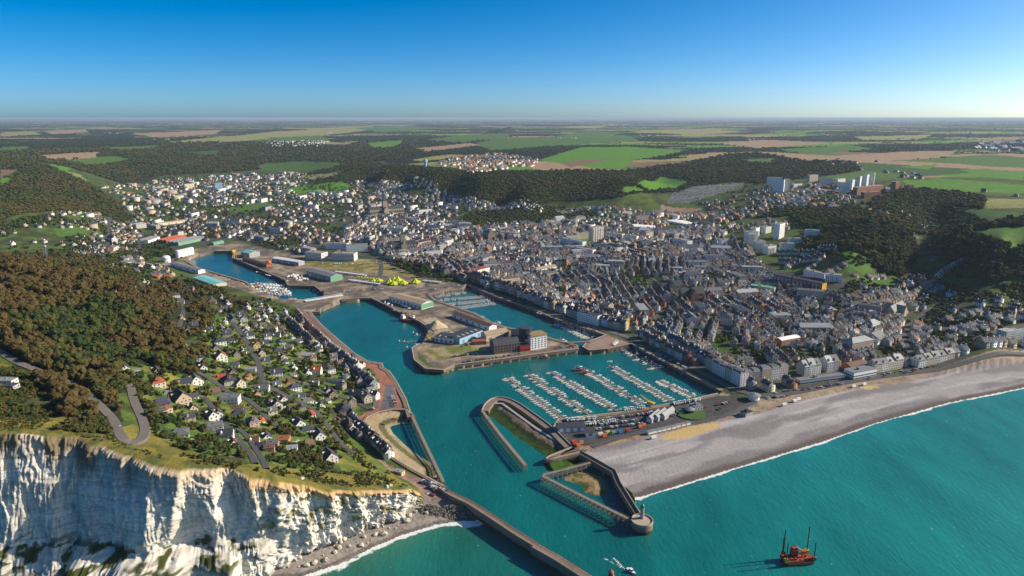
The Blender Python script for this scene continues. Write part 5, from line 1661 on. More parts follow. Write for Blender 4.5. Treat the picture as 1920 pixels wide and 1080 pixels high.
def hall(label, p0, p1, depth, eave, ridge, wall, roof, z=None, along=True, nm='warehouse', cat='warehouse', doors=4, endc=None, group=None, bays=1, sky=False):
    """shed with low gables; ridge runs along the front if along"""
    c, L, ang = base_frame(p0, p1, z, depth)
    t = thing(nm, label, cat, c, ang, group)
    x, y = L / 2, depth / 2
    w = MB(); w.box(-x, x, -y, y, -6, eave); r = MB()
    for b in range(bays):
        if along:
            y0 = -y + b * depth / bays; y1 = y0 + depth / bays; ym = (y0 + y1) / 2
            w.add([(-x, y0, eave), (-x, y1, eave), (-x, ym, ridge - .1), (x, y0, eave), (x, y1, eave), (x, ym, ridge - .1)], [(0, 2, 1), (3, 4, 5)])
            r.add([(-x - .4, y0 - .2, eave), (x + .4, y0 - .2, eave), (x + .4, ym, ridge), (-x - .4, ym, ridge), (x + .4, y1 + .2, eave + .01 * b), (-x - .4, y1 + .2, eave + .01 * b)], [(0, 1, 2, 3), (3, 2, 4, 5)])
            r.add([(-x - .4, y0 - .2, eave - .35), (x + .4, y0 - .2, eave - .35), (x + .4, y0 - .2, eave), (-x - .4, y0 - .2, eave)], [(0, 1, 2, 3)])
        else:
            x0 = -x + b * L / bays; x1 = x0 + L / bays; xm = (x0 + x1) / 2
            w.add([(x0, -y, eave), (x1, -y, eave), (xm, -y, ridge - .1), (x0, y, eave), (x1, y, eave), (xm, y, ridge - .1)], [(0, 1, 2), (4, 3, 5)])
            r.add([(x0 - .2, -y - .4, eave), (x0 - .2, y + .4, eave), (xm, y + .4, ridge), (xm, -y - .4, ridge), (x1 + .2, y + .4, eave + .01), (x1 + .2, -y - .4, eave + .01)], [(0, 3, 2, 1), (3, 5, 4, 2)])
    w.build('wall', MATS[wall], t)
    ro = r.build('roof', MATS[roof], t)
    if sky:
        for k in range(int(L // 9)):
            xx = -x + 5 + k * 9; q = (eave + ridge) / 2
            MB().add([(xx, -y * .7, eave + (ridge - eave) * .3 + .12), (xx + 1.4, -y * .7, eave + (ridge - eave) * .3 + .12), (xx + 1.4, -y * .25, eave + (ridge - eave) * .75 + .12), (xx, -y * .25, eave + (ridge - eave) * .75 + .12)], [(0, 1, 2, 3)]).build('skylight', M_white, ro)
    for k in range(doors):
        xx = -x + (k + .5) * L / doors
        MB().box(xx - 1.8, xx + 1.8, -y - .12, -y - .02, 0, min(4.2, eave - .6)).build('loading_door', M_zinc if wall != 'grey' else M_wwhite, t)
    if endc: MB().box(x + .02, x + .2, -y, y, 0, eave).build('end_panel', MATS[endc], t)
    return t

# white flats in the middle of the town
block('long white five-storey slab, front left of the mid-town tower group', (1051,459), (1092,467), 15, 12, 'white', group=None)
block('bright long white slab nearest the viewer below the mid-town tower', (1058,473), (1111,481), 13, 12)
block('cream slab standing just left of the tall mid-town tower', (1080,450), (1110,447), 14, 12, 'cream')
block('tall cream tower of the mid-town flats', (1111,456), (1132,453), 33, 16, 'cream', balc=True)
block('white slab directly right of the tall mid-town tower', (1134,447), (1166,451), 14, 12)
block('white slab second to the right of the tall mid-town tower', (1168,452), (1193,454), 13, 12)
block('small white flats right of the mid-town slabs', (1198,459), (1225,461), 11, 12)
block('white block of flats among roofs right of the mid-town group', (1260,460), (1288,465), 15, 16)
block('low white annexe on the lawn beside the mid-town tower', (1128,462), (1152,459), 4, 12, 'cream')
# white towers on the right
G_ = None
for i, (p0, p1, h, d, lb) in enumerate([
 ((1394,457),(1421,457),24,16,'wide white tower, leftmost tall one of the lower right group'),
 ((1406,447),(1430,443),20,14,'white tower standing behind the leftmost of the lower right group'),
 ((1450,449),(1476,445),31,14,'tallest white tower of the lower right group'),
 ((1428,438),(1448,437),14,13,'low white flats left of the tallest lower right tower'),
 ((1410,468),(1434,468),17,15,'white flats with balconies below the leftmost lower right tower'),
 ((1430,477),(1457,475),16,15,'white flats nearest the viewer in the lower right group'),
 ((1458,468),(1487,469),13,15,'squat white flats below the tallest lower right tower'),
 ((1473,458),(1503,456),12,13,'long low white flats right of the tallest lower right tower'),
 ((1505,445),(1532,444),16,14,'rightmost white block of the lower right group'),
 ((1345,462),(1369,461),14,13,'lone white block left of the lower right group')]):
    block(lb, p0, p1, h, d, balc=i in (0, 4, 5), rot=.62)
for i, (p0, p1, h, d, wl, lb) in enumerate([
 ((1447,363),(1464,364),25,12,'white','front white tower of the cluster left on the right hill'),
 ((1468,359),(1478,359),22,10,'white','right white tower of the cluster left on the right hill'),
 ((1434,352),(1462,351),20,18,'white','rear wide white tower left on the right hill'),
 ((1510,341),(1537,340),13,12,'cream','cream slab at the top of the right hill estate'),
 ((1541,348),(1600,347),9,14,'white','very long low white school block on the right hill'),
 ((1530,360),(1580,362),6,30,'brick','brown flat school building on the right hill'),
 ((1573,363),(1588,363),17,13,'white','nearest of the five white towers on the hill top'),
 ((1591,357),(1604,356.6),17,12,'white','second nearest of the five white towers on the hill top'),
 ((1606,352),(1617,351.6),19,12,'white','middle one of the five white towers on the hill top'),
 ((1619,349.5),(1630,349),20,12,'white','fourth of the five white towers on the hill top'),
 ((1632,347.5),(1643,347),21,12,'white','farthest of the five white towers on the hill top'),
 ((1606,366),(1656,359),12,13,'brick','long brick slab below the five white towers'),
 ((1620,372),(1650,369),9,12,'brick','shorter brick slab under the long brick one'),
 ((1672,356),(1688,356),20,16,'brick','square brick tower right of the hill top estate'),
 ((1696,357),(1712,357),13,16,'brick','small square brick block at the right end of the hill estate'),
 ((342,354),(366,354),18,14,'cream','cream flats in the far left valley'),
 ((401,356),(416,356),24,14,'blue','pale blue tower in the far left valley'),
 ((556,373),(580,371),9,12,'white','pale flats in the middle of the left valley'),
 ((780,400),(812,400),10,12,'white','white school on the rise behind the abbey')]):
    block(lb, p0, p1, h, d, wl, rot=0 if (i in (4, 5, 11, 12)) else .62, hk=1.75 if i < 13 and i not in (4, 5) else 1.15)
block('long dark brick apartment complex with yellow end wall on the right', (1449,534), (1540,549), 17, 14, 'brick', 'slate', balc=True, end='yellow')
for i, (p0, p1, h, d) in enumerate([((1482,352),(1506,350),9,12), ((1536,342),(1560,342),10,12), ((1563,343),(1590,342),10,12), ((1655,362),(1680,358),9,12), ((1484,384),(1502,384),9,11), ((1552,392),(1575,390),8,12)]):
    block(('white slab by the cemetery end of the hill estate', 'white slab behind the long school block', 'second white slab behind the long school block', 'pale slab right of the long brick one', 'small white flats below the left hill cluster', 'low white flats on the wooded slope under the estate')[i], p0, p1, h, d, rot=.5, hk=1.3)
block('white modern flats above the brick complex', (1506,519), (1545,523), 12, 12)
block('stepped white modern flats right of the brick complex', (1547,529), (1578,529), 12, 14, balc=True)
block('white office block with window bands beside the rail yard', (572,486), (603,489), 14, 22, 'white', band=True, nm='office_block', cat='office block')
block('second white office block with window bands by the rail yard', (623,489), (664,490), 14, 24, 'white', band=True, nm='office_block', cat='office block')
block('white terraced flats behind the office blocks', (610,467), (650,468), 12, 14)
block('long white residence behind the office blocks', (650,472), (690,470), 13, 14)
block('low white hospital wing in the old town', (935,441), (965,443), 8, 14)
block('white hotel with slate roof beside the channel front row', (1082,603), (1120,612), 14, 12, 'white', 'slate')
block('yellow sunlit house at the corner of the inner basin', (1166,618), (1180,614), 13, 14, 'yellow', 'slate', nm='corner_house', cat='house')
block('long white sea-front casino with a flat pale roof', (1600,713), (1643,705), 8, 14, 'white', 'zinc', nm='casino', cat='building', band=True)
block('green-roofed school hall among the dense roofs', (1405,546), (1450,552), 9, 16, 'grey', 'green', nm='school', cat='school')
block('cream apartment block on the inner basin front with red roof', (895,520), (918,514), 12, 14, 'white', 'redr')
block('peach apartment block behind the inner basin', (925,540), (975,533), 12, 14, 'cream', 'brownr')
block('long low restaurant terrace building on the sea front', (1500,722), (1585,711), 4.5, 9, 'grey', 'zinc', nm='restaurant', cat='restaurant', band=True)

# port sheds
hall('long quay shed with white doors and green gable end', (729,564), (790,580), 26, 8, 10.5, 'white', 'tanr', QZ, doors=9, endc='green', nm='quay_shed')
hall('brown-roofed boat shed on the island beside the yacht basin', (848,594), (917,620), 14, 5.5, 8, 'white', 'brownr', QZ, doors=6, nm='boat_shed')
hall('grey warehouse with a green and white end by the fairground', (575,516), (620,528), 26, 9, 12, 'grey', 'zinc', QZ, doors=3, endc='green')
hall('long pale-roofed shed behind the orange harbour crane', (510,490), (560,498), 16, 7, 9, 'grey', 'white', QZ, doors=4)
hall('turquoise-roofed fish hall on the dock side', (362,527), (401,541), 24, 7, 8.5, 'cream', 'teal', QZ, doors=3, nm='fish_hall')
hall('long grey-roofed dock building with a white front', (320,499), (372,513), 14, 6, 7.5, 'white', 'zinc', QZ, doors=4)
hall('teal-roofed store behind the yellow crane', (453,480), (468,483), 26, 9, 12, 'grey', 'teal', QZ, doors=1)
hall('low brown dock store along the inner dock', (455,488), (500,501), 10, 5, 7, 'brick', 'brownr', QZ, doors=4)
hall('factory with saw-tooth grey roofs by the dock head', (335,461), (385,450), 34, 7, 10, 'green', 'zinc', None, bays=3, doors=3, nm='factory', cat='factory')
hall('factory hall with dark red roofs', (313,457), (350,448), 30, 7, 10, 'brick', 'redr', None, bays=3, doors=2, nm='factory', cat='factory')
hall('pale grey workshop left of the red-roofed factory', (278,456), (300,448), 26, 6, 9, 'white', 'zinc', None, bays=2, doors=2, nm='workshop')
hall('flat grey hall at the end of the left valley road', (222,493), (254,494), 18, 5, 7, 'white', 'zinc', None, doors=3)
hall('green store at the dock head', (401,460), (420,456), 12, 6, 7, 'green', 'green', None, doors=2)
hall('long tan warehouse in the left valley', (297,424), (350,417), 16, 7, 9, 'cream', 'tanr', None, doors=4)
hall('white supermarket in the middle distance', (1180,428), (1225,430), 40, 6, 7, 'white', 'white', None, doors=3, nm='supermarket', cat='supermarket')
hall('large pale hall in the middle distance', (1250,418), (1310,424), 40, 7, 8, 'white', 'white', None, doors=3, nm='supermarket', cat='supermarket')
hall('curved-roof market hall behind the inner basin', (1010,512), (1045,505), 18, 7, 10, 'white', 'tanr', None, doors=3, nm='market_hall', cat='market hall')
for i, (a_, b_) in enumerate([((1211,790),(1222,793)), ((1223,787),(1234,790)), ((1236,784),(1246,787))]):
    hall(('nearest', 'middle', 'farthest')[i] + ' of three arched grey boat hangars beside the marina', a_, b_, 22, 3.8, 6.6, 'grey', 'zinc', 6.0, along=False, doors=1, nm='boat_hangar', cat='hangar', group='arched boat hangars beside the marina')
hall('dark-roofed sailing club building at the mole root', (1046,811), (1098,808), 12, 4.5, 7, 'grey', 'slate', 6.2, doors=4, nm='sailing_club', cat='club house')
hall('small dark-roofed harbour hut beside the mole root', (1099,818), (1116,817), 8, 3.5, 5.5, 'white', 'slate', 6.2, doors=1, nm='harbour_hut', cat='hut')
hall('brown-roofed hall with gables behind the sea front', (1595,697), (1628,690), 14, 6, 9, 'brick', 'brownr', None, doors=2, nm='town_hall', cat='hall')
hall('red-walled building with white roof in the dense roofs', (1465,648), (1500,641), 12, 7, 9, 'brick', 'white', None, doors=2, nm='cinema', cat='building')
# blue and white building on the island
hall('dark flat-roofed building with a blue band on the island', (862,645), (905,628), 24, 7.5, 8.3, 'blue', 'slate', QZ, doors=3, nm='fish_market', cat='building', sky=True)
hall('low dark flat-roofed building with white end by the island tip', (815,640), (849,644), 22, 6.5, 7.2, 'white', 'slate', QZ, doors=4, nm='fish_market', cat='building', sky=True)
hall('tan-roofed stone hall beside the museum', (912,640), (954,632), 16, 8, 12, 'cream', 'tanr', QZ, doors=3, nm='stone_hall', cat='hall')
hall('small red-roofed shed between the island halls', (886,646), (912,645), 10, 4, 5.5, 'brick', 'redr', QZ, doors=2, nm='shed', cat='shed')
# the museum: white gridded front, glass block on the roof
def museum():
    c, L, ang = base_frame((995,656), (1025,651), QZ, 16)
    t = thing('museum', 'white museum with gridded windows, golden cornice and glass roof lantern', 'museum', c, ang)
    x, y = L / 2, 8
    MB().box(-x, x, -y, y, -2, 17).build('wall', M_wwhite, t)
    for f in range(5):
        for k in range(5):
            xx = -x + (k + .5) * L / 5; z = 2.0 + f * 3.0
            MB().box(xx - .95, xx + .95, -y - .08, -y - .01, z - .8, z + .8).build('window', M_glass, t)
        for k in range(4):
            yy = -y + (k + .5) * 4
            MB().box(x + .01, x + .08, yy - 1.2, yy + 1.2, 2.0 + f * 3.0 - .9, 2.0 + f * 3.0 + .9).build('window', M_glass, t)
    MB().box(-x - .6, x + .6, -y - .6, y + .6, 17, 18.8).box(-x + 1, x - 1, -y + 1, y - 1, 18.8, 19.6).build('cornice', plain('golden_cladding', (.33, .22, .10), .6, .15), t)
    g = MB(); g.lathe([(7.5, 12), (8.3, 19), (8.5, 25.5), (8.5, 25.51)], 10, (-12, 8)); g.build('glass_lantern', M_glass, t)
    g = MB(); g.lathe([(9.0, 25.5), (9.2, 26.3), (8.8, 26.5)], 10, (-12, 8)); g.build('lantern_roof', M_slate, t)
    c2, L2, a2 = base_frame((927,664), (974,658), QZ, 18)
    t2 = thing('old_factory', 'slate-roofed brick and grey drying house left of the museum', 'building', c2, a2)
    X = L2 / 2
    MB().box(-X, X, -9, 9, -2, 11).build('wall', plain('brown_grey_brick', (.20, .15, .13), .9, .2, .5), t2)
    MB().add([(-X - .3, -9.3, 11), (X + .3, -9.3, 11), (X + .3, -3, 17), (-X - .3, -3, 17), (X + .3, 9.3, 11), (-X - .3, 9.3, 11), (X + .3, 3, 17.2), (-X - .3, 3, 17.2)], [(0, 1, 2, 3), (3, 2, 6, 7), (7, 6, 4, 5), (1, 4, 6, 2), (0, 3, 7, 5)]).build('roof', M_slate, t2)
    for k in range(9):
        for f in range(3):
            xx = -X + (k + .5) * L2 / 9
            MB().box(xx - .9, xx + .9, -9.08, -9.01, 1 + f * 3.4, 3.2 + f * 3.4).build('window', M_glass, t2)
        MB().box(-X + (k + 1) * L2 / 9 - .25, -X + (k + 1) * L2 / 9 + .25, -9.2, -9.01, 0, 11).build('pilaster', M_wbrick, t2)
    c3, L3, a3 = base_frame((975,659), (995,656.5), QZ, 12)
    t3 = thing('red_pavilion', 'bright red entrance building between drying house and museum', 'pavilion', c3, a3)
    MB().box(-L3 / 2, L3 / 2, -6, 6, -2, 7).build('wall', M_red, t3)
    MB().box(-L3 / 2 - .2, L3 / 2 + .2, -6.2, 6.2, 7, 7.4).build('roof', M_slate, t3)
    for k in range(4): MB().box(-L3 / 2 + 1.2 + k * L3 / 4.3, -L3 / 2 + 3.2 + k * L3 / 4.3, -6.08, -6.01, .5, 3).build('window', M_glass, t3)
    c4, L4, a4 = base_frame((958,640), (996,640), QZ, 22)
    t4 = thing('glass_hall', 'dark glass and steel hall behind the museum', 'hall', c4, a4)
    X = L4 / 2
    MB().box(-X, X, -11, 11, -2, 9).build('wall', M_glass, t4)
    MB().add([(-X, -11, 9), (X, -11, 9), (X, 0, 14), (-X, 0, 14), (X, 11, 9), (-X, 11, 9)], [(0, 1, 2, 3), (3, 2, 4, 5), (1, 4, 2), (0, 3, 5)]).build('roof', plain('dark_glass_roof', (.035, .04, .055), .3, .2), t4)
museum()

# churches
def church(label, px, py, L, wd, h, rh, tw, th, sp, z=None, ang=None, stone=M_stonel, twin=False):
    x, y, z = at(px, py, z)
    ang = imgdir(px, py, 30, -2) if ang is None else ang
    t = thing('church', label, 'church', (x, y, z), ang)
    KEEPOUT.append((x, y, L / 2 + 6, L, wd, ang)); HOUSES_XY.append((x, y, L))
    X, Y = L / 2, wd / 2
    MB().box(-X, X, -Y, Y, -4, h).add([(-X, -Y, h), (-X, Y, h), (-X, 0, h + rh), (X, -Y, h), (X, Y, h), (X, 0, h + rh)], [(0, 2, 1), (3, 4, 5)]).build('nave', stone, t)
    MB().box(-X + 2, X - 2, -Y - 5, Y + 5, -4, h * .5).build('aisle', stone, t)
    MB().add([(-X + 2, -Y - 5.3, h * .5), (X - 2, -Y - 5.3, h * .5), (X - 2, -Y, h * .7), (-X + 2, -Y, h * .7)], [(0, 1, 2, 3)]).build('aisle_roof', M_slate, t)
    MB().add([(-X - .3, -Y - .4, h), (X + .3, -Y - .4, h), (X + .3, 0, h + rh + .2), (-X - .3, 0, h + rh + .2), (X + .3, Y + .4, h), (-X - .3, Y + .4, h)], [(0, 1, 2, 3), (3, 2, 4, 5)]).build('roof', M_slate, t)
    MB().box(-X * .1 - wd * .45, -X * .1 + wd * .45, -Y - 9, Y + 9, -4, h).add([(-X * .1 - wd * .45, -Y - 9, h), (-X * .1 + wd * .45, -Y - 9, h), (-X * .1, -Y - 9, h + rh * .9), (-X * .1 - wd * .45, Y + 9, h), (-X * .1 + wd * .45, Y + 9, h), (-X * .1, Y + 9, h + rh * .9)], [(0, 1, 2), (4, 3, 5), (0, 2, 5, 3), (2, 1, 4, 5)]).build('transept', stone, t)
    for s in ((-1, 1) if twin else (0,)):
        tx = -X * .1 if not twin else -X + tw / 2; ty = s * (Y - tw / 2 + 1)
        k = MB(); k.box(tx - tw / 2, tx + tw / 2, ty - tw / 2, ty + tw / 2, 0, th); tt = k.build('tower', stone, t)
        for f in (.62, .8):
            for sx in (-.22, .22):
                MB().box(tx + sx * tw - .5, tx + sx * tw + .5, ty - tw / 2 - .1, ty - tw / 2 - .02, th * f, th * (f + .13)).build('belfry_opening', M_dark, tt)
        q = MB(); q.add([(tx - tw / 2, ty - tw / 2, th), (tx + tw / 2, ty - tw / 2, th), (tx + tw / 2, ty + tw / 2, th), (tx - tw / 2, ty + tw / 2, th), (tx, ty, th + sp)], [(0, 1, 4), (1, 2, 4), (2, 3, 4), (3, 0, 4)]); q.build('spire', M_slate, tt)
    for i in range(int(L // 6)):
        xx = -X + 4 + i * 6
        MB().box(xx - .7, xx + .7, -Y - .1, -Y - .02, h * .66, h * .93).build('window', M_glass, t)
    return t
church('great pale stone abbey with a crossing tower in the old town', 725, 405, 110, 16, 22, 9, 13, 46, 18)
church('grey stone church with a tall tower behind the yacht basin', 758, 472, 52, 14, 18, 8, 10, 40, 10)
church('slender spired dark church among the slate roofs', 1258, 548, 36, 12, 13, 8, 5, 30, 20)
church('brick church with two gabled fronts left in the dense town', 1296, 565, 40, 13, 14, 10, 5, 18, 12, stone=M_wbrick)
church('chapel-like stone hall near the long street on the right', 1678, 590, 48, 12, 10, 8, 4, 12, 6, ang=imgdir(1678, 590, 40, -22))

# tanks
for i, (px, py) in enumerate([(334.5, 482), (340.5, 480.5), (347, 479), (353, 477.5), (359, 476)]):
    x, y, z = at(px, py, QZ)
    t = thing('storage_tank', ('nearest', 'second', 'middle', 'fourth', 'farthest')[i] + ' of five tall white tanks in a row by the dock', 'tank', (x, y, z), 0, 'five white tanks by the dock')
    MB().lathe([(5.6, -2), (5.6, 14), (5.2, 14.3), (2, 15.4), (.3, 15.7)], 24).build('shell', M_white, t)
    MB().lathe([(5.75, 13.4), (5.75, 13.8), (5.6, 13.8)], 24).build('rim', M_zinc, t)
x, y, z = at(312, 491, QZ)
t = thing('storage_tank', 'single round white tank with a domed top at the dock corner', 'tank', (x, y, z))
MB().lathe([(8.5, -2), (8.5, 10), (7.6, 11.6), (4.5, 13.2), (.5, 13.8)], 28).build('shell', M_white, t)
MB().lathe([(8.65, 6), (8.65, 8.2), (8.5, 8.2)], 28).build('blue_band', M_wbluep, t)
# water tower
x, y, z = at(798, 315)
t = thing('water_tower', 'pale blue water tower on the wooded ridge', 'water tower', (x, y, z))
MB().lathe([(5.5, -3), (5.0, 22), (8, 25), (8.4, 34), (7.5, 35.4), (.6, 36.4)], 20).build('shell', M_wbluep, t)
MB().lathe([(8.6, 28), (8.6, 30), (8.4, 30)], 20).build('band', M_white, t)

def in_keepout(x, y, r=5):
    for kx, ky, kr, L, d, ang in KEEPOUT:
        dx, dy = x - kx, y - ky
        if abs(dx) > kr + 20 or abs(dy) > kr + 20: continue
        u = dx * math.cos(ang) + dy * math.sin(ang); v = -dx * math.sin(ang) + dy * math.cos(ang)
        if abs(u) < L / 2 + r and abs(v) < d / 2 + r: return True
    return False
# ------------------------------------------------------------------ the town laid out in blocks
def lay_blocks(polys_px, z, cell, period, wr, depth, hr, walls, roofs, src, density=1.0, clearlane=7, roofk=(.36, .5), types=('gable',), maxn=9000, jitter=.5, zoff=0, spacing=0, fixed=None, exclude=None, big=0):
    for poly in polys_px:
        Wp = W(poly, z)
        x0, y0 = Wp.min(0); x1, y1 = Wp.max(0)
        nsx = max(1, int((x1 - x0) / cell)); nsy = max(1, int((y1 - y0) / cell))
        S_ = []
        for i in range(nsx + 1):
            for j in range(nsy + 1):
                S_.append((x0 + (i + .5 * (j % 2) + random.uniform(-.28, .28)) * cell, y0 + (j + random.uniform(-.28, .28)) * cell))
        S_ = np.array(S_)
        for k, (sx, sy) in enumerate(S_):
            ga, gd = guide_angle(sx, sy) if fixed is None else (fixed, 0)
            ang = ga + (random.uniform(-jitter, jitter) * min(1, .15 + gd / 260)) + random.choice((0, 0, math.pi / 2))
            rr = cell * 1.1
            rows_ = []
            v = -rr
            while v < rr:
                rows_ += [(v + depth / 2, 0), (v + depth * 1.5 + period * .45, math.pi)]
                v += depth * 2 + period
            cand = []
            for v, flip in rows_:
                u = -rr + random.uniform(0, 8); nxt = u + random.uniform(45, 85)
                hbase = random.uniform(*hr)
                while u < rr:
                    w = random.uniform(*wr)
                    if u + w > nxt: u = nxt + 8; nxt = u + random.uniform(45, 85); continue
                    if random.random() < density:
                        cand.append((u + w / 2, v + random.uniform(-.7, .7), w, flip, hbase + random.uniform(-1.3, 1.3)))
                    u += w + spacing * random.uniform(.6, 1.4)
            if not cand: continue
            c = np.array(cand)
            X = sx + c[:, 0] * math.cos(ang) - c[:, 1] * math.sin(ang); Y = sy + c[:, 0] * math.sin(ang) + c[:, 1] * math.cos(ang)
            P = np.stack([X, Y], -1)
            dd = ((P[:, None] - S_[None]) ** 2).sum(-1)
            ok = (dd.argmin(1) == k) & inpoly(P, Wp)
            ok &= fbm(X / 55, Y / 55, 2, 140) > (.29 if src == 'town' else .42)
            for b in BAN: ok &= ~inpoly(P, b)
            if exclude is not None:
                for b in exclude: ok &= ~inpoly(P, b)
            for L in LANES: ok &= dist_line(P, L) > clearlane
            for i in np.nonzero(ok)[0]:
                if in_keepout(X[i], Y[i], 6): continue
                typ = random.choice(types); dpt = depth * random.uniform(.9, 1.15)
                a2 = ang + c[i, 3]
                if random.random() < .10: a2 += math.pi / 2
                if big and random.random() < big and not in_keepout(X[i], Y[i], 14):
                    add_house(float(X[i]), float(Y[i]), a2, random.uniform(20, 42), random.uniform(12, 17), random.uniform(8, 14), random.uniform(3, 5), random.choice(('flat', 'hip', 'gable', 'flat')), random.choice(('white', 'cream', 'white', 'grey', 'tan')), random.choice(('grey', 'slate', 'pale grey')), src); KEEPOUT.append((float(X[i]), float(Y[i]), 20, 30, 14, a2)); continue
                add_house(float(X[i]), float(Y[i]), a2, c[i, 2], dpt, float(c[i, 4]), dpt * random.uniform(*roofk) if typ != 'flat' else .3, typ, random.choice(walls), random.choice(roofs), src)
NPRE = len(ALL)
pre = np.array([(h['x'], h['y'], max(h['w'], h['d'])) for h in ALL])
for h in ALL: KEEPOUT.append((h['x'], h['y'], max(h['w'], h['d']) / 2, h['w'], h['d'], h['a']))
TWALL = ['white', 'tan', 'cream', 'cream', 'white', 'grey', 'flint', 'brick', 'pink', 'cream', 'tan', 'white']
TROOF = ['slate', 'slate', 'slate', 'slate', 'grey', 'slate', 'slate', 'slate', 'grey', 'slate', 'slate', 'slate', 'brown', 'slate', 'grey', 'slate', 'pale grey', 'slate', 'slate', 'rust']
DENSE = [(872,528),(1040,578),(1130,606),(1190,628),(1240,650),(1350,725),(1480,735),(1613,708),(1700,690),(1800,676),(1800,660),(1690,630),(1700,590),(1560,560),(1440,525),(1330,480),(1260,470),(1150,482),(1050,480),(960,455),(900,445),(760,450),(700,450),(690,480),(760,492),(840,512)]
lay_blocks([DENSE], 8.0, 105, 13, (6, 9.5), 8.8, (5.5, 9), TWALL, TROOF, 'town', .93, big=.035)
MIDT = [(1260,468),(1150,480),(1050,480),(960,455),(900,445),(760,448),(640,455),(640,430),(700,400),(780,405),(900,425),(1000,425),(1140,422),(1250,440),(1320,440),(1400,480),(1440,520),(1340,482)]
lay_blocks([MIDT], 10.0, 120, 20, (7, 12), 9.5, (5.5, 9), TWALL + ['white'], TROOF, 'town', .84, big=.05)
FW = ['white', 'tan', 'grey', 'grey', 'tan', 'cream', 'flint', 'flint', 'white']
FR = ['slate', 'grey', 'slate', 'slate', 'slate', 'slate', 'grey', 'brown', 'slate', 'slate', 'rust']
MIDL = [(170,392),(300,336),(420,328),(560,328),(660,345),(760,360),(900,395),(1240,408),(1330,440),(1300,455),(1180,420),(900,425),(780,405),(700,400),(640,430),(640,478),(560,470),(500,455),(440,440),(400,448),(300,440),(262,440),(230,480),(170,475)]
lay_blocks([MIDL], 12.0, 140, 26, (8, 14), 10, (3, 5.5), FW, FR, 'valley', .54, spacing=6, exclude=FO, big=.12, types=('gable', 'hip', 'hip'))
lay_blocks([[(0,462),(150,478),(230,485),(262,500),(262,425),(180,400),(100,398),(60,410),(0,418)]], None, 120, 26, (8, 12), 9, (3, 5), FW, FR, 'valley', .62, spacing=6, types=('gable', 'hip', 'hip'))
lay_blocks([[(1560,560),(1700,590),(1690,630),(1800,660),(1920,650),(2050,630),(2050,560),(1920,560),(1800,545),(1740,510),(1700,530),(1620,530),(1540,540)]], None, 110, 24, (8, 13), 9, (4, 7), ['white', 'cream', 'tan', 'grey', 'white'], TROOF, 'valley', .75, spacing=4)
lay_blocks([[(1440,500),(1500,486),(1570,498),(1640,505),(1720,500),(1730,470),(1790,520),(1740,540),(1620,530),(1540,520)]], None, 110, 32, (8, 12), 9, (3.5, 6), FW, FR, 'valley', .6, spacing=7, exclude=FO)
lay_blocks([[(1140,408),(1250,395),(1330,400),(1440,385),(1500,395),(1480,430),(1400,435),(1330,440)]], None, 130, 26, (8, 13), 9, (3.5, 6.5), FW, FR + ['orange', 'rust'], 'valley', .72, spacing=5, exclude=FO)
lay_blocks([[(700,345),(760,345),(880,368),(1000,385),(1160,378),(1150,392),(1000,398),(860,392),(700,372)]], None, 120, 24, (8, 11), 9, (4, 6), ['white', 'white', 'cream'], ['slate', 'slate', 'grey'], 'valley', .85, spacing=2)
lay_blocks([[(205,505),(230,486),(262,478),(268,500),(300,500),(330,520),(300,528),(262,516)]], None, 70, 14, (7, 10), 9, (4, 7), ['flint', 'tan', 'white', 'cream'], TROOF, 'valley', .9)
lay_blocks([[(1440,350),(1600,345),(1660,362),(1620,378),(1560,392),(1480,388),(1330,395),(1300,385),(1400,365)]], None, 130, 28, (9, 14), 9, (3, 6), FW, FR + ['rust'], 'valley', .75, spacing=5)
lay_blocks([[(1620,395),(1680,385),(1740,410),(1760,430),(1730,470),(1690,430)],[(1690,420),(1830,425),(1790,440),(1750,470),(1720,440)]], None, 140, 34, (9, 13), 9, (3, 5), FW, FR, 'valley', .55, spacing=9)
lay_blocks([[(815,312),(850,296),(930,288),(1010,300),(1000,312),(920,325),(860,325)]], None, 200, 40, (12, 22), 11, (4, 7), ['white', 'cream', 'white'], ['rust', 'rust', 'grey', 'brown', 'slate'], 'far', .75, spacing=6)
lay_blocks([[(488,268),(540,262),(615,266),(600,274),(510,276)]], None, 260, 55, (12, 20), 12, (5, 7), ['white'], ['grey', 'slate', 'slate'], 'far', .6, spacing=14)
lay_blocks([[(1810,278),(1850,268),(1990,262),(1990,284),(1880,286)]], None, 320, 60, (20, 60), 24, (6, 10), ['white', 'grey'], ['pale grey', 'grey'], 'far', .6, spacing=26)
lay_blocks([[(1790,350),(1850,352),(1920,360),(1900,372),(1820,362)],[(1600,318),(1700,322),(1760,335),(1700,336)],[(1540,300),(1640,296),(1660,304),(1560,310)]], None, 220, 60, (10, 18), 11, (4, 6), FW, FR, 'far', .5, spacing=20)
for px, py, n in [(1210,255,6),(1060,258,5),(1420,262,6),(1700,262,7),(1560,252,5),(300,262,4),(760,252,4),(980,245,4),(1330,245,5),(620,248,4),(1800,250,6),(450,238,4),(1150,238,4),(1500,238,4),(200,250,4)]:
    for k in range(n):
        x, y, z = at(px + random.uniform(-22, 22), py + random.uniform(-1.5, 1.5))
        add_house(x, y, random.uniform(0, 3), random.uniform(14, 34), 12, 6, 4, 'gable', 'white', random.choice(['slate', 'grey', 'brown']), 'far', z)

# drop whatever stands in water or on a road
A_xy = np.array([(h['x'], h['y']) for h in ALL])
bad = inpoly(A_xy, wCH) | inpoly(A_xy, wDB) | inpoly(A_xy, beach_poly)
for h, b in zip(ALL, bad): h['drop'] = bool(b)
ALL = [h for h in ALL if not h['drop']]

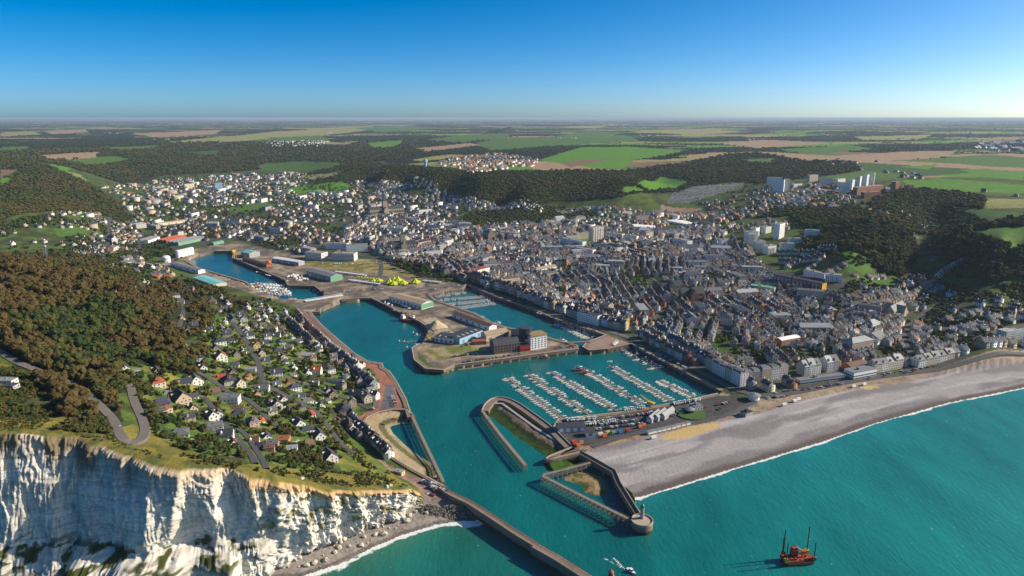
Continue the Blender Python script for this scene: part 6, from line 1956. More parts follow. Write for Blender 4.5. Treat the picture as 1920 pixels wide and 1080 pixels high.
# ---- pick the 300 that show largest; everything else is stamped into one mass
for h in ALL:
    d = math.hypot(h['x'], h['y'], CAM_H - h['z'])
    h['px'], h['py'] = map(float, project(h['x'], h['y'], h['z'] + 3))
    vis = -10 < h['px'] < 1930 and h['py'] < 1085
    h['app'] = (h['w'] + .7 * h['h']) / d * (1 if vis else 0) * (1.0 if h['src'] != 'village' else 1.35)
ALL.sort(key=lambda h: -h['app'])
N_IND = 300
IND, MASS = ALL[:N_IND], ALL[N_IND:]
MARKS = [((262,815), 'the hairpin bend'), ((735,795), 'the small channel beach'), ((600,610), 'the village quay'), ((688,701), 'the bend of the village quay'), ((375,520), 'the turquoise-roofed fish hall'),
         ((334,806), 'the cliff-top bungalow'), ((480,720), 'the bend of the village main lane'), ((430,610), 'the top of the village main lane'), ((1125,640), 'the lock bridge'), ((1310,690), 'the marina quay corner'),
         ((1400,745), 'the marina car park entrance'), ((1540,712), 'the sea-front restaurant terrace'), ((1622,705), 'the white casino'), ((1760,690), 'the far beach promenade'), ((1900,660), 'the white blocks at the beach end'),
         ((1170,610), 'the yellow corner house'), ((950,550), 'the yacht basin corner'), ((1040,590), 'the moored sailing boats'), ((540,840), 'the brick house at the cliff edge'), ((618,862), 'the lowest house on the cliff slope'), ((550,660), 'the middle of the village'), ((232,617), 'the headland wood'),
         ((580,780), 'the red-roofed house by the long lawn'), ((450,760), 'the large flat-roofed villa'), ((12,716), 'the left edge of the picture')]
def ordinal(n):
    W_ = ['', 'first', 'second', 'third', 'fourth', 'fifth', 'sixth', 'seventh', 'eighth', 'ninth', 'tenth', 'eleventh', 'twelfth', 'thirteenth', 'fourteenth', 'fifteenth', 'sixteenth', 'seventeenth', 'eighteenth', 'nineteenth', 'twentieth']
    return W_[n] if n <= 20 else f'{n}th'
buckets = {}
for h in IND:
    m = min(MARKS, key=lambda q: (q[0][0] - h['px']) ** 2 + ((q[0][1] - h['py']) * 1.3) ** 2)
    buckets.setdefault((m[1], h['wall'], h['roof'], h['typ']), []).append((math.hypot(m[0][0] - h['px'], m[0][1] - h['py']), h))
TY = {'gable': 'gable', 'hip': 'hipped', 'flat': 'flat', 'mansard': 'mansard'}
for (mk, wl, rf, ty), lst in buckets.items():
    lst.sort(key=lambda q: q[0])
    for i, (d_, h) in enumerate(lst):
        wl2 = {'flint': 'dark stone', 'tan': 'tan stone'}.get(wl, wl)
        rf2 = rf if rf != wl2 else 'plain'
        order_ = ('the one by' if len(lst) == 1 else ('nearest' if i == 0 else ordinal(i + 1) + ' nearest'))
        h['label'] = f"{wl2} house, {rf2} {TY[ty]} roof, {order_} {mk}"
for i, h in enumerate(IND):
    build_house(h, h['label'], 'terraced houses in rows' if h['src'] == 'row' else ('village houses on the slope' if h['src'] == 'village' else 'town houses'), i < 95)

# ---- the mass
def unit_house(typ, win):
    V, F, K_ = [], [], []
    def add(vs, fs, k):
        b = len(V); V.extend(vs); F.extend([tuple(i + b for i in f) for f in fs]); K_.extend([k] * len(vs))
    z0 = -1.2
    add([(-.5, -.5, z0), (.5, -.5, z0), (.5, .5, z0), (-.5, .5, z0), (-.5, -.5, 1), (.5, -.5, 1), (.5, .5, 1), (-.5, .5, 1)], [(0, 1, 5, 4), (1, 2, 6, 5), (2, 3, 7, 6), (3, 0, 4, 7)] + ([(4, 5, 6, 7)] if typ == 'flat' else []), 0)
    if typ == 'flat':
        add([(-.46, -.45, 1.02), (.46, -.45, 1.02), (.46, .45, 1.02), (-.46, .45, 1.02)], [(0, 1, 2, 3)], 1)
    elif typ == 'gable':
        add([(-.5, -.5, 1), (-.5, .5, 1), (-.5, 0, 1.98), (.5, -.5, 1), (.5, .5, 1), (.5, 0, 1.98)], [(0, 2, 1), (3, 4, 5)], 0)
        add([(-.52, -.54, .93), (.52, -.54, .93), (.52, 0, 2.02), (-.52, 0, 2.02), (.52, .54, .93), (-.52, .54, .93)], [(0, 1, 2, 3), (3, 2, 4, 5)], 1)
    else:
        add([(-.53, -.54, 1), (.53, -.54, 1), (.53, .54, 1), (-.53, .54, 1), (-.12, 0, 2), (.12, 0, 2)], [(0, 1, 5, 4), (1, 2, 5), (2, 3, 4, 5), (3, 0, 4)], 1)
    if typ != 'flat':
        for cx, on in ((.44, True), (-.44, win)):
            if on: add([(cx - .045, -.05, 1.6), (cx + .045, -.05, 1.6), (cx + .045, .12, 1.6), (cx - .045, .12, 1.6), (cx - .045, -.05, 2.3), (cx + .045, -.05, 2.3), (cx + .045, .12, 2.3), (cx - .045, .12, 2.3)],
                       [(0, 1, 5, 4), (1, 2, 6, 5), (2, 3, 7, 6), (3, 0, 4, 7), (4, 5, 6, 7)], 3)
    if win:
        for zz in (.18, .62):
            for xx in (-.33, -.0, .33):
                add([(xx - .07, -.508, zz), (xx + .07, -.508, zz), (xx + .07, -.508, zz + .2), (xx - .07, -.508, zz + .2)], [(0, 1, 2, 3)], 2)
                add([(xx - .07, .508, zz), (xx + .07, .508, zz), (xx + .07, .508, zz + .2), (xx - .07, .508, zz + .2)], [(1, 0, 3, 2)], 2)
            for yy in (-.2, .2):
                add([(.506, yy - .06, zz), (.506, yy + .06, zz), (.506, yy + .06, zz + .2), (.506, yy - .06, zz + .2)], [(0, 1, 2, 3)], 2)
                add([(-.506, yy - .06, zz), (-.506, yy + .06, zz), (-.506, yy + .06, zz + .2), (-.506, yy - .06, zz + .2)], [(1, 0, 3, 2)], 2)
        if typ == 'gable':
            for xx in (-.2, .2):
                for s in (-1, 1):
                    q = [(xx - .05, s * .36, 1.29 + .05), (xx + .05, s * .36, 1.29 + .05), (xx + .05, s * .22, 1.57 + .05), (xx - .05, s * .22, 1.57 + .05)]
                    add(q, [(0, 1, 2, 3) if s < 0 else (3, 2, 1, 0)], 4)
    return np.array(V), F, np.array(K_)
M_mass = attr_mat('town_fabric', .75, .18, .45, bump=.15, spec=.25)
def stamp(name, hs, label):
    VV, FF3, FF4, CC = [], [], [], []
    base = 0
    for typ in ('gable', 'hip', 'flat'):
        for win in (True, False):
            sub = [h for h in hs if (h['typ'] if h['typ'] != 'mansard' else 'hip') == typ and (math.hypot(h['x'], h['y']) < 1750) == win]
            if not sub: continue
            V, F, K_ = unit_house(typ, win)
            n = len(sub); g = lambda k: np.array([h[k] for h in sub], float)
            x, y, z, a, w, d, hh, rh = map(g, ('x', 'y', 'z', 'a', 'w', 'd', 'h', 'rh'))
            lx = V[None, :, 0] * w[:, None]; ly = V[None, :, 1] * d[:, None]
            vz = V[None, :, 2]; lz = np.where(vz <= 1, vz * hh[:, None], hh[:, None] + (vz - 1) * rh[:, None])
            if typ != 'flat':
                ch = (K_ == 3)
                lz[:, ch] = np.where(V[None, ch, 2] > 2, hh[:, None] + rh[:, None] + 1.1, hh[:, None] + rh[:, None] * .6)
            ca, sa = np.cos(a)[:, None], np.sin(a)[:, None]
            P = np.stack([x[:, None] + lx * ca - ly * sa, y[:, None] + lx * sa + ly * ca, z[:, None] + lz], -1)
            wc = np.array([h['wc'] for h in sub]); rc = np.array([h['rc'] for h in sub])
            C_ = np.empty((n, len(V), 3))
            C_[:, K_ == 0] = wc[:, None]; C_[:, K_ == 1] = rc[:, None]; C_[:, K_ == 2] = (.045, .05, .06); C_[:, K_ == 4] = (.30, .33, .36)
            C_[:, K_ == 3] = wc[:, None] * .75
            off = base + np.arange(n)[:, None, None] * len(V)
            for k, lst in ((3, FF3), (4, FF4)):
                f = np.array([q for q in F if len(q) == k], int)
                if len(f): lst.append((f[None] + off).reshape(-1, k))
            VV.append(P.reshape(-1, 3)); CC.append(C_.reshape(-1, 3)); base += n * len(V)
    V = np.concatenate(VV).astype(np.float32); C_ = np.concatenate(CC)
    f4 = np.concatenate(FF4); f3 = np.concatenate(FF3) if FF3 else np.zeros((0, 3), int)
    me = bpy.data.meshes.new(name)
    me.vertices.add(len(V)); me.vertices.foreach_set('co', V.ravel())
    li = np.concatenate([f4.ravel(), f3.ravel()]).astype(np.int32)
    me.loops.add(len(li)); me.loops.foreach_set('vertex_index', li)
    ls = np.concatenate([np.arange(len(f4)) * 4, len(f4) * 4 + np.arange(len(f3)) * 3]).astype(np.int32)
    me.polygons.add(len(ls)); me.polygons.foreach_set('loop_start', ls)
    me.polygons.foreach_set('loop_total', np.concatenate([np.full(len(f4), 4), np.full(len(f3), 3)]).astype(np.int32))
    me.update(calc_edges=True)
    ca_ = me.color_attributes.new('Col', 'FLOAT_COLOR', 'POINT')
    c4 = np.ones((len(V), 4), np.float32); c4[:, :3] = C_
    ca_.data.foreach_set('color', c4.ravel())
    me.materials.append(M_mass); me.update()
    return tag(link(name, me), label, None, kind='stuff')
stamp('town_house_mass', MASS, 'the thousands of smaller slate-roofed houses of the town and its suburbs')
# ------------------------------------------------------------------ boats
M_hull = plain('boat_hull', (.72, .72, .70), .35, .06, 2)
M_deck = plain('boat_deck', (.60, .58, .53), .6, .1, 2)
M_mast = plain('mast_alloy', (.60, .60, .60), .4, .05, 2)
def hull_mb(L, B, H_, sheer=.25, m=0, mb=None, z0=-.3):
    mb = mb or MB(); xs = [-.5, -.35, -.1, .18, .38, .5]; bw = [.36, .46, .5, .44, .22, .02]
    v = []
    for x, w in zip(xs, bw):
        z = H_ + sheer * max(0, x) * 2
        v += [(x * L, -w * B * .7, z0), (x * L, w * B * .7, z0), (x * L * 1.02, -w * B, z), (x * L * 1.02, w * B, z)]
    f = []
    for i in range(5):
        a, b = 4 * i, 4 * i + 4
        f += [(a, b, b + 2, a + 2), (b + 1, a + 1, a + 3, b + 3), (a + 2, b + 2, b + 3, a + 3)]
    f.append((1, 0, 2, 3))
    return mb.add(v, f, m)
def boat_kind(k):
    if k == 'sail':
        c = MB(); c.box(-1.2, 2.2, -.75, .75, .85, 1.35); c.box(-3.0, -1.3, -.8, .8, .86, 1.0)
        m = MB(); m.tube((.8, 0, .9), (.8, 0, 11.5), .09, .07, 5); m.tube((.3, -.9, 7.0), (.3, .9, 7.0), .05, n=4)
        b = MB(); b.tube((.7, 0, 2.1), (-2.9, 0, 2.1), .24, .16, 6)
        return dict(hull=(hull_mb(9, 2.5, .9).mesh('hull', [M_hull]), 0), cabin=(c.mesh('cabin', [M_deck]), 0), mast=(m.mesh('mast', [M_mast]), 0), sail_cover=(b.mesh('sail_cover', [M_obj]), 1)), 9
    if k == 'motor':
        c = MB(); c.box(-1.6, 1.4, -.9, .9, .9, 1.5, 0); c.add([(-1.5, -.85, 1.5), (1.5, -.85, 1.5), (1.5, .85, 1.5), (-1.5, .85, 1.5), (-1.3, -.75, 2.2), (.7, -.75, 2.2), (.7, .75, 2.2), (-1.3, .75, 2.2)], [(0, 1, 5, 4), (1, 2, 6, 5), (2, 3, 7, 6), (3, 0, 4, 7)], 1)
        c.box(-1.5, .8, -.85, .85, 2.2, 2.32, 0)
        return dict(hull=(hull_mb(7.5, 2.4, .95, .35).mesh('hull', [M_hull]), 0), cabin=(c.mesh('cabin', [M_white, M_glass]), 0)), 7.5
    if k == 'open':
        c = MB(); c.box(-.2, .7, -.5, .5, .6, 1.5); c.box(-2.6, -2.2, -.25, .25, .5, 1.3)
        return dict(hull=(hull_mb(5.6, 2.1, .62, .3).mesh('hull', [M_obj]), 1), console=(c.mesh('console', [M_deck]), 0)), 5.6
    c = MB(); c.box(.6, 2.6, -1.1, 1.1, 1.3, 3.4, 0); c.box(.55, 2.65, -1.12, 1.12, 2.5, 3.0, 1); c.box(.4, 2.9, -1.3, 1.3, 3.4, 3.5, 0)
    g = MB(); g.tube((-1, 0, 1.2), (-1, 0, 6.5), .12, n=5); g.tube((-4, -1.3, 1.2), (-4, -1.3, 4), .1, n=4); g.tube((-4, 1.3, 1.2), (-4, 1.3, 4), .1, n=4); g.tube((-4, -1.3, 4), (-4, 1.3, 4), .1, n=4); g.tube((-1, 0, 6), (-4, 0, 4), .06, n=4)
    return dict(hull=(hull_mb(11, 4, 1.4, .8).mesh('hull', [M_obj]), 1), wheelhouse=(c.mesh('wheelhouse', [M_white, M_glass]), 0), gantry=(g.mesh('gantry', [M_mast]), 0)), 11
BK = {k: boat_kind(k) for k in ('sail', 'motor', 'open', 'fish')}
COVERS = [((.02, .07, .25), 'blue'), ((.02, .05, .12), 'navy'), ((.45, .43, .38), 'pale'), ((.05, .12, .09), 'green'), ((.25, .03, .03), 'red')]
HULLC = [((.03, .12, .30), 'blue'), ((.65, .64, .6), 'white'), ((.30, .04, .03), 'red'), ((.03, .18, .10), 'green'), ((.7, .7, .68), 'white')]
BOATS = []
def add_boat(k, x, y, a, s, where, z=0.0, hc=None):
    c = random.choice(COVERS if k == 'sail' else HULLC) if hc is None else hc
    BOATS.append(dict(k=k, x=x, y=y, a=a, s=s, c=c, where=where, z=z))
KN = {'sail': ('sailing_boat', 'white sailing boat, {} sail cover', 'sailing boat'), 'motor': ('motor_boat', 'white motor cruiser', 'motor boat'), 'open': ('small_boat', 'small {} open boat', 'boat'), 'fish': ('fishing_boat', '{} hulled fishing boat', 'fishing boat')}
def build_boat(b, label):
    parts, L = BK[b['k']]
    t = thing(KN[b['k']][0], label, KN[b['k']][2], (b['x'], b['y'], b['z']), b['a'], b['grp'])
    t.scale = (b['s'],) * 3
    for nm, (me, tinted) in parts.items():
        o = link(nm, me, t)
        if tinted: o.color = (*b['c'][0], 1)

def pontoon(label, px0, px1, n, lmix, name, w=2.2, both=True, skip=.17, ls=(.62, .86), z=0.0, fingers=True, group='floating pontoons of the marina'):
    a = np.array(F1(*px0, .5)); b = np.array(F1(*px1, .5)); L = float(np.hypot(*(b - a))); d = (b - a) / L; nv = np.array([-d[1], d[0]])
    t = thing('pontoon', label, 'pontoon', (0, 0, 0), 0, group)
    MB().obox(tuple((a + b) / 2), d[0], d[1], L, w, -.3, .55).build('walkway', M_timber, t)
    mb = MB(); fg = MB()
    k = max(2, int(L / 12))
    for i in range(k + 1):
        p = a + d * L * i / k + nv * (w / 2 + .3); mb.tube((p[0], p[1], -3), (p[0], p[1], 3.4), .28, n=6)
    for i in range(n):
        for s in ((1, -1) if both else (1,)):
            u = (i + .5) * L / n
            if i % 2 == 0 and fingers:
                p = a + d * (u + L / n * .5) + nv * s * (w / 2 + 2.6); fg.obox(tuple(p), nv[0], nv[1], 5.2, .5, -.2, .4)
            if random.random() < skip: continue
            kk = random.choices(('sail', 'motor', 'open'), lmix)[0]
            sz = random.uniform(*ls) * min(1.0, (L / n) / 3.1)
            Lb = BK[kk][1] * sz
            p = a + d * (u + random.uniform(-.3, .3)) + nv * s * (w / 2 + Lb / 2 + .5)
            ang = math.atan2(nv[1] * s, nv[0] * s) + (math.pi if random.random() < .75 else 0) + random.uniform(-.04, .04)
            side = 'right' if (nv * s)[0] > 0 else 'left'
            add_boat(kk, float(p[0]), float(p[1]), ang, sz, (i, f'on the {side} of the {name}'))
    tag(mb.build('mooring_pile', M_timber, t), kind='stuff')
    if fg.V: tag(fg.build('finger', M_conc, t), kind='stuff')
M = (.62, .32, .06)
pontoon('leftmost long pontoon of the marina', (950,708), (1052,783), 24, M, 'leftmost marina pontoon')
pontoon('second long pontoon of the marina from the left', (990,702), (1106,779), 25, M, 'second marina pontoon')
pontoon('third long pontoon of the marina, below the museum quay', (1031,697), (1158,771), 26, M, 'third marina pontoon')
pontoon('fourth marina pontoon with work boats at its outer end', (1103,697), (1203,758), 24, (.45, .40, .15), 'fourth marina pontoon', skip=.25)
pontoon('fifth long pontoon of the marina', (1141,685), (1256,752), 24, M, 'fifth marina pontoon')
pontoon('short last pontoon near the right corner of the marina', (1234,714), (1303,745), 18, (.5, .4, .1), 'short marina pontoon', skip=.15)
pontoon('slanting walkway pontoon from the lock to the marina', (1154,645), (1232,693), 12, (.4, .5, .1), 'slanting lock pontoon', skip=.35, ls=(1.1, 1.4))
for i, (p0, p1, n) in enumerate([((815,556),(872,548),15), ((822,563),(908,556),22), ((838,571),(918,563),22), ((862,577),(928,569),17)]):
    pontoon(('farthest', 'second farthest', 'second nearest', 'nearest')[i] + ' pontoon of the inner yacht basin', p0, p1, n, (.85, .13, .02), ('farthest', 'second', 'third', 'nearest')[i] + ' basin pontoon', skip=.06, group='pontoons of the inner yacht basin')
pontoon('pontoon of large sailing boats along the town quay', (1048,606), (1108,634), 17, (.9, .1, 0), 'town quay pontoon', both=True, skip=.1, ls=(1.0, 1.3), group='inner basin pontoons')
pontoon('left wooden ferry pontoon by the island tip', (752,641), (790,639), 3, (0, .3, .7), 'left island ferry pontoon', skip=.6, group='island pontoons')
pontoon('right wooden ferry pontoon by the island', (775,629), (818,626), 3, (0, .3, .7), 'right island ferry pontoon', skip=.6, group='island pontoons')
pontoon('long work pontoon moored below the island quay', (859,693), (917,686), 4, (0, 0, 1), 'island work pontoon', skip=1.0, fingers=False, group='island pontoons')
pontoon('grey floating jetty under the island quay wall', (955,676), (987,675), 4, (0, 0, 1), 'grey island jetty', skip=1.0, fingers=False, group='island pontoons')
pontoon('small pontoon in the little basin by the swing bridge', (575,536), (603,549), 4, (0, .5, .5), 'small swing bridge pontoon', skip=.5, group='island pontoons')
# the fishing fleet crammed into the dock corner
for r_ in range(5):
    for c_ in range(12):
        px, py = 470 + c_ * 5.8 + r_ * 2.5, 533 + r_ * 4.6 + c_ * .4
        x, y = F1(px, py, 0)
        add_boat(random.choice(('fish', 'sail', 'motor', 'fish')), x, y, imgdir(px, py, 30, 6) + random.uniform(-.08, .08) + math.pi / 2, random.uniform(.85, 1.15), (c_, ('back', 'fourth', 'third', 'second', 'front')[r_] + ' row of the dock fleet'))
for px, py in [(546,518),(550,516),(553,519),(557,517),(561,521),(566,519),(570,523),(576,524),(562,526),(541,519),(556,523)]:
    x, y = F1(px, py, QZ + .8); add_boat('motor', x, y, random.uniform(0, 3), 1.25, (px - 540, 'laid up on the quay by the grey warehouse'), QZ + .9)
for px, py in [(752,572),(757,574),(762,576),(767,579),(722,567),(728,570),(735,573)]:
    x, y = F1(px, py, QZ + .6); add_boat('motor', x, y, random.uniform(0, 3), .9, (px - 720, 'laid up on the quay before the long quay shed'), QZ + .7)
# boats parked ashore by the marina
for r_, (p0, p1, n) in enumerate([((1062,787),(1120,784),18), ((1165,768),(1210,763),11), ((1212,776),(1252,771),10), ((1120,792),(1160,788),9), ((1262,757),(1318,748),14), ((1075,796),(1118,793),11)]):
    for i in range(n):
        u = (i + .5) / n; px, py = p0[0] + (p1[0] - p0[0]) * u, p0[1] + (p1[1] - p0[1]) * u
        x, y = F1(px, py, 6.9)
        add_boat(random.choice(('motor', 'open', 'sail', 'motor')), x, y, imgdir(px, py, 6, 20) + random.uniform(-.1, .1), random.uniform(.7, 1.0), (i, ('first', 'second', 'third', 'fourth', 'fifth', 'sixth')[r_] + ' row of boats parked ashore'), 6.9)
for px, py, k, s, wh, hc in [(1022,671,'fish',1.1,'red and white boat under the museum quay',HULLC[2]), (1086,694,'fish',1.4,'work boat with tall mast at the head of the fourth pontoon',HULLC[2]), (1098,700,'fish',1.2,'orange work boat at the fourth pontoon',HULLC[2]),
                         (955,567,'fish',1.3,'fishing boat at the town quay',HULLC[1]), (1001,583,'fish',1.1,'blue and white trawler at the town quay',HULLC[0]), (1017,589,'fish',1.1,'white trawler at the town quay',HULLC[1]), (933,606,'fish',.9,'catamaran ferry beside the boat shed',HULLC[1]),
                         (891,591,'fish',1,'white boat beside the brown-roofed shed',HULLC[1]), (905,597,'fish',1,'white boat second along the brown-roofed shed',HULLC[1]), (1143,678,'open',1.3,'launch crossing above the marina pontoons',HULLC[1]), (1053,643,'fish',1.5,'white vessel at the quay right of the museum',HULLC[1]), (782,649,'motor',1.4,'white launch at the island tip',HULLC[1])]:
    x, y = F1(px, py, .3); a_ = imgdir(px, py, 30, 12 if px < 1010 and py < 600 else -3)
    add_boat(k, x, y, a_, s, (0, wh), 0, hc)
x, y = F1(1184, 1072, .3)
add_boat('motor', x, y, math.atan2(-dw[1], -dw[0]), 1.1, (0, 'speedboat pulling a white wake outside the jetties'))
for b in BOATS:
    d = math.hypot(b['x'], b['y'], 300); b['app'] = BK[b['k']][1] * b['s'] / d
BOATS.sort(key=lambda b: -b['app'])
rows_ = {}
for b in BOATS[:300]: rows_.setdefault((b['where'][1], b['k'], b['c'][1] if b['k'] != 'motor' else ''), []).append(b)
for (wh, k, cn), lst in rows_.items():
    lst.sort(key=lambda b: b['where'][0])
    for i, b in enumerate(lst):
        b['grp'] = 'boats moored or laid up in the port'
        base = KN[k][1].format(cn)
        if lst[0]['where'] == (0, wh) and len(lst) == 1 and not wh.startswith(('on ', 'laid')) and 'row' not in wh: build_boat(b, wh if len(wh.split()) > 3 else base + ', ' + wh)
        else:
            wh2 = wh if wh.startswith(('on ', 'laid')) else 'in the ' + wh
            build_boat(b, f"{base}, {ordinal(i + 1) + ' such ' if len(lst) > 1 else 'the one '}{wh2}")
rest_b = BOATS[300:]
def merge_kind(name, rest, meshes, label, zoff=0):
    VV, FF, CC, base = [], [], [], 0
    for b in rest:
        ca, sa = math.cos(b['a']) * b['s'], math.sin(b['a']) * b['s']
        for me, colr in meshes(b):
            key = me.name
            if key not in MESHC: MESHC[key] = (np.array([v.co[:] for v in me.vertices]), [tuple(p.vertices) for p in me.polygons])
            V, F = MESHC[key]
            VV.append(np.stack([b['x'] + V[:, 0] * ca - V[:, 1] * sa, b['y'] + V[:, 0] * sa + V[:, 1] * ca, b['z'] + V[:, 2] * b['s']], -1))
            FF += [tuple(i + base for i in f) for f in F]; CC.append(np.broadcast_to(np.array(colr), (len(V), 3))); base += len(V)
    if VV: tag(link(name, np_mesh(name, np.concatenate(VV), FF, [M_mass], None, np.concatenate(CC))), label, kind='stuff')
MESHC = {}
def bm_(b):
    for nm, (me, tinted) in BK[b['k']][0].items():
        yield me, (b['c'][0] if tinted else (.7, .7, .68) if nm != 'mast' else (.6, .6, .6))
merge_kind('moored_boats', rest_b, bm_, 'the smaller boats packed into the inner basins')

# ------------------------------------------------------------------ cars
def car_mesh():
    mb = MB()
    mb.add([(-2.1, -.85, .35), (2.1, -.85, .35), (2.1, .85, .35), (-2.1, .85, .35), (-2.1, -.88, .95), (2.0, -.88, .85), (2.0, .88, .85), (-2.1, .88, .95)], [(0, 1, 5, 4), (1, 2, 6, 5), (2, 3, 7, 6), (3, 0, 4, 7), (4, 5, 6, 7)], 0)
    mb.add([(-1.9, -.8, .93), (1.0, -.8, .9), (1.0, .8, .9), (-1.9, .8, .93), (-1.4, -.65, 1.42), (.3, -.65, 1.42), (.3, .65, 1.42), (-1.4, .65, 1.42)], [(0, 1, 5, 4), (1, 2, 6, 5), (2, 3, 7, 6), (3, 0, 4, 7)], 1)
    mb.add([(-1.45, -.68, 1.43), (.35, -.68, 1.43), (.35, .68, 1.43), (-1.45, .68, 1.43)], [(0, 1, 2, 3)], 0)
    for sx in (-1.3, 1.3):
        for sy in (-.86, .86): mb.tube((sx, sy - .1, .33), (sx, sy + .1, .33), .33, n=7, m=2)
    return mb.mesh('parked_car', [M_carp, M_glass, M_dark])
M_carp = plain('car_paint', (1, 1, 1), .3, .04, 1, objcol=True)
CARM = car_mesh()
CARC = [((.62, .62, .62), 'white'), ((.35, .36, .38), 'silver'), ((.05, .05, .055), 'black'), ((.12, .13, .15), 'dark grey'), ((.35, .03, .03), 'red'), ((.03, .09, .25), 'blue'), ((.62, .62, .6), 'white')]
CARS = []
def add_car(x, y, z, a, where, i=0):
    CARS.append(dict(x=x, y=y, z=z, a=a, s=1.0, c=random.choice(CARC), where=where, i=i))
def car_row(p0, p1, n, z, where, across=True, fill=.8):
    a = np.array(F1(*p0, z)); b = np.array(F1(*p1, z)); d = b - a; ang = math.atan2(d[1], d[0])
    for i in range(n):
        if random.random() > fill: continue
        p = a + d * (i + .5) / n; add_car(float(p[0]), float(p[1]), z + .12, ang + (math.pi / 2 if across else 0) + random.uniform(-.03, .03), where, i)
for p0, p1, n, wh, fl in [((1125,797),(1195,788),26,'in the near row of the marina car park',.8), ((1110,806),(1205,794),34,'in the second row of the marina car park',.7), ((1150,784),(1212,776),22,'in the back row of the marina car park',.6),
                      ((1255,780),(1330,762),28,'beside the marina office',.35), ((1340,760),(1380,752),14,'on the dark round car park',.4), ((1345,768),(1365,763),6,'at the rim of the dark car park',.5),
                      ((735,742),(742,762),7,'on the quay by the small beach',.8), ((792,902),(820,909),9,'in the back row of the cliff-end car park',.75), ((805,912),(840,922),10,'in the middle row of the cliff-end car park',.7), ((797,928),(815,930),5,'in the front row of the cliff-end car park',.8),
                      ((865,680),(975,664),34,'along the island quay',.6), ((1195,653),(1275,693),34,'on the right quay of the marina',.7), ((1200,648),(1290,692),34,'behind the right quay of the marina',.6), ((1000,585),(1120,622),36,'on the town quay',.6), ((1205,641),(1240,657),12,'by the lock bridge',.6)]:
    car_row(p0, p1, n, 6.05, wh, True, fl)
for p0, p1, n, wh, fl in [((738,582),(775,592),14,'by the long quay shed',.5), ((800,545),(900,529),30,'on the road behind the inner yacht basin',.5), ((600,494),(690,495),26,'on the yard before the office blocks',.6), ((700,489),(735,489),14,'on the rail yard car park',.8), ((702,494),(738,493),14,'in the front row of the rail yard car park',.7),
                          ((480,510),(560,533),22,'on the dock quay by the warehouse',.4), ((826,618),(860,628),10,'between the island halls',.6), ((868,648),(905,640),10,'before the blue-banded building',.6), ((640,547),(720,542),22,'on the road across the harbour head',.5), ((850,668),(900,662),12,'on the sandy island plot',.3), ((1035,652),(1075,649),9,'at the right tip of the island',.5), ((1430,748),(1480,742),12,'on the paved corner before the beach',.5), ((1500,733),(1590,719),26,'before the terrace restaurant',.5), ((1650,703),(1800,680),40,'beside the sea-front houses',.4)]:
    car_row(p0, p1, n, 6.2, wh, True, fl)
car_row((1425,742), (1600,716), 40, 6.4, 'on the sea-front road', False, .35)
car_row((1620,711), (1900,668), 50, 7.2, 'on the far sea-front road', False, .3)
x, y, z = at(226, 803); add_car(x, y, z + .6, imgdir(226, 803, -2, -20), 'climbing the winding road before the hairpin')
for px, py in [(735,788),(738,789),(700,768),(360,828),(366,832),(552,832),(557,829),(496,690),(492,700),(420,735)]:
    x, y, z = at(px, py); add_car(x, y, max(z, 6.0) + .55, random.uniform(0, 3), 'standing between the village houses' if px < 600 else 'on the red quayside paving')
CARS.sort(key=lambda c: math.hypot(c['x'], c['y']))
cr = {}
for c in CARS[:300]: cr.setdefault((c['where'], c['c'][1]), []).append(c)
for (wh, cn), lst in cr.items():
    lst.sort(key=lambda c: c['i'])
    for i, c in enumerate(lst):
        o = link('parked_car', CARM, None, (c['x'], c['y'], c['z']), c['a']); o.color = (*c['c'][0], 1)
        tag(o, f"{cn} car {(ordinal(i + 1) + ' such ') if len(lst) > 1 else ''}{wh}", 'car', 'parked cars')
merge_kind('distant_cars', CARS[300:], lambda b: [(CARM, b['c'][0])], 'smaller cars parked on the farther quays')

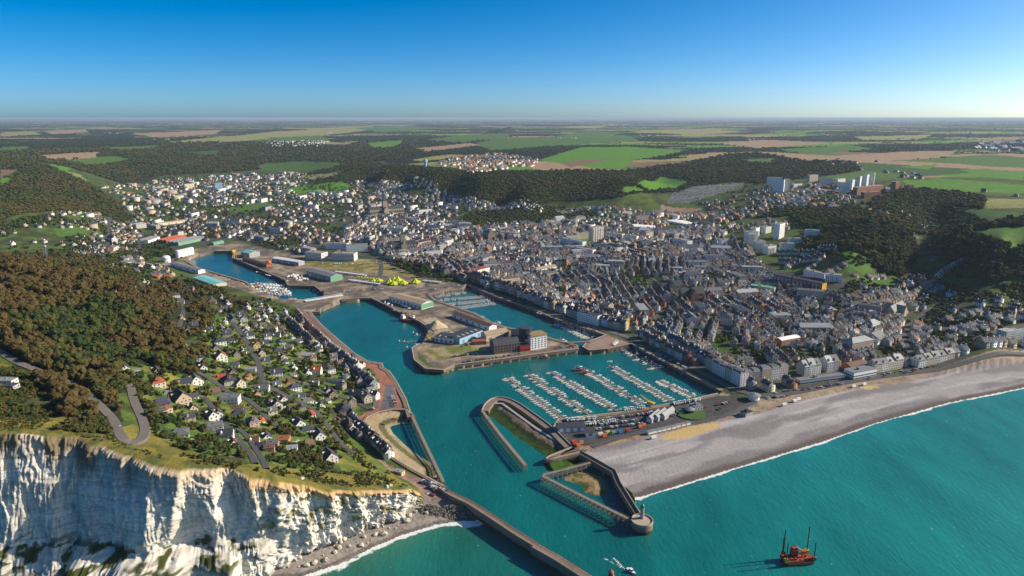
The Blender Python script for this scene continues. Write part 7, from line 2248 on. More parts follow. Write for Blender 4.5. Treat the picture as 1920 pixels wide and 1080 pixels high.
# ------------------------------------------------------------------ things of the port
def crane(label, px, py, mat, h, jib, az, z=QZ, tower=False):
    x, y, z = at(px, py, z)
    t = thing('harbour_crane' if not tower else 'tower_crane', label, 'crane', (x, y, z), az)
    if tower:
        mb = MB()
        for sx in (-.9, .9):
            for sy in (-.9, .9): mb.tube((sx, sy, -2), (sx, sy, h), .14, n=4)
        for i in range(int(h // 2.5)):
            zz = i * 2.5; mb.tube((-.9, -.9, zz), (.9, -.9, zz + 2.5), .09, n=4); mb.tube((.9, .9, zz), (-.9, .9, zz + 2.5), .09, n=4); mb.tube((-.9, .9, zz), (-.9, -.9, zz + 2.5), .09, n=4); mb.tube((.9, -.9, zz), (.9, .9, zz + 2.5), .09, n=4)
        mb.build('mast', mat, t)
        j = MB()
        for yy, zz in ((-.5, h), (.5, h), (0, h + 1.2)): j.tube((-10, yy, zz), (jib, yy, zz), .12, n=4)
        for i in range(int(jib // 3)): j.tube((i * 3, -.5, h), (i * 3 + 1.5, 0, h + 1.2), .07, n=4); j.tube((i * 3 + 1.5, 0, h + 1.2), (i * 3 + 3, .5, h), .07, n=4)
        j.tube((0, 0, h), (0, 0, h + 6), .2, n=4); j.tube((0, 0, h + 6), (jib * .7, 0, h + 1.2), .07, n=4); j.tube((0, 0, h + 6), (-9, 0, h + 1), .07, n=4)
        j.build('jib', mat, t)
        MB().box(-10, -7.5, -.8, .8, h - 2, h).build('counterweight', M_conc, t); MB().box(.6, 2, -1.9, -.6, h - 2.2, h).build('cab', M_glass, t)
    else:
        for sx in (-1, 1):
            for sy in (-1, 1): MB().tube((sx * 3.4, sy * 3.4, 0), (sx * 1.8, sy * 1.8, h * .4), .5, .4, 6).build('leg', mat, t)
        MB().box(-4, 4, -3.7, -3.2, .2, 1.0).box(-4, 4, 3.2, 3.7, .2, 1.0).build('bogie', M_dark, t)
        MB().lathe([(2.6, h * .4), (2.6, h * .44), (1.6, h * .46), (1.3, h * .55)], 14).build('slew_ring', mat, t)
        MB().box(-5.5, 2.2, -2, 2, h * .55, h * .72).build('machine_house', mat, t)
        MB().box(2.2, 3.6, -.9, .9, h * .56, h * .68).build('cab', M_glass, t)
        j = MB(); e = (jib, 0, h + jib * .3)
        for sy in (-.9, .9): j.tube((1.6, sy, h * .66), (jib, sy * .3, h + jib * .25), .3, .16, 5)
        for i in range(8):
            u, v = i / 8, (i + 1) / 8
            A_ = Vector((1.6, -.9, h * .66)).lerp(Vector((jib, -.3, h + jib * .25)), u); B_ = Vector((1.6, .9, h * .66)).lerp(Vector((jib, .3, h + jib * .25)), v)
            j.tube(A_, B_, .12, n=4)
        j.build('jib', mat, t)
        MB().tube((-2, 0, h * .7), (-.5, 0, h * 1.1), .35, n=5).tube((-.5, 0, h * 1.1), (jib, 0, h + jib * .25), .08, n=4).tube((jib, 0, h + jib * .25), (jib, 0, h * .6), .06, n=4).build('stay', mat, t)
crane('big yellow harbour crane at the head of the inner dock', 440, 484, M_yellow, 25, 14, 1.1)
crane('orange harbour crane on the quay beside the pale shed', 507, 502, M_orange, 20, 6, 1.2)
crane('orange tower crane rising above the office blocks', 597, 442, M_orange, 34, 26, .4, None, True)
crane('small yellow mobile crane on the marina quay', 1218, 760, M_yellow, 6, 12, 2.4, 6.0)
crane('yellow boom crane on the island pontoon', 806, 640, M_yellow, 6, 9, 2.2, 5.0)
# tall lattice mast on the headland
x, y, z = at(87, 492)
t = thing('lattice_mast', 'tall grey lattice mast on the wooded headland crest', 'mast', (x, y, z), .3)
mb = MB(); Hm = 42
for sx in (-1, 1):
    for sy in (-1, 1): mb.tube((sx * 3.4, sy * 3.4, -2), (sx * 1.0, sy * 1.0, Hm), .26, .18, 5)
mb.build('corner_post', M_zinc, t); mb = MB()
for i in range(9):
    u, v = i / 9, (i + 1) / 9; r0, r1 = 3.4 - 2.4 * u, 3.4 - 2.4 * v
    for (a0, b0), (a1, b1) in (((-1, -1), (1, -1)), ((1, -1), (1, 1)), ((1, 1), (-1, 1)), ((-1, 1), (-1, -1))):
        mb.tube((a0 * r0, b0 * r0, Hm * u), (a1 * r1, b1 * r1, Hm * v), .13, n=4); mb.tube((a1 * r0, b1 * r0, Hm * u), (a0 * r1, b0 * r1, Hm * v), .13, n=4); mb.tube((a0 * r1, b0 * r1, Hm * v), (a1 * r1, b1 * r1, Hm * v), .13, n=4)
tag(mb.build('lattice', M_zinc, t), kind='stuff')
for zz in (28, 34, 39):
    MB().lathe([(1.5, zz), (1.5, zz + 1.6)], 10, (2.2, 0)).build('dish_aerial', M_white, t)
MB().tube((0, 0, Hm), (0, 0, Hm + 7), .2, .08, 5).build('aerial', M_zinc, t)
# wind turbines
for i, (px, h) in enumerate([(428, 70), (476, 95), (515, 85), (558, 80), (586, 60), (615, 70), (537, 80)]):
    x, y, z = at(px, 229.5)
    t = thing('wind_turbine', f'{ordinal(i + 1)} white wind turbine on the horizon, counted outwards from the far left' if False else f'white wind turbine on the far left horizon, {("leftmost", "second", "third", "fourth", "fifth", "rightmost", "small one in the middle")[i]} of the group', 'wind turbine', (x, y, z), 0, 'wind turbines on the horizon')
    MB().tube((0, 0, 0), (0, 0, h * 1.3), 4.5, 3.0, 8).build('tower', M_white, t); MB().box(-4, 4, -6, 4, h * 1.3, h * 1.3 + 6).build('nacelle', M_white, t)
    for k in range(3):
        a = .5 + i + k * 2.094; MB().tube((0, -7, h * 1.3 + 3), (math.cos(a) * h * .75, -7, h * 1.3 + 3 + math.sin(a) * h * .75), 2.2, .8, 4).build('blade', M_white, t)
# jack-up rig
def rig():
    x, y = F1(1495, 1046, 3)
    t = thing('work_rig', 'rusty red jack-up work barge with dark legs at lower right', 'work barge', (x, y, 0), .12)
    mr = plain('rusty_hull', (.34, .07, .035), .7, .4, .5)
    MB().prism([(-11, -5.5), (11, -5.5), (12, 0), (11, 5.5), (-11, 5.5), (-12, 0)], .6, 3.4).build('hull', mr, t)
    MB().box(-11, 11, -5.6, -5.51, 2.4, 3.0).build('stripe', M_orange, t)
    for px, py, h in ((-11.8, -4.6, 19), (-9.5, 4.6, 24), (10.6, 4.8, 25), (11.2, -4.6, 18), (-12.4, 1, 20)):
        l = MB().tube((px, py, -8), (px, py, h), .42, .42, 8).build('leg', M_dark, t)
        MB().box(px - 1.3, px + 1.3, py - 1.2, py + 1.2, 3.4, 6.2).build('jacking_house', M_yellow if px * py > 0 else mr, l)
    MB().box(-4, 1, 1, 5, 3.4, 8.5).box(-3.5, .5, 1.4, 4.6, 8.5, 10.4).build('cabin', mr, t)
    MB().box(-3.6, .6, .9, .98, 9, 10).build('cabin_window', M_glass, t)
    j = MB(); j.tube((4, 0, 3.4), (4, 0, 9), .8, .7, 8); j.tube((4, 0, 8.5), (-3, -2, 14), .35, .2, 5); j.box(3, 6, -1.2, 1.2, 6.5, 9); j.build('deck_crane', M_orange, t)
    d = MB()
    for k in range(16):
        a, b = random.uniform(-9, 9), random.uniform(-4.5, .5); s = random.uniform(.4, 1.2); d.box(a - s, a + s, b - s * .7, b + s * .7, 3.4, 3.4 + random.uniform(.5, 2.2))
    tag(d.build('deck_gear', mr, t), kind='stuff')
    railing(np.array([(-11, -5.4), (11, -5.4), (11.9, 0), (11, 5.4)]), 3.4, t, 0, M_dark, 1.1, 1, 2.4); t.scale = (.88, .88, .95)
rig()
# dredger and tug at the island quay
def ship(label, px, py, L, B, mat, a):
    x, y = F1(px, py, .5)
    t = thing('work_ship', label, 'ship', (x, y, 0), a)
    hull_mb(L, B, 3.2, 1.4, z0=-1).build('hull', mat, t)
    MB().box(-L * .42, -L * .16, -B * .34, B * .34, 3.2, 7).box(-L * .4, -L * .2, -B * .28, B * .28, 7, 9.2).build('bridge', M_white, t)
    MB().box(-L * .41, -L * .19, -B * .3, B * .3, 7.8, 8.5).build('bridge_window', M_glass, t)
    MB().tube((-L * .3, 0, 9), (-L * .3, 0, 14), .3, n=6).build('mast', M_orange, t)
    MB().tube((L * .1, 0, 3), (L * .1, 0, 9), .7, .6, 7).tube((L * .1, 0, 8.5), (L * .34, 0, 12), .4, .25, 6).build('deck_crane', M_orange, t)
    MB().box(-L * .12, L * .3, -B * .3, B * .3, 3.2, 4.2).build('hatch', mat, t)
ship('rust-red dredger moored left at the island quay', 762, 602, 24, 8, plain('ship_red', (.36, .08, .04), .6, .3), imgdir(762, 602, 20, 5))
ship('dark red tug behind the dredger with a tall funnel', 779, 603, 15, 7, plain('ship_dark_red', (.25, .05, .04), .6, .3), imgdir(779, 603, 20, 5))
for px, py, m_, lb in ((763,660,M_red,'red channel post with a white top beside the island tip'), (749,648,M_green,'green channel post left of the island ferry pontoon'), (775,632,M_dark,'dark mooring post at the end of the right ferry pontoon')):
    x, y = F1(px, py, 0)
    t = thing('channel_post', lb, 'post', (x, y, 0))
    MB().tube((0, 0, -3), (0, 0, 6.5), .55, n=10).build('post', m_, t); MB().lathe([(.8, 6.5), (.8, 7.4), (.3, 8.4)], 10).build('lamp', M_white, t)
# sand heap
x, y, z = at(818, 612, QZ)
import bmesh
def heap(label, px, py, r, h, mat, z=QZ):
    x, y, z = at(px, py, z); n = 28; v = [(0, 0, h)]; f = []
    for k, (rr, zz) in enumerate(((.3, .7), (.62, .34), (1.0, -.02))):
        for i in range(n):
            a = i * 2 * math.pi / n; q = rr * r * (1 + .12 * math.sin(3 * a + k) + random.uniform(-.05, .05)); v.append((q * math.cos(a), q * math.sin(a) * .8, h * zz * random.uniform(.94, 1.06)))
    f += [(0, 1 + i, 1 + (i + 1) % n) for i in range(n)]
    for k in range(2):
        for i in range(n): f.append((1 + k * n + i, 1 + (k + 1) * n + i, 1 + (k + 1) * n + (i + 1) % n, 1 + k * n + (i + 1) % n))
    o = link('sand_heap', np_mesh('sand_heap', v, f, [mat], smooth_=True), None, (x, y, z)); tag(o, label, 'sand heap')
M_sand = plain('heaped_sand', (.50, .40, .25), .95, .15, .8)
heap('large pale sand heap on the island quay', 818, 613, 15, 11, M_sand)
heap('small grey gravel heap beside the sand heap', 806, 611, 8, 4, M_conc)
# swing bridge and lock bridge
def bridge(label, p0, p1, w, z, mat):
    t = thing('bridge', label, 'bridge'); L = W([p0, p1], z)
    strip_mb(L, -w / 2, w / 2, z - .9, z).build('deck', mat, t)
    for s in (-1, 1):
        D = dense(offset_line(L, s * (w / 2 - .2)), 3.0); mb = MB()
        for a, b in zip(D[:-1], D[1:]):
            mb.tube((*a, z + 2.0), (*b, z + 2.0), .15, n=4); mb.tube((*a, z), (*b, z + 2.0), .1, n=4); mb.tube((*b, z), (*b, z + 2.0), .1, n=4)
        mb.build('truss', mat, t)
bridge('white steel swing bridge between outer harbour and inner dock', (572,564), (642,553), 7, 7.2, M_white)
bridge('dark low bridge over the lock between island and town', (1062,642), (1105,640), 6, 7.0, M_timber)
bridge('pale footbridge across the lock platform', (1150,646), (1158,640), 3, 7.2, M_white)
tag(MB().prism([tuple(p) for p in W([(1100,641),(1135,628),(1183,644),(1140,654),(1105,657),(1092,650)], QZ)], -6, QZ + .05).build('lock_platform', plain('lock_paving', (.30, .20, .16), .9, .25, .3)), kind='structure')
# fairground: yellow-green tent and stalls
def tent(label, px, py, s, mat, peaks):
    x, y, z = at(px, py, QZ)
    t = thing('circus_tent', label, 'tent', (x, y, z))
    n = 16; v = []; f = []
    for k, (a, b, h) in enumerate(peaks):
        base = len(v); v.append((a * s, b * s, h * s)); R_ = .62 * h * s + 3
        for rr, hh in ((.25, .62), (.65, .36), (1.0, .18), (1.02, 0)):
            for i in range(n):
                th = i * 2 * math.pi / n; q = R_ * rr * (1 + (.12 if i % 2 else -.05)); v.append((a * s + q * math.cos(th), b * s + q * math.sin(th), h * s * hh))
        f += [(base, base + 1 + i, base + 1 + (i + 1) % n) for i in range(n)]
        for r_ in range(3):
            o = base + 1 + r_ * n
            for i in range(n): f.append((o + i, o + n + i, o + n + (i + 1) % n, o + (i + 1) % n))
    link('canvas', np_mesh('canvas', v, f, [mat]), t)
    m_ = MB()
    for a, b, h in peaks: m_.tube((a * s, b * s, 0), (a * s, b * s, h * s + 2), .2, n=5)
    m_.build('tent_pole', M_white, t)
M_lime = plain('lime_canvas', (.50, .56, .03), .6, .08, .3)
tent('big lime-yellow circus tent on the fairground', 741, 531, .85, M_lime, [(-12, 0, 12), (6, 4, 16), (-2, -10, 10), (18, -4, 10), (-4, 12, 12)])
tent('small lime-yellow tent right of the circus tent', 779, 530, .8, M_lime, [(0, 0, 12)])
tent('low lime-yellow tent left of the circus tent', 706, 527, .7, M_lime, [(-8, 0, 8), (6, 2, 9)])
stall = MB().box(-2, 2, -1.5, 1.5, 0, 2.4, 0).add([(-2.3, -1.8, 2.4), (2.3, -1.8, 2.4), (2.3, 1.8, 2.4), (-2.3, 1.8, 2.4), (0, 0, 4.0)], [(0, 1, 4), (1, 2, 4), (2, 3, 4), (3, 0, 4)], 0).mesh('market_tent', [M_obj])
k_ = 0
for (p0, p1, n, c, wh) in [((630,511),(690,519),15,(.75,.75,.72),'in the back row of the fairground'), ((655,527),(715,535),14,(.75,.75,.72),'in the front row of the fairground'), ((672,521),(712,526),7,(.6,.66,.05),'by the small fairground tent'), ((795,528),(830,532),7,(.7,.68,.6),'right of the circus tent')]:
    for i in range(n):
        px = p0[0] + (p1[0] - p0[0]) * i / n; py = p0[1] + (p1[1] - p0[1]) * i / n
        x, y, z = at(px, py, QZ); o = link('market_tent', stall, None, (x, y, z), random.uniform(-.1, .1) + .2); o.color = (*c, 1)
        tag(o, f"{'white' if c[0] > .65 else 'lime'} peaked stall, {ordinal(i + 1)} {wh}", 'stall', 'stalls of the fairground')
# orange containers and machines at the mole root, white huts on the promenade
CONT = MB().box(-2.2, 2.2, -1.1, 1.1, 0, 2.2).mesh('container', [M_obj])
for i, (px, py, c, cn) in enumerate([(1078,834,(.42,.05,.03),'red'), (1084,836,(.55,.14,.03),'orange'), (1076,830,(.45,.06,.03),'dark red'), (1090,831,(.35,.2,.1),'brown'), (1177,808,(.35,.03,.05),'crimson'), (1163,811,(.03,.14,.4),'blue'), (1140,812,(.5,.45,.1),'yellow'), (1150,812,(.1,.3,.3),'teal'), (1126,815,(.6,.55,.5),'pale'), (1200,801,(.5,.16,.05),'tall orange'), (1207,798,(.6,.13,.02),'bright orange'), (1133,818,(.55,.12,.03),'rusty orange')]):
    x, y, z = at(px, py, 6.1); o = link('container', CONT, None, (x, y, z), imgdir(px, py, 20, -5)); o.color = (*c, 1)
    tag(o, f'{cn} container on the quay between mole and beach', 'container')
HUT = MB().box(-2.4, 2.4, -1.6, 1.6, 0, 2.5, 0).box(-2.7, 2.7, -1.9, 1.9, 2.5, 2.7, 1).mesh('beach_hut', [M_white, M_zinc])
for i, (px, py) in enumerate([(1218,813),(1226,811),(1235,809),(1244,807),(1253,805),(1262,803),(1271,800),(1280,798),(1289,796)]):
    x, y, z = at(px, py, 6.1); o = link('beach_hut', HUT, None, (x, y, z), imgdir(px, py, 20, -4.5))
    tag(o, f'white beach hut, {ordinal(i + 1)} from the left in the row above the sand', 'hut', 'row of white beach huts')
# round pavilion and kiosk
def pavilion(label, px, py, r, h, mat, roofm):
    x, y, z = at(px, py, 6.1); t = thing('pavilion', label, 'pavilion', (x, y, z))
    MB().lathe([(r, 0), (r, h)], 12).build('wall', mat, t); MB().lathe([(r * 1.25, h), (r * 1.25, h + .3), (r * .5, h + 1.8), (.2, h + 2.6)], 12).build('roof', roofm, t)
pavilion('pale carousel-like pavilion at the marina corner', 1413, 748, 6, 4.5, M_wwhite, M_zinc)
pavilion('low dark pavilion on a round lawn by the marina office', 1293, 772, 4.5, 3, M_glass, M_zinc)
x, y, z = at(1296, 775, 6.1); tag(MB().lathe([(15, -.5), (15, .12)], 28).build('round_lawn', plain('lawn', (.06, .12, .02), .9, .3, .5), None, (x, y, z)), kind='structure')
block('low grey marina office with a flat roof', (1302,771), (1318,768), 4, 9, 'grey', 'zinc', z=6.1, nm='marina_office', cat='office')
block('black flat-roofed beach bar at the sand edge', (1398,782), (1412,777), 3, 7, 'grey', 'slate', z=6.0, nm='beach_bar', cat='bar')
for i, (px, py) in enumerate([(1490,753),(1497,750),(1470,760),(1620,722),(1600,726),(1225,822)]):
    x, y, z = at(px, py, 6.0); o = link('delivery_van', MB().box(-2.7, 2.7, -1, 1, .4, 2.5, 0).box(1.2, 2.75, -.9, .9, 1.5, 2.2, 1).mesh('van', [M_white, M_glass]), None, (x, y, z), imgdir(px, py, 20, -5))
    tag(o, f'white van on the promenade, {ordinal(i + 1)} counted by nearness to the white casino' if False else f"white van {('by the terrace restaurant', 'just right of the terrace van', 'on the paving before the promenade lawn', 'beside the casino', 'at the casino beach edge', 'at the top of the near beach')[i]}", 'van')
# lamp posts along the sea front and quays
LAMP = MB().tube((0, 0, 0), (0, 0, 8.5), .12, .07, 5).tube((0, 0, 8.4), (1.4, 0, 8.8), .06, n=4).box(1.1, 1.8, -.15, .15, 8.7, 8.85).mesh('street_lamp', [M_zinc])
for i in range(34):
    u = i / 33; px = 1120 + u * 790; py = np.interp(px, [1120, 1280, 1403, 1513, 1607, 1747, 1920], [836, 797, 773, 743, 723, 700, 671])
    x, y, z = at(px, py, 6.0); o = link('street_lamp', LAMP, None, (x, y, z), 1.6); tag(o, 'slim grey street lamp along the beach promenade', 'street lamp', 'street lamps along the beach promenade')

# ------------------------------------------------------------------ people on the shingle: clothed figures in mid-stride
def person_mesh(seed):
    r = random.Random(seed)
    J = [(0, 0, .93), (0, 0, 1.15), (0, .01, 1.42), (0, .02, 1.53), (0, .03, 1.66), (0, .03, 1.76),
         (.1, 0, .88), (.12, .16, .50), (.12, .06, .08), (.12, .2, .04), (-.1, 0, .88), (-.12, -.10, .48), (-.12, -.32, .1), (-.12, -.2, .04),
         (.2, 0, 1.4), (.26, -.1, 1.13), (.25, .04, .88), (-.2, 0, 1.4), (-.26, .1, 1.13), (-.25, .26, .9)]
    E = [(0, 1), (1, 2), (2, 3), (3, 4), (4, 5), (0, 6), (6, 7), (7, 8), (8, 9), (0, 10), (10, 11), (11, 12), (12, 13), (2, 14), (14, 15), (15, 16), (2, 17), (17, 18), (18, 19)]
    RD = [.15, .14, .16, .06, .10, .07, .10, .075, .05, .04, .10, .075, .05, .04, .07, .05, .035, .07, .05, .035]
    mb = MB()
    for a, b in E: mb.tube(J[a], J[b], RD[a], RD[b], 6)
    return J, E, RD
def skin_person(loc, az, colr, label, k):
    J, E, RD = person_mesh(k)
    me = bpy.data.meshes.new('person'); me.from_pydata(J, E, [])
    o = link('person', me, None, loc, az)
    md = o.modifiers.new('skin', 'SKIN'); 
    for i, r_ in enumerate(RD): me.skin_vertices[0].data[i].radius = (r_, r_)
    me.skin_vertices[0].data[0].use_root = True
    md2 = o.modifiers.new('sub', 'SUBSURF'); md2.levels = 1; md2.render_levels = 1
    m, n, b = new_mat('clothing'); b.inputs['Base Color'].default_value = (*colr, 1); b.inputs['Roughness'].default_value = .9
    g = N(n, 'ShaderNodeTexCoord'); s = N(n, 'ShaderNodeSeparateXYZ'); n.links.new(g.outputs['Object'], s.inputs[0])
    cr_ = N(n, 'ShaderNodeValToRGB'); cr_.color_ramp.interpolation = 'CONSTANT'; e = cr_.color_ramp.elements
    e[0].position = 0; e[0].color = (.03, .035, .06, 1); e[1].position = .48; e[1].color = (*colr, 1)
    for p, c in ((.78, (.55, .36, .27, 1)), (.87, (.06, .04, .03, 1))): x = e.new(p); x.color = c
    mu = N(n, 'ShaderNodeMath', operation='DIVIDE'); mu.inputs[1].default_value = 2.0; n.links.new(s.outputs[2], mu.inputs[0]); n.links.new(mu.outputs[0], cr_.inputs[0]); n.links.new(cr_.outputs[0], b.inputs['Base Color'])
    me.materials.append(m)
    return tag(o, label, 'person', 'people walking on the shingle')
PPL = [((1224,911),(.05,.05,.06),'in black near the water edge by the lighthouse'),((1219,912),(.04,.05,.08),'in dark blue near the water edge by the lighthouse'),((1490,839),(.05,.04,.04),'in dark clothes alone on the low shingle'),((1616,777),(.3,.05,.04),'in red on the shingle bank'),((1622,776),(.05,.05,.06),'in black beside the one in red'),((1627,788),(.06,.06,.07),'in grey at the foot of the bank'),((1568,781),(.05,.06,.1),'in blue halfway up the beach'),((1530,798),(.06,.05,.05),'in brown halfway up the beach'),((1400,810),(.05,.05,.05),'in black near the sand patch'),((1406,811),(.3,.28,.26),'in pale clothes near the sand patch')]
for i, ((px, py), c, lb) in enumerate(PPL):
    x, y, z = at(px, py, 2.5); z = float(tz_at(x, y)); skin_person((x, y, z), random.uniform(0, 6), c, f'person walking {lb}', i)
# cemetery terraces on the far hill
q = px_points([(1248,383),(1262,360),(1300,350),(1395,343),(1390,352),(1340,366),(1290,382)], 2.6)
G3 = ground(q[:, 0], q[:, 1]); mb = MB()
for g_ in G3[:1500]: mb.obox((g_[0], g_[1]), .9, .4, 9, 1.5, g_[2] - 1, g_[2] + 1.6)
tag(mb.build('cemetery_tombs', plain('tomb_stone', (.24, .25, .28), .7, .4, .05)), 'grey rows of tombs on the hillside cemetery', kind='stuff')
# steam from a far plant
# ------------------------------------------------------------------ the woods: the largest near trees one by one, the rest as masses
def clear_of(P, r=6.0):
    ok = np.ones(len(P), bool)
    for L in LANES: ok &= dist_line(P[:, :2], L) > r
    if len(HOUSES_XY):
        H_ = np.asarray(HOUSES_XY)
        for s in range(0, len(P), 2000):
            d = ((P[s:s + 2000, None, :2] - H_[None, :, :2]) ** 2).sum(-1)
            ok[s:s + 2000] &= (d > (H_[None, :, 2] * .75 + 2.5) ** 2).all(1)
    return ok
LANES.append(curve(W(hair), 6, 1))
NW = NEARW[clear_of(NEARW, 7.5)]
d_ = np.hypot(NW[:, 0], NW[:, 1] )
szs = RN.uniform(6, 14, len(NW)) * np.where(RN.uniform(0, 1, len(NW)) < .12, 1.4, 1)
tn = tree_tint(NW[:, 0], NW[:, 1])
apparent = szs / d_
px_, py_ = project(NW[:, 0], NW[:, 1], NW[:, 2])
inview = (px_ > -20) & (px_ < 1940) & (py_ < 1100)
order = np.argsort(-np.where(inview, apparent, 0))
ind = order[:170]
ZONES = [((240, 780), 'below the hairpin bend'), ((120, 690), 'on the bank of the winding road'), ((300, 640), 'on the slope above the village'), ((60, 560), 'high on the brown wooded headland'),
         ((230, 617), 'near the lone white house in the wood'), ((150, 500), 'on the crest of the wooded headland'), ((350, 680), 'at the wood edge over the upper village houses'), ((60, 740), 'in the scrub left of the road'), ((330, 560), 'in the wood above the dock'), ((180, 620), 'in the middle of the headland wood')]
def tint_word(t): return 'dark green' if t < .25 else 'green' if t < .42 else 'olive' if t < .58 else 'russet' if t < .8 else 'brown autumn'
def single_tree(x, y, z, s, t, where, group, hscale=1.0):
    k = int(RN.integers(0, 6))
    T_ = thing('tree', f'{tint_word(t)} broadleaf tree {where}', 'tree', (x, y, z), float(RN.uniform(0, 6)), group)
    c = link('crown', CROWNS[k], T_); tr = link('trunk', TRUNKS[k % 3], T_)
    T_.scale = (s, s * float(RN.uniform(.9, 1.1)), s * hscale * float(RN.uniform(.9, 1.15)))
    c['tint'] = float(t)
    return T_
for i in ind:
    z_ = min(ZONES, key=lambda q: (q[0][0] - px_[i]) ** 2 + (q[0][1] - py_[i]) ** 2)[1]
    single_tree(*NW[i], szs[i] * 1.05, tn[i], z_, f'{tint_word(tn[i])} trees {z_}')
rest = np.setdiff1d(np.arange(len(NW)), ind)
scatter('headland_wood', NW[rest], szs[rest], tn[rest], kind='stuff', label='brown and green autumn wood over the headland and near slopes')
df = np.hypot(FARW[:, 0], FARW[:, 1])
sf = np.maximum(RN.uniform(10, 15, len(FARW)), df * .0050)
scatter('far_wood', FARW, sf, tree_tint(FARW[:, 0], FARW[:, 1]) * .85 + .14, far_col, .75, label='dark woods on the valley sides behind the town')
# woods and hedgerows of the far plateau
gx, gy = np.meshgrid(np.arange(-60, 1990, 4.0), np.concatenate([np.arange(221.9, 236, 1.1), np.arange(236, 300, 2.3)]))
gx = gx + RN.uniform(-2.2, 2.2, gx.shape); gy = gy + RN.uniform(-.6, .6, gy.shape)
G3 = ground(gx.ravel(), gy.ravel())
wf = fbm(G3[:, 0] / 1500 + 3, G3[:, 1] / 700, 4, 51) + np.where(patchwork(G3[:, 0], G3[:, 1]) % .091 < .022, .3, 0)
hedge = patchwork(G3[:, 0] + 25, G3[:, 1]) != patchwork(G3[:, 0] - 25, G3[:, 1])
hedge &= fbm(G3[:, 0] / 500, G3[:, 1] / 500, 2, 88) > .50
farm = fbm(G3[:, 0] / 330, G3[:, 1] / 330, 2, 99) > .69
ok = ((wf > np.where(G3[:, 1] > 6000, .475, .50)) & (G3[:, 1] > 3200)) | ((hedge | farm) & (G3[:, 1] > 2600))
ok &= ~np.any([inpoly(G3[:, :2], q_) for q_ in FIELDW], 0)
ok &= (G3[:, 1] < 40000) & (G3[:, 2] > 78)
G3 = G3[ok]; df = np.hypot(G3[:, 0], G3[:, 1])
scatter('plateau_woods', G3, np.maximum(11, df * .0034) * RN.uniform(.8, 1.2, len(G3)), RN.uniform(.05, .4, len(G3)), far_col, np.clip(2600 / df, .22, .8), label='dark copses and tree belts between the fields of the far plateau')

HA = imgdir(540, 720, 30, 34)
# scrub and garden trees
def fill_trees(poly, spacing, size, tint, name, label, col2=tree_col, hs=1.0, thr=None, z=None, hedge=None):
    q = px_points(poly, spacing)
    G3 = ground(q[:, 0], q[:, 1])
    k = clear_of(G3, 4.0) & ~inpoly(G3[:, :2], wCH) & ~inpoly(G3[:, :2], wDB)
    if hedge is not None:
        ha = hedge; u = G3[:, 0] * math.cos(ha) + G3[:, 1] * math.sin(ha) + 5 * fbm(G3[:, 0] / 60, G3[:, 1] / 60, 2, 6); v = -G3[:, 0] * math.sin(ha) + G3[:, 1] * math.cos(ha)
        k &= (u / 21 % 1 < .13) | ((v / 34 + np.floor(u / 21) * .37) % 1 < .075)
    if thr is not None: k &= fbm(G3[:, 0] / thr[0], G3[:, 1] / thr[0], 3, 5) > thr[1]
    G3 = G3[k]; G3[:, 2] = tz_at(G3[:, 0], G3[:, 1]) - .2
    n = len(G3)
    return scatter(name, G3, RN.uniform(*size, n), np.clip(RN.normal(tint, .2, n), 0, 1), col2, hs, label=label)
VIL = [(225,670),(300,690),(350,706),(375,715),(395,690),(380,650),(350,610),(420,570),(500,560),(570,590),(640,650),(690,690),(712,720),(700,760),(660,770),(640,800),(650,850),(620,880),(560,880),(460,860),(380,850),(330,840),(290,815),(262,790),(290,780),(262,740),(240,700)]
fill_trees(VIL, 2.6, (2.0, 3.8), .22, 'garden_hedges', 'hedges between the village gardens', hedge=HA)
fill_trees(VIL, 12, (2.5, 6), .3, 'garden_shrubs', 'shrubs in the village gardens')
fill_trees(VIL, 24, (6, 10), .3, 'garden_bushes', 'larger bushes and small trees among the village houses')
fill_trees([(-100,690),(40,680),(100,715),(170,770),(210,800),(240,815),(150,812),(60,800),(0,790),(-100,790)], 5, (1.8, 5.5), .38, 'hillside_scrub', 'scrub on the grassy slope beside the winding road', thr=(26, .45))
fill_trees([(-100,700),(30,690),(100,725),(165,775),(205,808),(240,838),(300,850),(400,868),(400,874),(300,860),(200,832),(60,810),(-100,806)], 4.2, (.7, 2.0), .42, 'grass_tussocks', 'rough tussocks on the cliff-top grass', thr=(12, .50))
fill_trees([(-100,700),(30,690),(110,730),(130,775),(60,785),(-100,790)], 7, (2, 5), .35, 'left_scrub', 'dark scrub patch on the grass at the left edge', thr=(18, .44))
fill_trees([(300,850),(400,858),(470,872),(560,880),(640,885),(700,885),(770,915),(700,918),(600,915),(500,895),(400,870),(320,862)], 4.5, (1.0, 3.2), .3, 'cliff_top_scrub', 'low scrub along the cliff edge below the houses', thr=(16, .48))
fill_trees([(262,690),(225,672),(240,720),(262,790),(285,790),(280,740)], 8, (3, 7), .5, 'bank_scrub', 'brown scrub between the hairpin road and the houses')
fill_trees([(640,770),(655,830),(700,870),(735,890),(690,880),(630,840),(620,790)], 5, (1.2, 3.6), .25, 'slope_scrub', 'green scrub on the slope above the quayside terrace', thr=(12, .5))
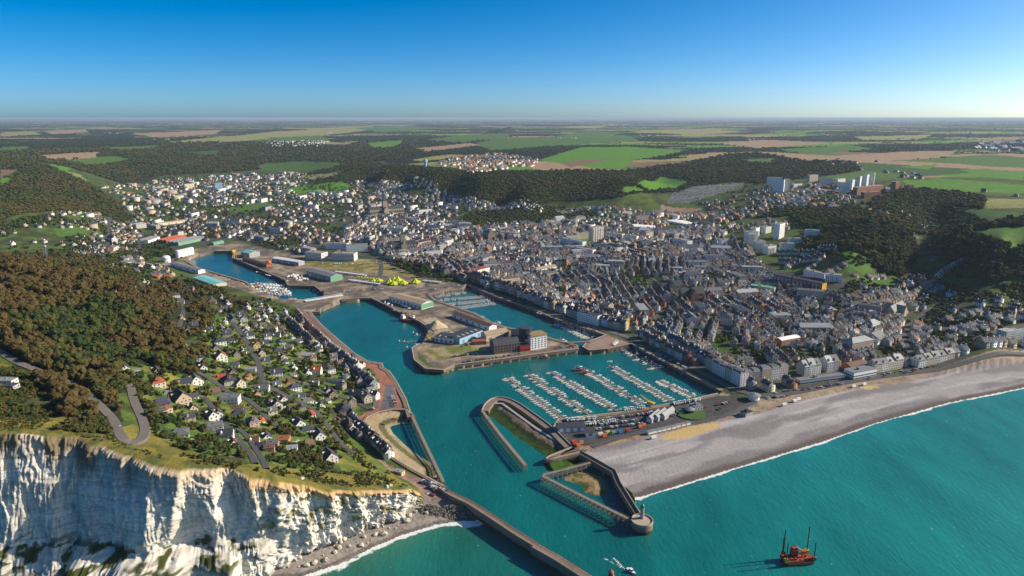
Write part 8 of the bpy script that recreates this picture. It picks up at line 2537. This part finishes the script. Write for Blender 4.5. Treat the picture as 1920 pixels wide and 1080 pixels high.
fill_trees([(195,490),(262,470),(330,470),(345,485),(300,500),(345,520),(420,545),(400,560),(330,530),(262,530),(200,505)], 6, (5, 9), .3, 'dock_side_trees', 'trees and bushes between the dock and the village', thr=(30, .45))
TZL = [(0,415),(110,398),(215,400),(300,330),(560,325),(700,345),(850,385),(900,400),(1130,400),(1000,430),(870,430),(640,440),(520,470),(420,440),(300,470),(230,520),(140,478),(0,470)]
fill_trees(TZL, 5.6, (7, 13), .2, 'valley_trees', 'green trees scattered among the valley houses', far_col, .9, thr=(80, .42))
fill_trees([(870,545),(1130,610),(1350,700),(1600,690),(1800,660),(1920,640),(1920,560),(1700,520),(1540,530),(1440,500),(1250,420),(1000,425),(800,400),(640,450),(700,480)], 7, (5, 10), .28, 'town_trees', 'trees in the courtyards and gardens of the dense town', far_col, .9, thr=(45, .44))
fill_trees([(1440,490),(1560,480),(1660,520),(1730,560),(1800,620),(1920,640),(1990,560),(1920,530),(1790,540),(1720,500),(1560,460)], 7.5, (6, 11), .22, 'slope_trees', 'trees among the houses on the right hillside', far_col, .9, thr=(50, .47))
fill_trees([(1290,380),(1420,345),(1600,345),(1740,350),(1760,400),(1700,470),(1560,450),(1420,420)], 8, (7, 12), .22, 'estate_trees', 'trees around the white towers on the right hill', far_col, .9, thr=(90, .46))
fill_trees([(760,492),(800,505),(838,520),(828,526),(780,508)], 6, (7, 9), .2, 'quayside_avenue', 'double row of clipped trees behind the fairground', tree_col, 1.0)
# ------------------------------------------------------------------ the air
if HAZE:
    hm = bpy.data.materials.new('haze'); hm.use_nodes = True
    hn = hm.node_tree; hn.nodes.clear()
    ho = hn.nodes.new('ShaderNodeOutputMaterial'); pv = hn.nodes.new('ShaderNodeVolumePrincipled')
    pv.inputs['Color'].default_value = (.50, .64, .80, 1)
    pv.inputs['Density'].default_value = HAZE
    pv.inputs['Anisotropy'].default_value = .1
    hn.links.new(pv.outputs[0], ho.inputs['Volume'])
    hb = MB(); hb.box(-105000, 105000, -3000, 101000, -12, 303.5, bottom=True)
    tag(hb.build('haze', hm), kind='stuff')
